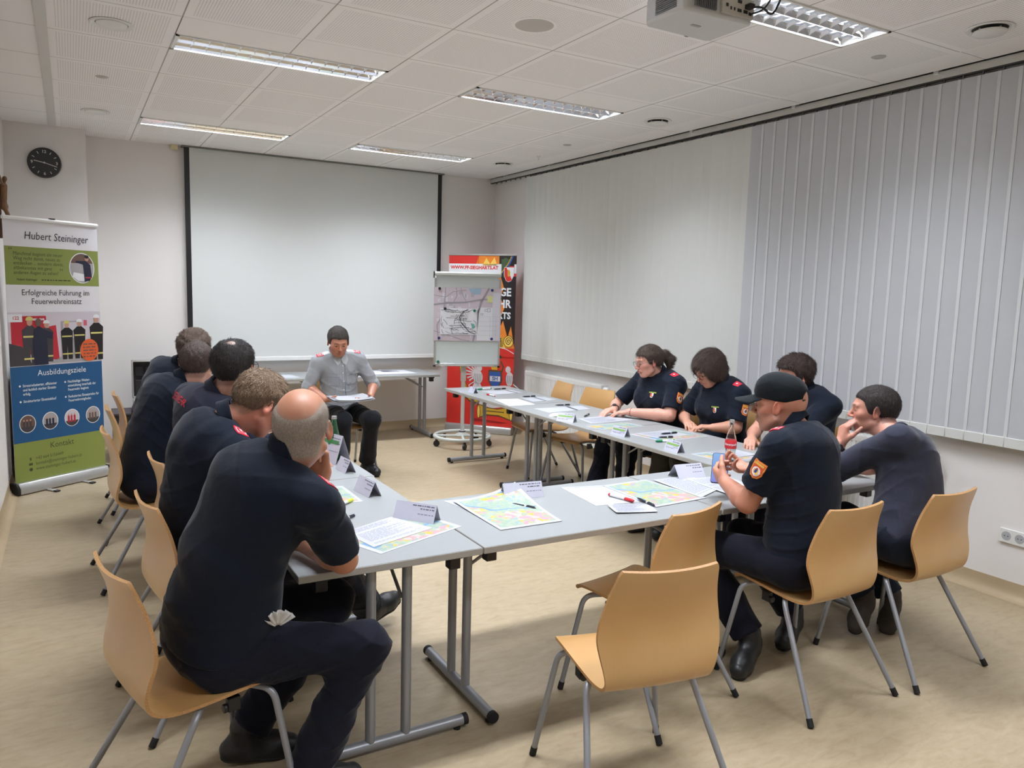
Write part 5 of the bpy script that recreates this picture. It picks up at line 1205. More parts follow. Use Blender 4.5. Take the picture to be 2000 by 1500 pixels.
def add_strands(seed, HF, hd, base, n, ln, w, lift, flow=(0, -0.5, -1), jit=0.35, only=None):
    """short locks of hair laid over the hair mass, in the same mesh"""
    def f(o, v, q):
        r = np.random.RandomState(seed); me = o.data; c = v[q].mean(1); nn = np.cross(v[q[:, 2]]-v[q[:, 0]], v[q[:, 3]]-v[q[:, 1]]); A = np.linalg.norm(nn, axis=1); nn = nn/np.maximum(A, 1e-9)[:, None]
        out = ((c-(hd-base))*nn).sum(1) > 0; A = A*out*(only(c+base) if only is not None else 1); pick = r.choice(len(q), n, p=A/A.sum()); p = c[pick]+r.normal(size=(n, 3))*0.0015; nr = nn[pick]
        loc = (p-(hd-base))@HF.T; fl = np.tile(np.array(flow, float), (n, 1)); top = np.clip((loc[:, 2]-0.05)/0.05, 0, 1)[:, None]
        fl = fl*(1-top)+np.array([0.15, 1.0 if flow[1] < 0 else 0.8, -0.1])*top*(1 if flow[2] < 0 else 1); fl = fl@HF+r.normal(size=(n, 3))*jit
        t = fl-nr*(fl*nr).sum(1)[:, None]; t /= np.maximum(np.linalg.norm(t, axis=1), 1e-6)[:, None]; s = np.cross(t, nr)
        L = ln*(0.6+0.8*r.rand(n))[:, None]; W_ = w*(0.6+0.8*r.rand(n))[:, None]; lf = lift*(0.3+1.2*r.rand(n))[:, None]
        p0 = p-nr*0.0015; p1 = p+t*L*0.5+nr*lf; p2 = p+t*L+nr*lf*0.4+s*L*0.12*r.normal(size=(n, 1))
        V = np.stack([p0-s*W_, p0+s*W_, p1+s*W_*0.8, p1-s*W_*0.8, p2], 1).reshape(-1, 3); n0 = len(me.vertices)
        co = np.concatenate([v, V]); Q4 = np.arange(n)[:, None]*5+n0+np.array([0, 1, 2, 3]); T3 = np.arange(n)[:, None]*5+n0+np.array([3, 2, 4])
        m = o.data.materials[0]; m2 = bpy.data.meshes.new(o.name); faces = [tuple(x) for x in q]+[tuple(x) for x in Q4]+[tuple(x) for x in T3]
        m2.from_pydata([tuple(x) for x in co], [], faces); m2.polygons.foreach_set('use_smooth', [True]*len(faces)); m2.materials.append(m); m2.update(); old = o.data; o.data = m2; bpy.data.meshes.remove(old)
    return f

def m_skin():
    n = NB('skin', 0.48); at = n.new('ShaderNodeAttribute'); at.attribute_name = 'tone'
    c = n.mix(n.math('MULTIPLY', n.noise(38, 4), 0.22), at.outputs['Color'], (0.30, 0.10, 0.07, 1)); n.color(c)
    n.b.inputs['Subsurface Weight'].default_value = 0.12; n.b.inputs['Subsurface Radius'].default_value = (0.5, 0.2, 0.12); n.b.inputs['Subsurface Scale'].default_value = 0.015
    n.bump(n.noise(260, 3), 0.10, 0.0015); return n.m
M_SKIN = m_skin()
def m_hair(name, c0, c1, sc=(90, 90, 22), rough=0.6):
    n = NB(name, rough); c = n.mix(n.math('MULTIPLY_ADD', n.noise(1.0, 6, n.mapping(sc)), 2.0, -0.5, True), c0, c1); n.color(c); n.bump(n.noise(1.0, 5, n.mapping(tuple(q*4 for q in sc))), 0.7, 0.004); n.b.inputs['Specular IOR Level'].default_value = 0.35; return n.m
def m_cloth(name, c, var=0.12, sheen=0.12, rough=0.9):
    n = NB(name, rough); a = tuple(q*(1-var) for q in c[:3])+(1,); b = tuple(q*(1+var) for q in c[:3])+(1,)
    n.color(n.mix(n.noise(5, 4), a, b)); f = n.noise(420, 2); w = n.noise(9, 4, n.mapping((1, 1, 1.8)), 0.6)
    n.bump(n.math('ADD', n.math('MULTIPLY', f, 0.12), w), 0.35, 0.010); n.b.inputs['Sheen Weight'].default_value = sheen; n.b.inputs['Sheen Roughness'].default_value = 0.4; n.b.inputs['Specular IOR Level'].default_value = 0.2
    return n.m
M_POLO = m_cloth('navy_polo', rgb(20, 27, 40)); M_POLO2 = m_cloth('navy_grey_sweatshirt', rgb(38, 40, 54)); M_TEE = m_cloth('dark_grey_tee', rgb(52, 54, 68), sheen=0.2)
M_TROU = m_cloth('navy_trousers', rgb(22, 24, 36)); M_TROUB = m_cloth('black_trousers', rgb(26, 27, 32)); M_JEANS = m_cloth('dark_jeans', rgb(28, 34, 46)); M_GSH = m_cloth('grey_shirt', rgb(160, 164, 168), 0.03, 0.05)
M_SHOE = mat('black_leather', rgb(24, 24, 26), 0.45, var=0.2, bump=0.3, bscale=30); M_SOLE = mat('shoe_sole', rgb(30, 28, 28), 0.8, var=0.1); M_SHOEB = mat('brown_grey_suede', rgb(62, 54, 48), 0.8, var=0.15, bump=0.3)
M_EPR = mat('epaulette_red', rgb(196, 26, 50), 0.7, var=0.05, vscale=60); M_PAT = mat('patch_orange', rgb(232, 120, 40), 0.7, var=0.05, vscale=60); M_PAY = mat('patch_gold', rgb(232, 190, 90), 0.7)
M_EYE = mat('eye_white', rgb(225, 220, 214), 0.25); M_IRIS = mat('eye_iris', rgb(50, 44, 40), 0.2); M_GFR = mat('glasses_frame', rgb(40, 38, 40), 0.35, metal=0.5); M_LENS = mat('spectacle_lens', (0.95, 0.97, 0.97, 1), 0.02, trans=1.0, ior=1.02)

def ik(S, Wr, a, b, pole):
    S, Wr, pole = map(lambda q: np.asarray(q, float), (S, Wr, pole)); d = Wr-S; L = np.linalg.norm(d)
    if L > (a+b)*0.999: Wr = S+d/L*(a+b)*0.999; d = Wr-S; L = np.linalg.norm(d)
    x = (a*a-b*b+L*L)/(2*L); hgt = math.sqrt(max(0, a*a-x*x)); e = d/L; p = pole-S; p = p-e*(p@e); return S+e*x+nrm(p)*hgt, Wr

def hand(sd, w, d, n, side, curl=0.5, spread=0.2, s=1.0, pinch=0.0, fore=None, thumb=0.5):
    """w wrist, d towards the fingers, n out of the palm, side +1 right hand, -1 left hand"""
    d = nrm(d); n = nrm(np.asarray(n, float)-d*(np.asarray(n, float)@d)); t = np.cross(d, n)*side
    g = SDF(); w = np.asarray(w, float)
    for off, ln in ((0.026, 0.085), (0.009, 0.088), (-0.009, 0.083), (-0.026, 0.074)):
        g.cap(w+d*0.012*s+t*off*0.55*s, w+d*ln*s+t*off*s, 0.0145*s, 0.0118*s, 0.014)
    g.ell(w+d*0.035*s+t*0.022*s+n*0.008*s, (0.017*s, 0.030*s, 0.016*s), np.array([t, d, n]), 0.014)
    FL_ = (((0.027, 0.085), (0.044, 0.026, 0.020)), ((0.009, 0.089), (0.049, 0.030, 0.021)), ((-0.010, 0.084), (0.045, 0.028, 0.020)), ((-0.028, 0.073), (0.035, 0.020, 0.018)))
    for i, ((off, ln), segs) in enumerate(FL_):
        p = w+d*ln*s+t*off*s; cu = curl if not isinstance(curl, (list, tuple)) else curl[i]; a = 0.0; dd = nrm(d+t*off*spread*6); f = SDF(); r = (0.0098, 0.0100, 0.0095, 0.0084)[i]*s
        for j, sg in enumerate(segs):
            a += cu*(0.75, 0.95, 0.7)[j]; v = dd*math.cos(a)+n*math.sin(a); q = p+v*sg*s; f.cap(p, q, r*(1-0.07*j), r*(0.93-0.07*j), 0.004); p = q
        g.sub(f, 0.005)
    p = w+d*0.022*s+t*0.024*s+n*0.006*s; f = SDF(); tv = nrm(d*0.72+t*0.66+n*(0.25+0.2*thumb))
    for j, (sg, r0) in enumerate(((0.040, 0.0135), (0.032, 0.0112), (0.026, 0.0100))):
        q = p+tv*sg*s; f.cap(p, q, r0*s, (r0-0.0012)*s, 0.005); p = q; tv = nrm(tv+n*0.30*thumb-t*0.45*thumb+d*0.15)
    g.sub(f, 0.010); sd.sub(g, 0.012)

def head_sdf(c, F, s=1.0, jaw=1.0, ears=True):
    """c centre of the skull, F rows right/forward/up"""
    g = SDF(); L = lambda x, y, z: c+(F[0]*x+F[1]*y+F[2]*z)*s
    g.ell(L(0, -0.014, 0.032), np.array((0.0755, 0.0965, 0.083))*s, F, 0.02)
    g.ell(L(0, -0.045, 0.010), np.array((0.068, 0.062, 0.068))*s, F, 0.03)
    g.ell(L(0, 0.030, -0.018), np.array((0.060, 0.060, 0.080))*s, F, 0.03)
    g.ell(L(0, 0.030, -0.066), np.array((0.052*jaw, 0.050, 0.042))*s, F, 0.03)
    g.ell(L(0, 0.066, -0.094), np.array((0.024*jaw, 0.020, 0.018))*s, F, 0.022)
    for sx in (1, -1):
        g.ell(L(sx*0.040, 0.058, -0.018), np.array((0.024, 0.022, 0.020))*s, F, 0.02)      # cheekbones
        g.cap(L(sx*0.010, 0.086, 0.024), L(sx*0.042, 0.074, 0.024), 0.0085*s, 0.0075*s, 0.014)   # brow
        g.ell(L(sx*0.031, 0.094, 0.006), np.array((0.017, 0.014, 0.0115))*s, F, 0.012, 's')  # socket
        g.ell(L(sx*0.031, 0.0735, 0.004), np.array((0.0140, 0.0125, 0.0115))*s, F, 0.004)     # lid over the ball
        g.cap(L(sx*0.060, 0.005, -0.060), L(sx*0.030, 0.055, -0.092), 0.014*s, 0.014*s, 0.022)  # jaw line
    g.cap(L(0, 0.086, 0.012), L(0, 0.1085, -0.024), 0.0070*s, 0.0095*s, 0.010)    # nose
    g.ell(L(0, 0.1075, -0.028), np.array((0.0105, 0.0100, 0.0090))*s, F, 0.006)
    for sx in (1, -1): g.ell(L(sx*0.0115, 0.0975, -0.031), np.array((0.0068, 0.0085, 0.0065))*s, F, 0.006)
    g.ell(L(0, 0.083, -0.058), np.array((0.026, 0.015, 0.017))*s, F, 0.012)
    g.cap(L(-0.017, 0.0915, -0.0515), L(0.017, 0.0915, -0.0515), 0.0050*s, None, 0.006); g.cap(L(-0.014, 0.0920, -0.0630), L(0.014, 0.0920, -0.0630), 0.0058*s, None, 0.006)
    g.cap(L(-0.022, 0.0985, -0.0572), L(0.022, 0.0985, -0.0572), 0.0022*s, None, 0.003, 's')
    for sx in ((1, -1) if ears else ()):   # ears
        e = SDF(); n1 = nrm(F[0]*sx*0.85-F[1]*0.45); b1 = F[2]*0.97-F[1]*0.22; b1 = nrm(b1-n1*(b1@n1)); a1 = np.cross(b1, n1); E = np.array([n1, a1, b1]); ce = L(sx*0.0805, -0.008, -0.006)
        e.ell(ce, np.array((0.0062, 0.0185, 0.0320))*s, E, 0.0); e.ell(ce-F[2]*0.020*s+F[1]*0.005*s, np.array((0.0060, 0.0125, 0.014))*s, E, 0.006)
        e.ell(ce+n1*0.0065*s+F[1]*0.002*s+F[2]*0.003*s, np.array((0.0055, 0.0105, 0.0190))*s, E, 0.005, 's'); g.sub(e, 0.006)
    return g

HAIR = {}
def hair_mat(name, *a, **k):
    if name not in HAIR: HAIR[name] = m_hair(name, *a, **k)
    return HAIR[name]

def torso(sd, H, Nk, fy, sy, bulge, w=1.0, dp=1.0, infl=0.0, belly=1.0, bust=0.0, low=True):
    """pelvis H, neck base Nk; fy, sy yaw of pelvis and shoulders; returns frame function"""
    ff = lambda a: V3(math.cos(R_(a)), math.sin(R_(a)), 0); C1 = (H+Nk)/2-nrm(ff((fy+sy)/2))*bulge
    def pt(t): return (1-t)**2*H+2*t*(1-t)*C1+t*t*Nk
    def fr(t):
        up = nrm(2*(1-t)*(C1-H)+2*t*(Nk-C1)); a = fy+(sy-fy)*t; f0 = ff(a); r = nrm(np.cross(f0, up)); f = np.cross(up, r); return np.array([r, f, up])
    e = infl
    if low: F = fr(0.0); sd.ell(pt(0.0)-F[1]*0.01, (0.170*w+e, 0.122*dp+e, 0.115+e), F, 0.05)
    F = fr(0.25); sd.ell(pt(0.22)+F[1]*0.012*belly, (0.158*w+e, 0.118*dp*belly+e, 0.125+e), F, 0.06)
    F = fr(0.5); sd.ell(pt(0.48)+F[1]*0.005, (0.156*w+e, 0.112*dp*(0.5+0.5*belly)+e, 0.13+e), F, 0.06)
    F = fr(0.75); sd.ell(pt(0.72), (0.166*w+e, 0.108*dp+e, 0.125+e), F, 0.06)
    F = fr(0.95); sd.ell(pt(0.88)-F[1]*0.022, (0.165*w+e, 0.092*dp+e, 0.092+e), F, 0.07)
    if bust:
        F = fr(0.7)
        for sx in (1, -1): sd.ell(pt(0.66)+F[1]*0.085*dp+F[0]*sx*0.072, (0.075+e, 0.065*bust+e, 0.07+e), F, 0.05)
    return pt, fr

def noise_fn(seed, amp, sc=1.0):
    r = np.random.RandomState(seed); K = r.normal(size=(9, 3))*np.array([17, 17, 30])*sc; ph = r.uniform(0, 6.28, 9); K2 = r.normal(size=(4, 3))*8*sc; p2 = r.uniform(0, 6.28, 4)
    def f(P):
        w = np.sin(P@K2.T+p2); o = np.zeros(len(P))
        for i in range(6): o += np.sin(P@K[i]+ph[i]+2.0*w[:, i % 4])*np.exp(-0.12*i)
        rd = np.zeros(len(P))
        for i in range(6, 9): rd += (1-np.abs(np.sin(P@K[i]*0.8+ph[i]+2.4*w[:, i % 4])))**3*(0.5+0.5*w[:, (i+1) % 4])
        return amp*(o/3.5-rd*0.9)
    return f

def project(sd, P, off):
    P = P.copy(); e = 0.002
    for _ in range(7):
        d = sd(P); G = np.stack([sd(P+np.eye(3)[k]*e)-sd(P-np.eye(3)[k]*e) for k in range(3)], 1)/(2*e); G /= np.maximum(np.linalg.norm(G, axis=1), 1e-6)[:, None]; P = P-G*(d-off)[:, None]
    return P
def decal(sd, c, out, up, shapes, parent, base, name, sc=1.0, n=1, lift=0.0022):
    """print or badge laid on the cloth: shapes = (polygon in metres, material, layer)"""
    out = nrm(out); c = project(sd, np.array([c], float), 0.0)[0]
    e = 0.004; G = nrm([sd((c+np.eye(3)[k]*e)[None])[0]-sd((c-np.eye(3)[k]*e)[None])[0] for k in range(3)]); z = G
    y = np.asarray(up, float); y = nrm(y-z*(y@z)); x = np.cross(y, z); mb = MB(); ms = []
    for poly, m, lay in shapes:
        if m not in ms: ms.append(m)
        if isinstance(poly, tuple) and poly[0] == 'text':
            vs, fs = text_geo(poly[1], poly[2], 'CENTER', poly[5] if len(poly) > 5 else 1.0, 0, 0.0006); P = np.array([c+x*(v[0]+poly[3])+y*(v[1]+poly[4]) for v in vs]); P = project(sd, P, lift+0.0006*lay); mb.add(P, fs, ms.index(m)); continue
        # fan subdivide for curvature
        poly = np.array(poly); cen = poly.mean(0); R = 4; vs = []; fs = []; k = len(poly); fine = []
        for i in range(k):
            a, b = poly[i], poly[(i+1) % k]; sN = max(1, int(np.linalg.norm(b-a)/0.012))
            for q in range(sN): fine.append(a+(b-a)*q/sN)
        fine = np.array(fine); k = len(fine); vs.append(cen)
        for j in range(1, R+1):
            for p in fine: vs.append(cen+(p-cen)*j/R)
        for i in range(k): fs.append((0, 1+i, 1+(i+1) % k))
        for j in range(R-1):
            for i in range(k): fs.append((1+j*k+i, 1+(j+1)*k+i, 1+(j+1)*k+(i+1) % k, 1+j*k+(i+1) % k))
        P = np.array([c+x*v[0]+y*v[1] for v in vs]); P = project(sd, P, lift+0.0006*lay)
        rim = project(sd, P[1+(R-1)*k:1+R*k], 0.0); nb = len(P); P = np.concatenate([P, rim]); fs += [(1+(R-1)*k+i, nb+i, nb+(i+1) % k, 1+(R-1)*k+(i+1) % k) for i in range(k)]
        mb.add(P, fs, ms.index(m))
    mb.v = [tuple(np.array(v)-base) for v in mb.v]
    return mb.build(name, ms, parent, smooth=60)
def R2(w, h, cx=0, cy=0): return [(cx-w/2, cy-h/2), (cx+w/2, cy-h/2), (cx+w/2, cy+h/2), (cx-w/2, cy+h/2)]
def C2(r, cx=0, cy=0, n=16, ry=None): return [(cx+r*math.cos(2*math.pi*k/n), cy+(ry or r)*math.sin(2*math.pi*k/n)) for k in range(n)]
EPA = [(R2(0.050, 0.062), M_EPR, 0), (R2(0.036, 0.040, 0, 0.002), M_INKW, 1), (R2(0.030, 0.034, 0, 0.002), M_EPR, 2), (C2(0.006, 0, 0.006), M_INKW, 3), (R2(0.007, 0.014, 0, -0.004), M_INKW, 3)]
EPA_S = [(R2(0.050, 0.055), M_EPR, 0), (C2(0.006, 0, 0.004, ry=0.008), M_INKW, 1)]
def shieldp(w, h): return [(-w/2, h/2), (w/2, h/2), (w/2, -h*0.18), (w*0.3, -h*0.42), (0, -h/2), (-w*0.3, -h*0.42), (-w/2, -h*0.18)]
PATCH = [(shieldp(0.066, 0.080), M_PAT, 0), (shieldp(0.058, 0.072), M_PAY, 1), (shieldp(0.054, 0.067), mat('patch_deep_orange', rgb(214, 84, 40), 0.7), 2), (R2(0.046, 0.009, 0, 0.026), M_PAY, 3), (C2(0.020, 0, -0.006), M_INKW, 3), (C2(0.013, 0, -0.006), M_PAY, 4), (R2(0.012, 0.016, 0, -0.006), mat('patch_blue', rgb(40, 70, 140), 0.7), 5), (C2(0.004, 0, 0.006), M_PRED, 5)]
CHEST = [(('text', 'FEUERWEHR', 0.013, 0, 0.024, 0.9), mat('stitch_lime', rgb(170, 190, 60), 0.7), 0), (shieldp(0.026, 0.038), M_INKW, 0), ([(-0.012, 0.017), (0.0, 0.017), (0.009, -0.009), (0, -0.017), (-0.012, -0.006)], M_PRED, 1), (C2(0.004, 0.001, -0.002, ry=0.009), M_GOLD, 2)]

def person(label, H, N, Hd, hyaw, hpitch, fy, sy, arms, legs, hroll=0.0, bulge=0.05, w=1.0, dp=1.0, belly=1.0, bust=0.0, h=0.0055, hh=None,
           shirt=M_POLO, trou=M_TROU, shoe=M_SHOE, skin=rgb(205, 150, 128), lips=None, hair=('short', rgb(60, 48, 42), rgb(84, 70, 60)), sleeve=0.62, shw=0.178, collar=True, hs=1.04, decals=(), brow=rgb(80, 62, 52), glasses=False, vis_face=True, jaw=1.0, stubble=None, neck_r=0.057, up_len=0.295, fo_len=0.262, tee=False, seed=1, group=None, noseg=False, cuffs=False, sh_off=(0, 0), shirt_len=0.0, body_infl=0.0):
    H, N, Hd = map(lambda q: np.asarray(q, float), (H, N, Hd)); base = V3(H[0], H[1], 0)
    root = empty('person', tuple(base), 0, label, 'person', group)
    # ---------- torso frames
    core = SDF(); pt, fr = torso(core, H, N, fy, sy, bulge, w, dp, -0.012, belly, bust*0.8)
    F = fr(0.95); S = {}
    for nm, sx in (('R', 1), ('L', -1)): S[nm] = pt(0.93)+F[0]*sx*shw*w-F[1]*0.0+F[2]*(-0.015)
    for nm, a in arms.items():
        if 'sh' in a: S[nm] = S[nm]+np.asarray(a['sh'], float)
    yaw, pit, rol = R_(hyaw), R_(hpitch), R_(hroll)
    fwd = V3(math.cos(yaw)*math.cos(pit), math.sin(yaw)*math.cos(pit), -math.sin(pit)); HF = frame(fwd)
    if rol: HF = np.array([HF[0]*math.cos(rol)+HF[2]*math.sin(rol), HF[1], -HF[0]*math.sin(rol)+HF[2]*math.cos(rol)])
    L = lambda x, y, z: Hd+(HF[0]*x+HF[1]*y+HF[2]*z)*hs
    hsd = head_sdf(Hd, HF, hs, jaw=jaw)
    body = SDF(); body.sub(hsd, 0.0); nb_ = N+F[2]*0.0-F[1]*0.005
    body.cap(nb_-F[2]*0.03, L(0, -0.030, -0.060), neck_r*1.08, neck_r, 0.022); body.cap(nb_, L(0, 0.0, -0.075), neck_r*0.9, neck_r*0.75, 0.02)
    body.sub(core, 0.03)
    sl = {}
    for nm, a in arms.items():
        side = 1 if nm == 'R' else -1; Wr = np.asarray(a['w'], float)
        if 'e' in a: E = np.asarray(a['e'], float)
        else: E, Wr = ik(S[nm], Wr, up_len, fo_len, a.get('pole', S[nm]+V3(0, 0, -1)))
        sl[nm] = (S[nm], E, Wr); th = a.get('thick', 1.0)
        body.cap(S[nm]-F[0]*side*0.02, S[nm], 0.052*th, 0.052*th, 0.03); body.cap(S[nm], E, 0.050*th, 0.041*th, 0.02); m_ = E+(Wr-E)*0.28; body.cap(E, m_, 0.040*th, 0.0425*th, 0.015); body.cap(m_, Wr, 0.0425*th, 0.0275*th, 0.015)
        d = a.get('d', Wr-E); hand(body, Wr, d, a.get('n', (0, 0, -1)), side, a.get('curl', 0.5), a.get('spread', 0.2), a.get('hs', 1.02), thumb=a.get('thumb', 0.5))
    # ---------- legs
    JL = {}
    for nm, sx in (('R', 1), ('L', -1)):
        g = legs[nm]; F0 = fr(0.0); hip = H+F0[0]*sx*0.090*w+F0[2]*(-0.01); K = np.asarray(g['k'], float); A = np.asarray(g['a'], float); JL[nm] = (hip, K, A, g.get('toe', fy), g.get('tp', 0.0))
        body.cap(hip, K, 0.070, 0.050, 0.03); body.cap(K, A, 0.048, 0.034, 0.02)
    sk = np.array(skin[:3]); lp = np.array((lips or rgb(170, 88, 84))[:3]); br = np.array(brow[:3]); red = sk*np.array([1.06, 0.72, 0.68])
    def cols(v):
        q = (v-Hd)@HF.T/hs; x, y, z = q[:, 0], q[:, 1], q[:, 2]; c = np.tile(sk, (len(v), 1)); near = np.linalg.norm(q, axis=1) < 0.16
        def mixc(m, col): m = np.clip(m, 0, 1)*near; c[:] = c*(1-m[:, None])+col*m[:, None]
        g2 = lambda dx, dy: np.exp(-(dx**2+dy**2))
        mixc(0.55*g2((np.abs(x)-0.040)/0.020, (z+0.022)/0.018)*(y > 0.02), red); mixc(0.6*g2(x/0.014, (z+0.028)/0.016)*(y > 0.085), red); mixc(0.65*(np.abs(x) > 0.076)*(np.abs(y+0.01) < 0.035)*(np.abs(z) < 0.045), red)
        mixc(1.1*g2(x/0.021, (z+0.0575)/0.0085)*(y > 0.070), lp); mixc(0.8*g2(x/0.020, (z+0.0572)/0.0018)*(y > 0.07), lp*0.3)
        bz = 0.0265+0.10*np.abs(np.abs(x)-0.030); mixc(1.0*g2((np.abs(x)-0.031)/0.016, (z-bz)/0.0042)*(y > 0.05), br)
        mixc(0.95*g2((np.abs(x)-0.031)/0.013, (z+0.0025)/0.0022)*(y > 0.055), np.array([0.05, 0.03, 0.025])); mixc(0.3*g2((np.abs(x)-0.031)/0.018, (z-0.006)/0.010)*(y > 0.055), sk*0.6)
        if hair[0] in ('fringe', 'short', 'thin', 'ponytail'):
            zl = np.interp(y, [-0.2, -0.055, -0.030, -0.008, 0.012, 0.028, 0.045, 0.070, 0.2], [-0.095 if hair[0] == 'fringe' else -0.082, -0.092 if hair[0] == 'fringe' else -0.080, -0.052, -0.004, -0.018, -0.006, 0.044, 0.060, 0.066])
            m_ = np.clip((z-zl+0.008)/0.014, 0, 1)
            if hair[0] == 'fringe':
                a_ = np.array([0, -0.090, 0.098]); b_ = np.array([0, 0.11, 0.115]); t_ = np.clip(((q-a_)@(b_-a_))/((b_-a_)@(b_-a_)), 0, 1); m_ = m_*np.clip((np.linalg.norm(q-a_-t_[:, None]*(b_-a_), axis=1)-0.058)/0.018, 0, 1)
            mixc(0.6*m_*(np.abs(x) < 0.088), np.array(hair[1][:3])*0.5+np.array(hair[2][:3])*0.5)
        if stubble is not None: mixc(0.40*((z < -0.030) & (y > -0.02) & (z > -0.115))*(1-g2(x/0.02, (z+0.057)/0.010)), np.array(stubble[:3]))
        return np.concatenate([c, np.ones((len(v), 1))], 1)
    bo = sdf_obj('body', body, hh or h, M_SKIN, root, base, cols)
    # ---------- shirt
    def build_shirt(extra=0.0):
        sh = SDF(); torso(sh, H, N, fy, sy, bulge, w, dp, 0.016+extra, belly, bust)
        for sx, nm in ((1, 'R'), (-1, 'L')):
            Sx = S[nm]; sh.cap(pt(0.97)+F[0]*sx*0.045*w-F[1]*0.012+F[2]*0.006, Sx-F[1]*0.006, 0.058, 0.062, 0.06)
            if nm in sl:
                _, E, Wr = sl[nm]; a = arms[nm]; fr_ = a.get('sleeve', sleeve); g = SDF()
                if fr_ <= 1.0:
                    e = Sx+(E-Sx)*fr_; g.cap(Sx, e+(E-Sx)*0.25, 0.066+extra, 0.068+extra, 0.0); g.plane(e, E-Sx, 0.004)
                else:
                    e = E+(Wr-E)*(fr_-1.0); g.cap(Sx, E, 0.064+extra, 0.056+extra, 0.0); g2_ = SDF(); g2_.cap(E, e+(Wr-E)*0.2, 0.056+extra, 0.046+extra, 0); g2_.plane(e, Wr-E, 0.003); g.sub(g2_, 0.02)
                sh.sub(g, 0.035)
        F0 = fr(0.0); hem = H+F0[2]*(0.015-shirt_len)
        sh.plane(hem, -F0[2], 0.01)
        tip = N+F[2]*0.038; sh.plane(tip, nrm(F[2]*1.0+F[1]*0.10), 0.012)
        return sh
    sh = build_shirt(body_infl); nf = noise_fn(seed, 0.0048, 0.9); sh.fn(nf, 'add'); shirt_ob = sdf_obj('shirt', sh, h, shirt, root, base)
    # neck opening: collar band
    if collar or tee:
        ax = nrm(L(0, -0.02, -0.07)-(nb_-F[2]*0.02)); c0 = nb_+ax*(0.030 if not tee else 0.024); Rc = neck_r*1.0+0.016 if not tee else neck_r+0.014; hc = 0.026 if not tee else 0.012; f1 = nrm(F[1]-ax*(F[1]@ax)); r1 = np.cross(f1, ax)
        def ring(P):
            q = P-c0; t_ = q@ax; y_ = q@f1; x_ = q@r1; rad = np.sqrt((x_/1.0)**2+((y_+0.004)/1.06)**2); slope = t_+0.28*y_
            shell = np.abs(rad-(Rc+0.20*np.maximum(-t_, -0.02)))-0.0052; band = np.abs(slope-(0.004))-hc
            o = np.maximum(shell, band)
            if not tee: o = np.maximum(o, -(np.abs(x_)*1.0-0.010-np.maximum(0, (y_-0.02))*0.12) * (y_ > 0.02) - (y_ <= 0.02)*1.0)
            return o
        cs = SDF(); cs.cap(c0-ax*0.05, c0+ax*0.05, Rc+0.03, Rc+0.03, 0); cs.fn(ring, 'i'); sdf_obj('collar', cs, 0.0038, shirt, shirt_ob, base, smooth_it=1)
    # ---------- trousers
    tr = SDF(); F0 = fr(0.0); tr.ell(H-F0[1]*0.012-V3(0, 0, 0.004), (0.178*w, 0.130*dp, 0.108), F0, 0.05)
    for nm in ('R', 'L'):
        hip, K, A, toe, tp = JL[nm]; tr.cap(hip, K, 0.096*(0.5+0.5*w), 0.068, 0.05); g = SDF(); g.cap(K, K+(A-K)*1.05, 0.067, 0.074, 0); g.plane(K+(A-K)*0.94, A-K, 0.004); tr.sub(g, 0.055)
    tr.fn(lambda P: (P[:, 2]*0-1.0) if False else -(P[:, 2]-0.012), 'i'); tr.fn(noise_fn(seed+40, 0.0070, 0.8), 'add'); sdf_obj('trousers', tr, h*1.1, trou, root, base)
    # ---------- shoes
    for nm in ('R', 'L'):
        hip, K, A, toe, tp = JL[nm]; f0 = V3(math.cos(R_(toe)), math.sin(R_(toe)), 0); p = R_(tp); fz = f0*math.cos(p)+V3(0, 0, -1)*math.sin(p); FF = frame(fz); up = FF[2]
        heel = A-fz*0.035-up*0.048; ball = A+fz*0.115-up*0.052; tp_ = A+fz*0.165-up*0.052; s_ = SDF()
        s_.cap(heel, ball, 0.041, 0.047, 0.02); s_.cap(ball, tp_, 0.047, 0.038, 0.02); s_.cap(A+up*0.03, A-up*0.03+fz*0.01, 0.048, 0.047, 0.03); s_.cap(A-up*0.01+fz*0.02, ball+up*0.01, 0.036, 0.030, 0.03)
        s_.plane(A-up*0.078, -up, 0.004); s_.fn(noise_fn(seed+7, 0.0012, 3), 'add')
        so = sdf_obj('shoe', s_, 0.006, shoe, root, base)
        s2 = SDF(); s2.cap(heel, ball, 0.045, 0.052, 0.01); s2.cap(ball, tp_, 0.052, 0.043, 0.01); s2.plane(A-up*0.088, -up, 0.002); s2.plane(A-up*0.070, up, 0.002); sdf_obj('sole', s2, 0.006, M_SOLE, so, base)
    # ---------- hair
    kind = hair[0]
    if kind != 'none':
        hm = hair_mat('hair_%s_%d' % (kind, int(sum(hair[1][:3])*1e5)), hair[1], hair[2], **(hair[3] if len(hair) > 3 else {}))
        def sk_in(e, k=0.03):
            g = SDF(); g.ell(L(0, -0.014, 0.034), (np.array((0.0755, 0.0965, 0.083))*hs+e), HF, 0.02); g.ell(L(0, -0.045, 0.010), (np.array((0.068, 0.062, 0.068))*hs+e), HF, k); return g
        loc = lambda P: (P-Hd)@HF.T/hs
        g = SDF(); skull = head_sdf(Hd, HF, hs, jaw=jaw, ears=False)
        if kind == 'fringe': skull.cap(nb_, L(0, -0.030, -0.060), neck_r*1.04, neck_r, 0.022)
        top = hair[4] if len(hair) > 4 else 0.010
        nzh = noise_fn(seed+3, 1.0, 2.6); nze = noise_fn(seed+9, 1.0, 5.0)
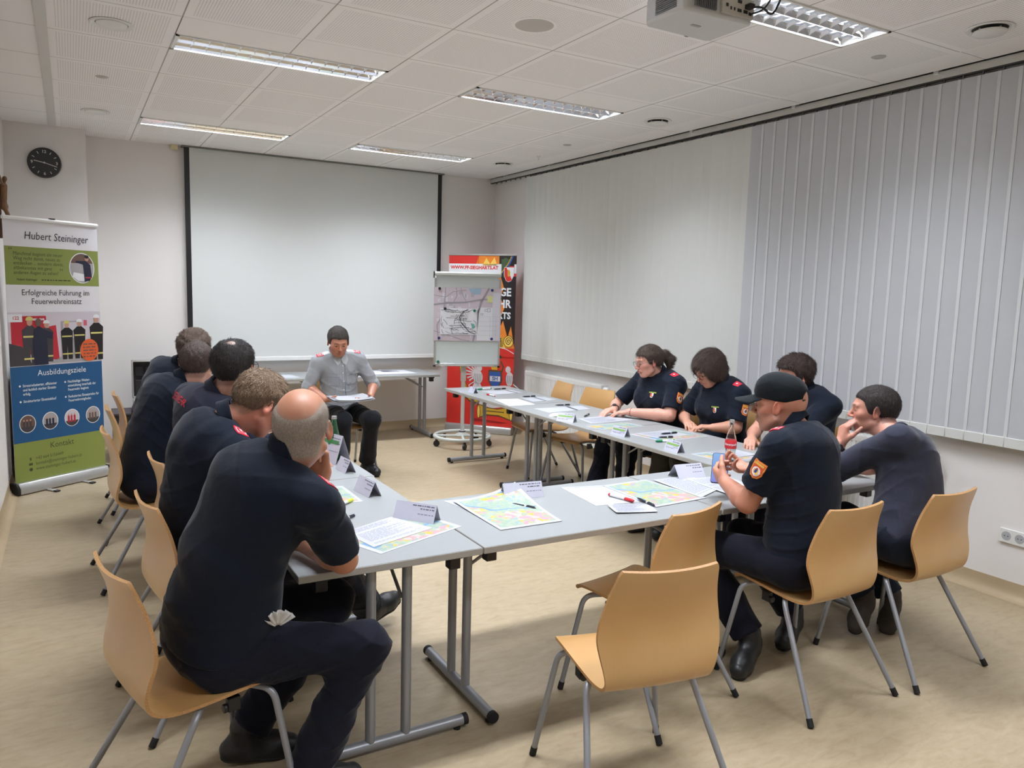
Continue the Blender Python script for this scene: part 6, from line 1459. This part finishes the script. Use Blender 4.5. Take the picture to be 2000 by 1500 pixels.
        def field(P, T, zl, crown=None, lump=0.2, edge=0.016):
            q = loc(P); y, z = q[:, 1], q[:, 2]; reg = z-np.interp(y, zl[0], zl[1])+0.004*nze(P)
            f = np.clip(reg/edge, -0.35, 1.0); tt = T*(0.55+0.45*np.clip((z-0.0)/0.07, 0, 1)+0.25*np.clip(-y/0.1, 0, 1))
            if crown is not None: f = np.minimum(f, np.clip(crown(q)/0.014+0.25*nze(P), -0.35, 1.0))
            return (tt*f*(1+lump*nzh(P)))*hs
        ZL = ([-0.2, -0.055, -0.030, -0.008, 0.012, 0.028, 0.045, 0.070, 0.2], [-0.082, -0.080, -0.052, -0.004, -0.018, -0.006, 0.044, 0.060, 0.066])
        def offset(T, zl=ZL, **kw):
            g.cap(L(0, 0, 0), L(0, 0, 0.01), 0.17*hs, 0.17*hs, 0); g.fn(lambda P: skull(P)-field(P, T, zl, **kw), 'i'); return g
        if kind == 'buzz': offset(0.004)
        elif kind == 'fringe':   # bald crown, short ring of hair
            def crown(q):
                a_ = np.array([0, -0.090, 0.098]); b_ = np.array([0, 0.11, 0.115]); ab = b_-a_; t_ = np.clip(((q-a_)@ab)/(ab@ab), 0, 1); return np.linalg.norm(q-a_-t_[:, None]*ab, axis=1)-0.071
            offset(0.0030, crown=crown, lump=0.12, edge=0.022)
        elif kind == 'thin':
            def crown(q): return (np.linalg.norm(q-np.array([0.010, -0.050, 0.118]), axis=1)-0.024)*0.6
            offset(top, crown=crown)
        elif kind == 'short': offset(top)
        elif kind == 'ponytail':
            offset(0.011, lump=0.12)
            g.cap(L(0, -0.112, 0.022), L(0, -0.128, 0.020), 0.020, 0.018, 0.010); g.cap(L(0, -0.140, 0.024), L(0, -0.172, -0.030), 0.036, 0.040, 0.02); g.cap(L(0, -0.172, -0.030), L(0, -0.158, -0.085), 0.038, 0.020, 0.02); g.fn(noise_fn(seed+3, 0.0022, 4), 'add')
        elif kind == 'bob':
            ZB = ([-0.2, -0.055, -0.030, 0.030, 0.045, 0.060, 0.075, 0.2], [-0.098, -0.096, -0.090, -0.060, -0.010, 0.035, 0.056, 0.062])
            offset(0.024, ZB, lump=0.07, edge=0.012)
            for sx in (1, -1): g.ell(L(sx*0.078, -0.010, -0.022), np.array((0.022, 0.052, 0.066))*hs, HF, 0.03); g.ell(L(sx*0.074, 0.040, 0.004), np.array((0.016, 0.036, 0.062))*hs, HF, 0.02)
            g.cap(L(-0.02, 0.075, 0.085), L(-0.070, 0.066, 0.020), 0.018, 0.012, 0.02); g.cap(L(0.0, 0.075, 0.085), L(0.072, 0.064, 0.020), 0.018, 0.012, 0.02)
            g.ell(L(0, -0.085, -0.025), np.array((0.070, 0.040, 0.070))*hs, HF, 0.03)
            g.fn(lambda P: -(loc(P)[:, 2]+0.092+0.15*loc(P)[:, 1]+0.008*nze(P)-0.9*np.maximum(0, loc(P)[:, 1]-0.03))*hs, 'i', 0.012)
            g.fn(noise_fn(seed+3, 0.0016, 3), 'add')
        sp = dict(buzz=(3500, 0.006, 0.0006, 0.001), fringe=(4200, 0.006, 0.0006, 0.0010), thin=(4500, 0.022, 0.0011, 0.002), short=(4500, 0.012+0.55*top, 0.0011, 0.0008+0.14*top), ponytail=(4000, 0.038, 0.0010, 0.0008), bob=(4500, 0.050, 0.0012, 0.0020))[kind]
        st = add_strands(seed, HF, Hd, base, sp[0], sp[1], sp[2], sp[3], only=lambda P: skull(P) > 0.0016, flow=(0, -1.0, -0.35) if kind == 'ponytail' else (0, -0.35, -1), jit=0.12 if kind in ('ponytail', 'bob') else 0.35)
        sdf_obj('hair', g, 0.0038 if vis_face else 0.0045, hm, bo, base, smooth_it=1, strands=st)
    # ---------- eyes showing between the lids, glasses
    if vis_face:
        for sx in (1, -1):
            c_ = L(sx*0.031, 0.0740, 0.0025); mb = MB(); mb.lathe([(0, 0.0135), (0.004, 0.0132), (0.0065, 0.0122)], c_-base, axis=tuple(HF[1]-HF[2]*0.25), n=14); mb.build('iris', M_IRIS, bo)
    if glasses:
        mb = MB(); gl = MB()
        for sx in (1, -1):
            cc = L(sx*0.033, 0.101, 0.000); pts = [cc+(HF[0]*math.cos(2*math.pi*k/24)*0.0235+HF[2]*math.sin(2*math.pi*k/24)*0.0195)*hs-base for k in range(25)]; mb.tube(pts, 0.0013, 6, caps=False)
            gl.add([cc-base+(HF[0]*math.cos(2*math.pi*k/24)*0.023+HF[2]*math.sin(2*math.pi*k/24)*0.019)*hs for k in range(24)], [tuple(range(24))])
            mb.tube([L(sx*0.056, 0.100, 0.006)-base, L(sx*0.076, 0.060, 0.010)-base, L(sx*0.083, -0.005, 0.012)-base, L(sx*0.082, -0.022, -0.004)-base], 0.0014, 6)
        mb.tube([L(-0.010, 0.102, 0.002)-base, L(0, 0.106, 0.004)-base, L(0.010, 0.102, 0.002)-base], 0.0014, 6); go = mb.build('glasses', M_GFR if glasses is True else glasses, root); gl.build('lens', M_LENS, go)
    for dcl in decals:
        sd_, c_, out, up, shapes, nm = dcl[:6]
        if isinstance(c_, str):
            key, side = c_.split('_'); sx = 1 if side == 'R' else -1
            if key == 'epaulette': c_ = S[side]+F[2]*0.07-F[0]*sx*0.015; up = F[0]*-sx; out = F[2]
            elif key == 'patch': _, E, _w = sl[side]; c_ = S[side]+(E-S[side])*0.42+F[0]*sx*0.05; out = F[0]*sx; up = nrm(S[side]-E)
            elif key == 'chest': c_ = pt(0.72)+F[0]*sx*0.085+F[1]*0.12; up = F[2]; out = F[1]
            elif key == 'back': c_ = pt(0.74)-F[1]*0.12+F[0]*sx*0.02; up = F[2]; out = -F[1]
        decal(sh, c_, out, up, shapes, shirt_ob, base, nm)
    return dict(root=root, sh=sh, S=S, F=F, pt=pt, fr=fr, L=L, HF=HF, base=base, sl=sl, body=bo, shirt=shirt_ob, N=N)
# ------------------------------------------------------------------ the eleven people
BALD = person('bald man in navy polo seen from behind, nearest of the left row',
    (0.37, 2.49, 0.555), (0.555, 2.42, 1.115), (0.620, 2.40, 1.228), 64, 4, 13, 16,
    dict(R=dict(sh=(0.045, 0.01, 0.0), e=(0.745, 2.37, 0.785), w=(0.675, 2.60, 0.778), n=(0, 0, -1), d=(-0.35, 0.9, 0), curl=0.4, thick=1.12, sleeve=0.80), L=dict(sh=(0.05, -0.02, -0.055), e=(0.70, 2.72, 0.795), w=(0.748, 2.61, 1.02), d=(-0.25, -0.1, 1), n=(-0.6, -0.6, 0), curl=1.2)),
    dict(R=dict(k=(0.80, 2.32, 0.50), a=(0.60, 2.31, 0.095), toe=10), L=dict(k=(0.80, 2.68, 0.52), a=(0.47, 2.64, 0.10), toe=-6, tp=6)),
    bulge=0.10, w=1.12, dp=1.15, belly=1.15, skin=rgb(196, 138, 108), hair=('fringe', rgb(146, 130, 116), rgb(188, 176, 162), dict(sc=(260, 260, 160))), vis_face=False, hs=1.06, h=0.0055, hh=0.0050, seed=1, sleeve=0.80, neck_r=0.064,
    decals=[(0, 'epaulette_R', None, None, EPA, 'epaulette')], shw=0.19)
FAIR = person('fair-haired man in navy polo with red epaulette bowing his head, second of the left row',
    (0.41, 3.18, 0.555), (0.49, 3.13, 1.125), (0.640, 3.10, 1.205), 12, 38, 9, 14,
    dict(R=dict(e=(0.80, 2.95, 0.785), w=(0.775, 3.03, 1.02), d=(-0.2, 0.3, 1), n=(-0.8, 0.4, -0.1), curl=0.9), L=dict(sh=(0.05, -0.02, -0.055), e=(0.74, 3.42, 0.785), w=(0.80, 3.20, 0.778), d=(0.2, -0.9, 0), n=(0, 0, -1), curl=0.5)),
    dict(R=dict(k=(0.90, 3.13, 0.53), a=(1.20, 3.42, 0.14), toe=25, tp=-12), L=dict(k=(0.86, 3.36, 0.53), a=(0.86, 3.40, 0.10), toe=10)),
    bulge=0.10, w=1.02, dp=1.05, skin=rgb(212, 148, 124), hair=('short', rgb(104, 84, 66), rgb(146, 122, 98), {}, 0.011), vis_face=False, hs=1.05, seed=2, hh=0.0050,
    decals=[(0, 'epaulette_R', None, None, EPA, 'epaulette')])
DARKM = person('dark-haired man with glasses and a thin crown, third of the left row',
    (0.52, 3.93, 0.555), (0.585, 3.85, 1.135), (0.665, 3.80, 1.283), 48, 2, 8, 25,
    dict(R=dict(e=(0.84, 3.62, 0.80), w=(1.02, 3.80, 0.78), n=(0, 0, -1), curl=0.3), L=dict(e=(0.82, 4.12, 0.80), w=(1.02, 4.0, 0.78), n=(0, 0, -1), curl=0.3)),
    dict(R=dict(k=(0.98, 3.85, 0.53), a=(0.98, 3.85, 0.10)), L=dict(k=(0.98, 4.05, 0.53), a=(0.98, 4.05, 0.10))),
    bulge=0.08, w=1.0, dp=1.05, shirt=M_POLO2, skin=rgb(206, 158, 136), hair=('thin', rgb(28, 24, 24), rgb(48, 42, 38), {}, 0.012), vis_face=False, hs=1.06, glasses=True, seed=3, h=0.006,
    decals=[(0, 'epaulette_R', None, None, [(R2(0.052, 0.062), M_NAVY, 0), (R2(0.044, 0.052), M_PYEL, 1), (R2(0.038, 0.046), M_NAVY, 2), (C2(0.004), M_PYEL, 3)], 'epaulette'),
            (0, (0.415, 3.915, 1.10), (-0.9, -0.42, 0.35), (0, 0, 1), [(('text', 'FEUERWEHR', 0.052, 0.0, 0.03, 0.95), mat('print_feuerwehr_red', rgb(204, 30, 52), 0.6), 0)], 'lettering')])
M4 = person('man with short dark brown hair in navy polo, fourth of the left row',
    (0.34, 4.76, 0.555), (0.52, 4.75, 1.085), (0.625, 4.74, 1.208), 62, 8, 5, 20,
    dict(R=dict(e=(0.80, 4.52, 0.785), w=(0.98, 4.70, 0.775), n=(0, 0, -1), curl=0.3), L=dict(e=(0.78, 5.0, 0.785), w=(0.95, 4.86, 0.775), n=(0, 0, -1), curl=0.3)),
    dict(R=dict(k=(0.80, 4.66, 0.53), a=(0.80, 4.66, 0.10)), L=dict(k=(0.80, 4.90, 0.53), a=(0.80, 4.90, 0.10))),
    bulge=0.11, w=1.0, dp=1.05, skin=rgb(206, 158, 136), hair=('short', rgb(62, 50, 46), rgb(88, 74, 66), {}, 0.010), vis_face=False, seed=4, h=0.0065, decals=[(0, 'epaulette_R', None, None, EPA, 'epaulette')])
M5 = person('man with tousled brown hair in navy polo, farthest of the left row',
    (0.43, 5.60, 0.555), (0.60, 5.50, 1.105), (0.700, 5.42, 1.235), 60, 4, 5, 15,
    dict(R=dict(e=(0.86, 5.30, 0.79), w=(1.00, 5.46, 0.775), n=(0, 0, -1), curl=0.3), L=dict(e=(0.82, 5.74, 0.79), w=(1.0, 5.62, 0.775), n=(0, 0, -1), curl=0.3)),
    dict(R=dict(k=(0.88, 5.50, 0.53), a=(0.88, 5.50, 0.10)), L=dict(k=(0.88, 5.72, 0.53), a=(0.88, 5.72, 0.10))),
    bulge=0.11, w=1.05, dp=1.1, skin=rgb(206, 158, 136), hair=('short', rgb(70, 56, 48), rgb(104, 86, 72), {}, 0.024), vis_face=False, seed=5, h=0.007,
    decals=[(0, 'epaulette_R', None, None, [(R2(0.050, 0.055), M_EPR, 0), (R2(0.020, 0.055, 0.02, 0), mat('epaulette_lime', rgb(190, 200, 60), 0.7), 1)], 'epaulette')])
INST = person('man in light grey shirt reading papers on his lap before the screen',
    (2.10, 6.80, 0.555), (2.055, 6.69, 1.065), (2.025, 6.60, 1.198), 264, 24, 278, 268,
    dict(R=dict(e=(1.790, 6.72, 0.785), w=(1.890, 6.52, 0.700), d=(0.85, -0.45, -0.05), n=(0.1, 0.1, 1), curl=0.15, thumb=0.2), L=dict(e=(2.385, 6.70, 0.795), w=(2.285, 6.50, 0.705), d=(-0.85, -0.45, -0.05), n=(-0.1, 0.1, 1), curl=0.15, thumb=0.2)),
    dict(R=dict(k=(2.00, 6.38, 0.53), a=(2.02, 6.50, 0.095), toe=268), L=dict(k=(2.245, 6.34, 0.53), a=(2.275, 6.56, 0.095), toe=284)),
    bulge=0.03, w=0.98, dp=0.95, shirt=M_GSH, trou=M_TROUB, skin=rgb(200, 140, 114), hair=('short', rgb(62, 56, 52), rgb(92, 86, 80), {}, 0.009), hs=1.06, seed=6, h=0.0055, hh=0.0040, sleeve=1.14, stubble=rgb(130, 90, 76),
    decals=[(0, 'epaulette_R', None, None, EPA, 'epaulette'), (0, 'epaulette_L', None, None, EPA, 'epaulette')], shw=0.185, collar=True)
WGL = person('woman with a ponytail and glasses resting both forearms on the table',
    (4.03, 4.60, 0.555), (3.965, 4.595, 1.055), (3.865, 4.605, 1.168), 166, 14, 182, 180,
    dict(L=dict(e=(3.860, 4.33, 0.782), w=(3.710, 4.615, 0.776), d=(-0.62, 0.70, -0.12), n=(0, 0, -1), curl=0.45, thick=1.12), R=dict(e=(3.82, 4.93, 0.785), w=(3.70, 4.79, 0.778), d=(-0.85, -0.15, -0.1), n=(0, 0, -1), curl=0.35)),
    dict(L=dict(k=(3.56, 4.45, 0.53), a=(3.52, 4.40, 0.10), toe=180), R=dict(k=(3.54, 4.68, 0.53), a=(3.42, 4.66, 0.10), toe=180)),
    bulge=0.02, w=1.12, dp=1.18, belly=1.15, bust=1.0, skin=rgb(218, 162, 142), lips=rgb(176, 92, 92), hair=('ponytail', rgb(62, 50, 44), rgb(92, 78, 68)), hs=1.02, glasses=mat('glasses_silver', rgb(120, 116, 112), 0.3, metal=0.7), seed=7, hh=0.0040, sleeve=0.80, brow=rgb(110, 84, 68), neck_r=0.054,
    decals=[(0, 'epaulette_L', None, None, EPA_S, 'epaulette'), (0, 'patch_L', None, None, PATCH, 'sleeve_patch'), (0, 'chest_L', None, None, CHEST, 'chest_badge')])
WBB = person('woman with a brown bob looking down, beside the woman with the ponytail',
    (4.10, 4.02, 0.555), (4.045, 4.01, 1.055), (3.955, 4.045, 1.160), 172, 32, 182, 178,
    dict(L=dict(e=(4.00, 3.80, 0.775), w=(3.86, 3.87, 0.770), d=(-0.5, 0.7, 0), n=(0, 0, -1), curl=0.6, thick=1.05), R=dict(e=(3.98, 4.30, 0.78), w=(3.84, 4.12, 0.772), d=(-0.4, -0.7, 0), n=(0, 0, -1), curl=0.6)),
    dict(L=dict(k=(3.63, 3.92, 0.53), a=(3.60, 3.92, 0.10), toe=180), R=dict(k=(3.63, 4.12, 0.53), a=(3.55, 4.14, 0.10), toe=180)),
    bulge=0.05, w=1.05, dp=1.1, bust=0.9, belly=1.1, skin=rgb(206, 152, 126), hair=('bob', rgb(50, 38, 32), rgb(82, 64, 54)), hs=1.03, glasses=True, seed=8, hh=0.0042, sleeve=0.80, trou=m_cloth('olive_grey_trousers', rgb(66, 64, 58)),
    decals=[(0, 'epaulette_L', None, None, EPA_S, 'epaulette'), (0, 'patch_L', None, None, PATCH, 'sleeve_patch'), (0, 'chest_L', None, None, CHEST, 'chest_badge')])
WHD = person('person with short dark brown hair and wristwatch hidden behind the man in the black cap',
    (4.14, 3.32, 0.555), (4.09, 3.31, 1.075), (4.000, 3.335, 1.185), 170, 10, 182, 175,
    dict(L=dict(e=(3.80, 3.20, 0.785), w=(3.775, 3.345, 0.945), d=(0.5, 0.2, 1), n=(0.8, 0, -0.3), curl=0.9), R=dict(e=(3.95, 3.58, 0.785), w=(3.78, 3.45, 0.775), n=(0, 0, -1))),
    dict(L=dict(k=(3.66, 3.22, 0.53), a=(3.66, 3.22, 0.10), toe=180), R=dict(k=(3.66, 3.44, 0.53), a=(3.66, 3.44, 0.10), toe=180)),
    bulge=0.06, w=1.05, dp=1.1, hair=('short', rgb(46, 36, 32), rgb(76, 60, 52), {}, 0.026), vis_face=False, seed=9, h=0.0065)
CAP = person('man in a black cap and navy polo holding a phone at the front table',
    (2.71, 2.15, 0.555), (2.725, 2.235, 1.095), (2.685, 2.305, 1.212), 119, 6, 96, 106,
    dict(L=dict(e=(2.500, 2.280, 0.795), w=(2.560, 2.470, 0.835), d=(0.20, 0.65, 0.12), n=(0.80, -0.1, 0.35), curl=1.0, thick=1.10, hs=1.08), R=dict(e=(2.98, 2.36, 0.80), w=(2.800, 2.545, 0.855), d=(-0.75, 0.30, 0.1), n=(-0.3, -0.1, 0.8), curl=0.8)),
    dict(L=dict(k=(2.53, 2.585, 0.52), a=(2.630, 2.330, 0.135), toe=205, tp=18), R=dict(k=(2.84, 2.60, 0.52), a=(3.02, 2.42, 0.135), toe=205, tp=12)),
    bulge=0.06, w=1.08, dp=1.1, skin=rgb(200, 138, 112), hair=('none',), hs=1.04, seed=10, hh=0.0042, sleeve=0.72, stubble=rgb(146, 112, 96), neck_r=0.062, shw=0.185,
    decals=[(0, 'epaulette_L', None, None, EPA, 'epaulette'), (0, 'patch_L', None, None, PATCH, 'sleeve_patch')])
GREY = person('dark-haired man in dark grey T-shirt resting his chin on his hand',
    (3.36, 2.11, 0.555), (3.480, 2.25, 1.000), (3.515, 2.42, 1.128), 128, 4, 104, 116,
    dict(L=dict(e=(3.325, 2.545, 0.785), w=(3.385, 2.500, 0.950), d=(0.15, -0.05, 1), n=(0.9, -0.35, 0.1), curl=1.1, sh=(0, 0, 0)), R=dict(e=(3.76, 2.52, 0.79), w=(3.56, 2.66, 0.775), n=(0, 0, -1), curl=0.4)),
    dict(L=dict(k=(3.30, 2.56, 0.52), a=(3.48, 2.36, 0.17), toe=200, tp=25), R=dict(k=(3.56, 2.56, 0.52), a=(3.66, 2.33, 0.14), toe=210, tp=25)),
    bulge=0.09, w=1.14, dp=1.1, shw=0.185, shirt=M_TEE, trou=M_JEANS, shoe=M_SHOEB, skin=rgb(208, 148, 126), hair=('short', rgb(40, 34, 34), rgb(62, 54, 50), {}, 0.005), hs=1.05, seed=11, hh=0.0042, tee=True, collar=False, sleeve=0.85, stubble=rgb(150, 110, 96), neck_r=0.058, shirt_len=0.04)

# ------------------------------------------------------------------ cap, watches, buttons and pockets
def ballcap(p):
    L, HF, base, body = p['L'], p['HF'], p['base'], p['body']; c = lambda x, y, z: L(x, y, z)
    g = SDF(); s = 1.04; g.ell(c(0, -0.012, 0.045), np.array((0.087, 0.106, 0.086))*s, HF, 0.0); g.ell(c(0, 0.020, 0.072), np.array((0.074, 0.072, 0.062))*s, HF, 0.03)
    g.plane(c(0, 0, 0.022), -(HF[2]-HF[1]*0.20), 0.003)
    inner = SDF(); inner.ell(c(0, -0.118, 0.030), np.array((0.036, 0.05, 0.026))*s, HF, 0); g.sub(inner, 0.003, 's'); g.fn(noise_fn(77, 0.0012, 2.0), 'add')
    M_CAPC = m_cloth('black_cap_cloth', rgb(20, 26, 30)); o = sdf_obj('cap', g, 0.0036, M_CAPC, p['root'], base)
    mb = MB(); n = 22; vs = []
    for lay in (0, 1):
        for j in range(7):
            for i in range(n+1):
                a = math.pi*(0.12+0.76*i/n); r0 = 0.082; x = math.cos(a)*(0.080+0.006*j/6); y = 0.030+math.sin(a)*0.062+0.092*(j/6)*math.sin(a)**0.6; z = 0.046-0.014*(j/6)-x*x*2.6-0.004*lay
                vs.append(c(x, y, z)-base)
    I = lambda l, j, i: l*7*(n+1)+j*(n+1)+i; fs = []
    for j in range(6):
        for i in range(n): fs.append((I(0, j, i), I(0, j, i+1), I(0, j+1, i+1), I(0, j+1, i))); fs.append((I(1, j, i), I(1, j+1, i), I(1, j+1, i+1), I(1, j, i+1)))
    for i in range(n): fs.append((I(0, 6, i), I(0, 6, i+1), I(1, 6, i+1), I(1, 6, i)))
    for j in range(6): fs.append((I(0, j, 0), I(0, j+1, 0), I(1, j+1, 0), I(1, j, 0))); fs.append((I(0, j, n), I(1, j, n), I(1, j+1, n), I(0, j+1, n)))
    mb.add(vs, fs).build('visor', M_CAPC, o, smooth=60)
    mb = MB(); pts = [c(0.040*math.cos(a)*1.0, -0.106-0.012*math.sin(a)+0.01, 0.018+0.002)-base for a in np.linspace(math.pi, 0, 12)]; mb.tube(pts, 0.006, 8).build('strap', M_BLACK, o)
    a = np.array([c(0, 0.062+0.0, 0.110), ])
    decal(g, c(0.0, 0.085, 0.082), HF[1], HF[2], [(('text', 'FEUERWEHR', 0.013, 0, 0, 1.0), M_PGREY, 0)], o, base, 'lettering')
    return o
ballcap(CAP)
def band(p, side, t, r, m, name, w=0.006, face=None):
    S_, E, Wr = p['sl'][side]; c_ = E+(Wr-E)*t; ax = nrm(Wr-E); x, y, _ = orth(ax); mb = MB(); n = 28; vs = []
    for (rr, z) in ((r, -w), (r+0.003, -w), (r+0.003, w), (r, w)):
        for k in range(n): vs.append(c_+ax*z+rr*(math.cos(2*math.pi*k/n)*x+math.sin(2*math.pi*k/n)*y)-p['base'])
    mb.add(vs, [(q*n+k, q*n+(k+1) % n, ((q+1) % 4)*n+(k+1) % n, ((q+1) % 4)*n+k) for q in range(4) for k in range(n)]); o = mb.build(name, m, p['root'], smooth=50)
    if face is not None: MB().lathe([(0, 0.0), (0.016, 0.0), (0.017, 0.004), (0.014, 0.007), (0, 0.007)], c_-p['base']+nrm(face)*r, axis=tuple(nrm(face)), n=24).build('watch_face', M_BLACK, o)
    return o
band(GREY, 'L', 0.86, 0.0305, M_BLACK, 'watch', 0.010, face=(-0.6, -0.7, 0.2)); band(WHD, 'L', 0.88, 0.030, M_ALU, 'watch', 0.009, face=(-0.5, -0.6, 0.4))
band(WGL, 'L', 0.95, 0.0305, mat('bracelet_red', rgb(120, 40, 40), 0.6), 'bracelet', 0.002); band(WGL, 'R', 0.95, 0.031, M_BLACK, 'bracelet', 0.005, face=(-0.3, -0.2, 0.9))
p = INST   # shirt pockets, button strip, white loops under the epaulettes
M_SEAM = mat('shirt_seam', rgb(136, 140, 146), 0.9); M_CAPW = mat('epaulette_white', rgb(214, 216, 220), 0.8)
F3 = p['fr'](0.72)
for sx in (1, -1):
    c_ = p['pt'](0.66)+F3[0]*sx*0.085+F3[1]*0.12
    decal(p['sh'], c_, F3[1], F3[2], [(R2(0.105, 0.115), M_SEAM, 0), (R2(0.100, 0.110), M_GSH, 1), (R2(0.105, 0.003, 0, 0.026), M_SEAM, 2)], p['shirt'], p['base'], 'breast_pocket')
    c2 = p['S']['R' if sx > 0 else 'L']+p['F'][2]*0.07-p['F'][0]*sx*0.075
    decal(p['sh'], c2, p['F'][2], -p['F'][0]*sx, [(R2(0.045, 0.07), M_CAPW, 0)], p['shirt'], p['base'], 'shoulder_loop')
F3 = p['fr'](0.6)
decal(p['sh'], p['pt'](0.60)+F3[1]*0.13, F3[1], F3[2], [(R2(0.003, 0.36, 0.018, 0), M_SEAM, 0)]+[(C2(0.005, 0, z), M_INKW, 1) for z in (-0.15, -0.07, 0.01, 0.09, 0.16)], p['shirt'], p['base'], 'button_strip')
decal(p['sh'], p['pt'](0.72)+F3[1]*0.13+F3[0]*-0.08, F3[1], F3[2], [(R2(0.030, 0.004), M_NAVY, 3)], p['shirt'], p['base'], 'name_tag')
F4 = p['F']; Nn = p['N']; Lh = p['L']
for sx in (1, -1):   # turned-down collar wings
    wing = [(0.0, 0.022), (0.020*sx, 0.050), (0.055*sx, 0.062), (0.066*sx, 0.020), (0.038*sx, -0.030), (0.010*sx, -0.012)]
    decal(p['sh'], p['N']+F4[1]*0.09-F4[2]*0.020, F4[1]+F4[2]*0.5, F4[2], [(wing[::sx], mat('collar_grey', rgb(188, 192, 196), 0.9), 0)], p['shirt'], p['base'], 'collar_wing', lift=0.006)
# papers on his lap
t = empty('paper_stack', (2.085, 6.43, 0.712), R_(8), 'loose stack of papers held by the man in the grey shirt', 'papers')
for k in range(7):
    n = 8; w_, d_ = 0.30, 0.20; dx, rz = (0.008*((k*37) % 5-2), R_(3*((k*53) % 5-2))); vs = []
    for lay in (0, 1):
        for j in range(3):
            for i in range(n+1):
                u = (i/n-0.5)*w_*1.15; v = (j/2-0.5)*d_; vs.append((u*math.cos(rz)-v*math.sin(rz)+dx, u*math.sin(rz)+v*math.cos(rz), 0.0022*k+0.20*abs(u)**1.7*(0.6+0.08*k)+lay*0.0018-0.12*(v-0.1)*-0.6))
    I = lambda l, j, i: l*3*(n+1)+j*(n+1)+i; fs = []
    for j in range(2):
        for i in range(n): fs += [(I(1, j, i), I(1, j, i+1), I(1, j+1, i+1), I(1, j+1, i)), (I(0, j, i), I(0, j+1, i), I(0, j+1, i+1), I(0, j, i+1))]
    for i in range(n): fs += [(I(0, 0, i), I(0, 0, i+1), I(1, 0, i+1), I(1, 0, i)), (I(0, 2, i+1), I(0, 2, i), I(1, 2, i), I(1, 2, i+1))]
    MB().add(vs, fs).build('paper_sheet', M_PAPER, t, smooth=30)
# phone in the capped man's hands
t = empty('phone', (2.640, 2.590, 0.868), 0, 'phone with lit blue screen in the hands of the man in the black cap', 'phone')
PF = frame((0.58, 0.52, -0.60)); MM = Matrix([[PF[0][i], PF[2][i], -PF[1][i], 0] for i in range(3)]+[[0, 0, 0, 1]])
MB().prism(rrect(0.076, 0.158, 0.010), -0.004, 0.004, M=MM).build('case', M_BLACK, t, bevel=0.0015)
def m_screen():
    n = NB('phone_screen', 0.15); x = n.xyz(n.mapping((1, 1, 1))); c = n.ramp(n.math('MULTIPLY_ADD', x[2], 6.0, 0.5), [(0.0, rgb(150, 130, 226)), (0.5, rgb(130, 170, 240)), (1.0, rgb(150, 196, 244))]); n.color((0.02, 0.02, 0.02, 1)); n.link(c, n.b.inputs['Emission Color']); n.b.inputs['Emission Strength'].default_value = 0.75; n.b.inputs['Specular IOR Level'].default_value = 0.05; return n.m
MB().prism(rrect(0.071, 0.152, 0.008), 0.0041, 0.0046, M=MM).build('screen', m_screen(), t, smooth=0)
# handkerchief in the bald man's back pocket
p = BALD; t = empty('handkerchief', (0, 0, 0), 0); t.name = 'handkerchief'; t.parent = p['root']
bpy.data.objects.remove(t, do_unlink=True)
rn = random.Random(8); c0 = V3(0.52, 2.335, 0.645); mb = MB(); n = 14; vs = []
for j in range(6):
    for i in range(n+1):
        a = (i/n-0.5)*1.9; r = 0.012+0.055*j/5; vs.append(c0+V3(math.sin(a)*r*0.9, -0.018-0.012*math.sin(i*2.3)*(j/5)-0.01*j/5, math.cos(a)*r*0.9-0.03)-p['base'])
mb.add(vs, [(j*(n+1)+i, j*(n+1)+i+1, (j+1)*(n+1)+i+1, (j+1)*(n+1)+i) for j in range(5) for i in range(n)]); o = mb.build('handkerchief', mat('hanky_white', rgb(214, 210, 204), 0.85), p['root'], smooth=20)
so = o.modifiers.new('thickness', 'SOLIDIFY'); so.thickness = 0.002
# carved figure on the crucifix
g = SDF(); B0 = V3(XL+0.001+0.028, 7.25, 1.98)
g.cap(B0+V3(0.012, 0, 0.24), B0+V3(0.016, 0, 0.40), 0.020, 0.026, 0.01); g.ell(B0+V3(0.026, -0.01, 0.455), (0.017, 0.017, 0.021), None, 0.008); g.cap(B0+V3(0.016, 0, 0.40), B0+V3(0.024, -0.005, 0.44), 0.010, 0.010, 0.008)
for sy_ in (1, -1): g.cap(B0+V3(0.014, 0.02*sy_, 0.405), B0+V3(0.004, 0.165*sy_, 0.462), 0.009, 0.006, 0.01)
g.cap(B0+V3(0.014, 0.010, 0.24), B0+V3(0.050, 0.012, 0.15), 0.016, 0.012, 0.01); g.cap(B0+V3(0.050, 0.012, 0.15), B0+V3(0.018, 0.004, 0.05), 0.012, 0.008, 0.008); g.cap(B0+V3(0.014, -0.012, 0.24), B0+V3(0.046, -0.010, 0.15), 0.016, 0.012, 0.01); g.cap(B0+V3(0.046, -0.010, 0.15), B0+V3(0.016, -0.003, 0.05), 0.012, 0.008, 0.008)
g.ell(B0+V3(0.016, 0, 0.245), (0.026, 0.032, 0.030), None, 0.01); g.ell(B0+V3(0.022, 0, 0.035), (0.018, 0.014, 0.012), None, 0.006)
sdf_obj('carved_figure', g, 0.003, mat('carved_wood', rgb(128, 92, 58), 0.5, var=0.25, vscale=30), CRUX, np.array(CRUX.location))
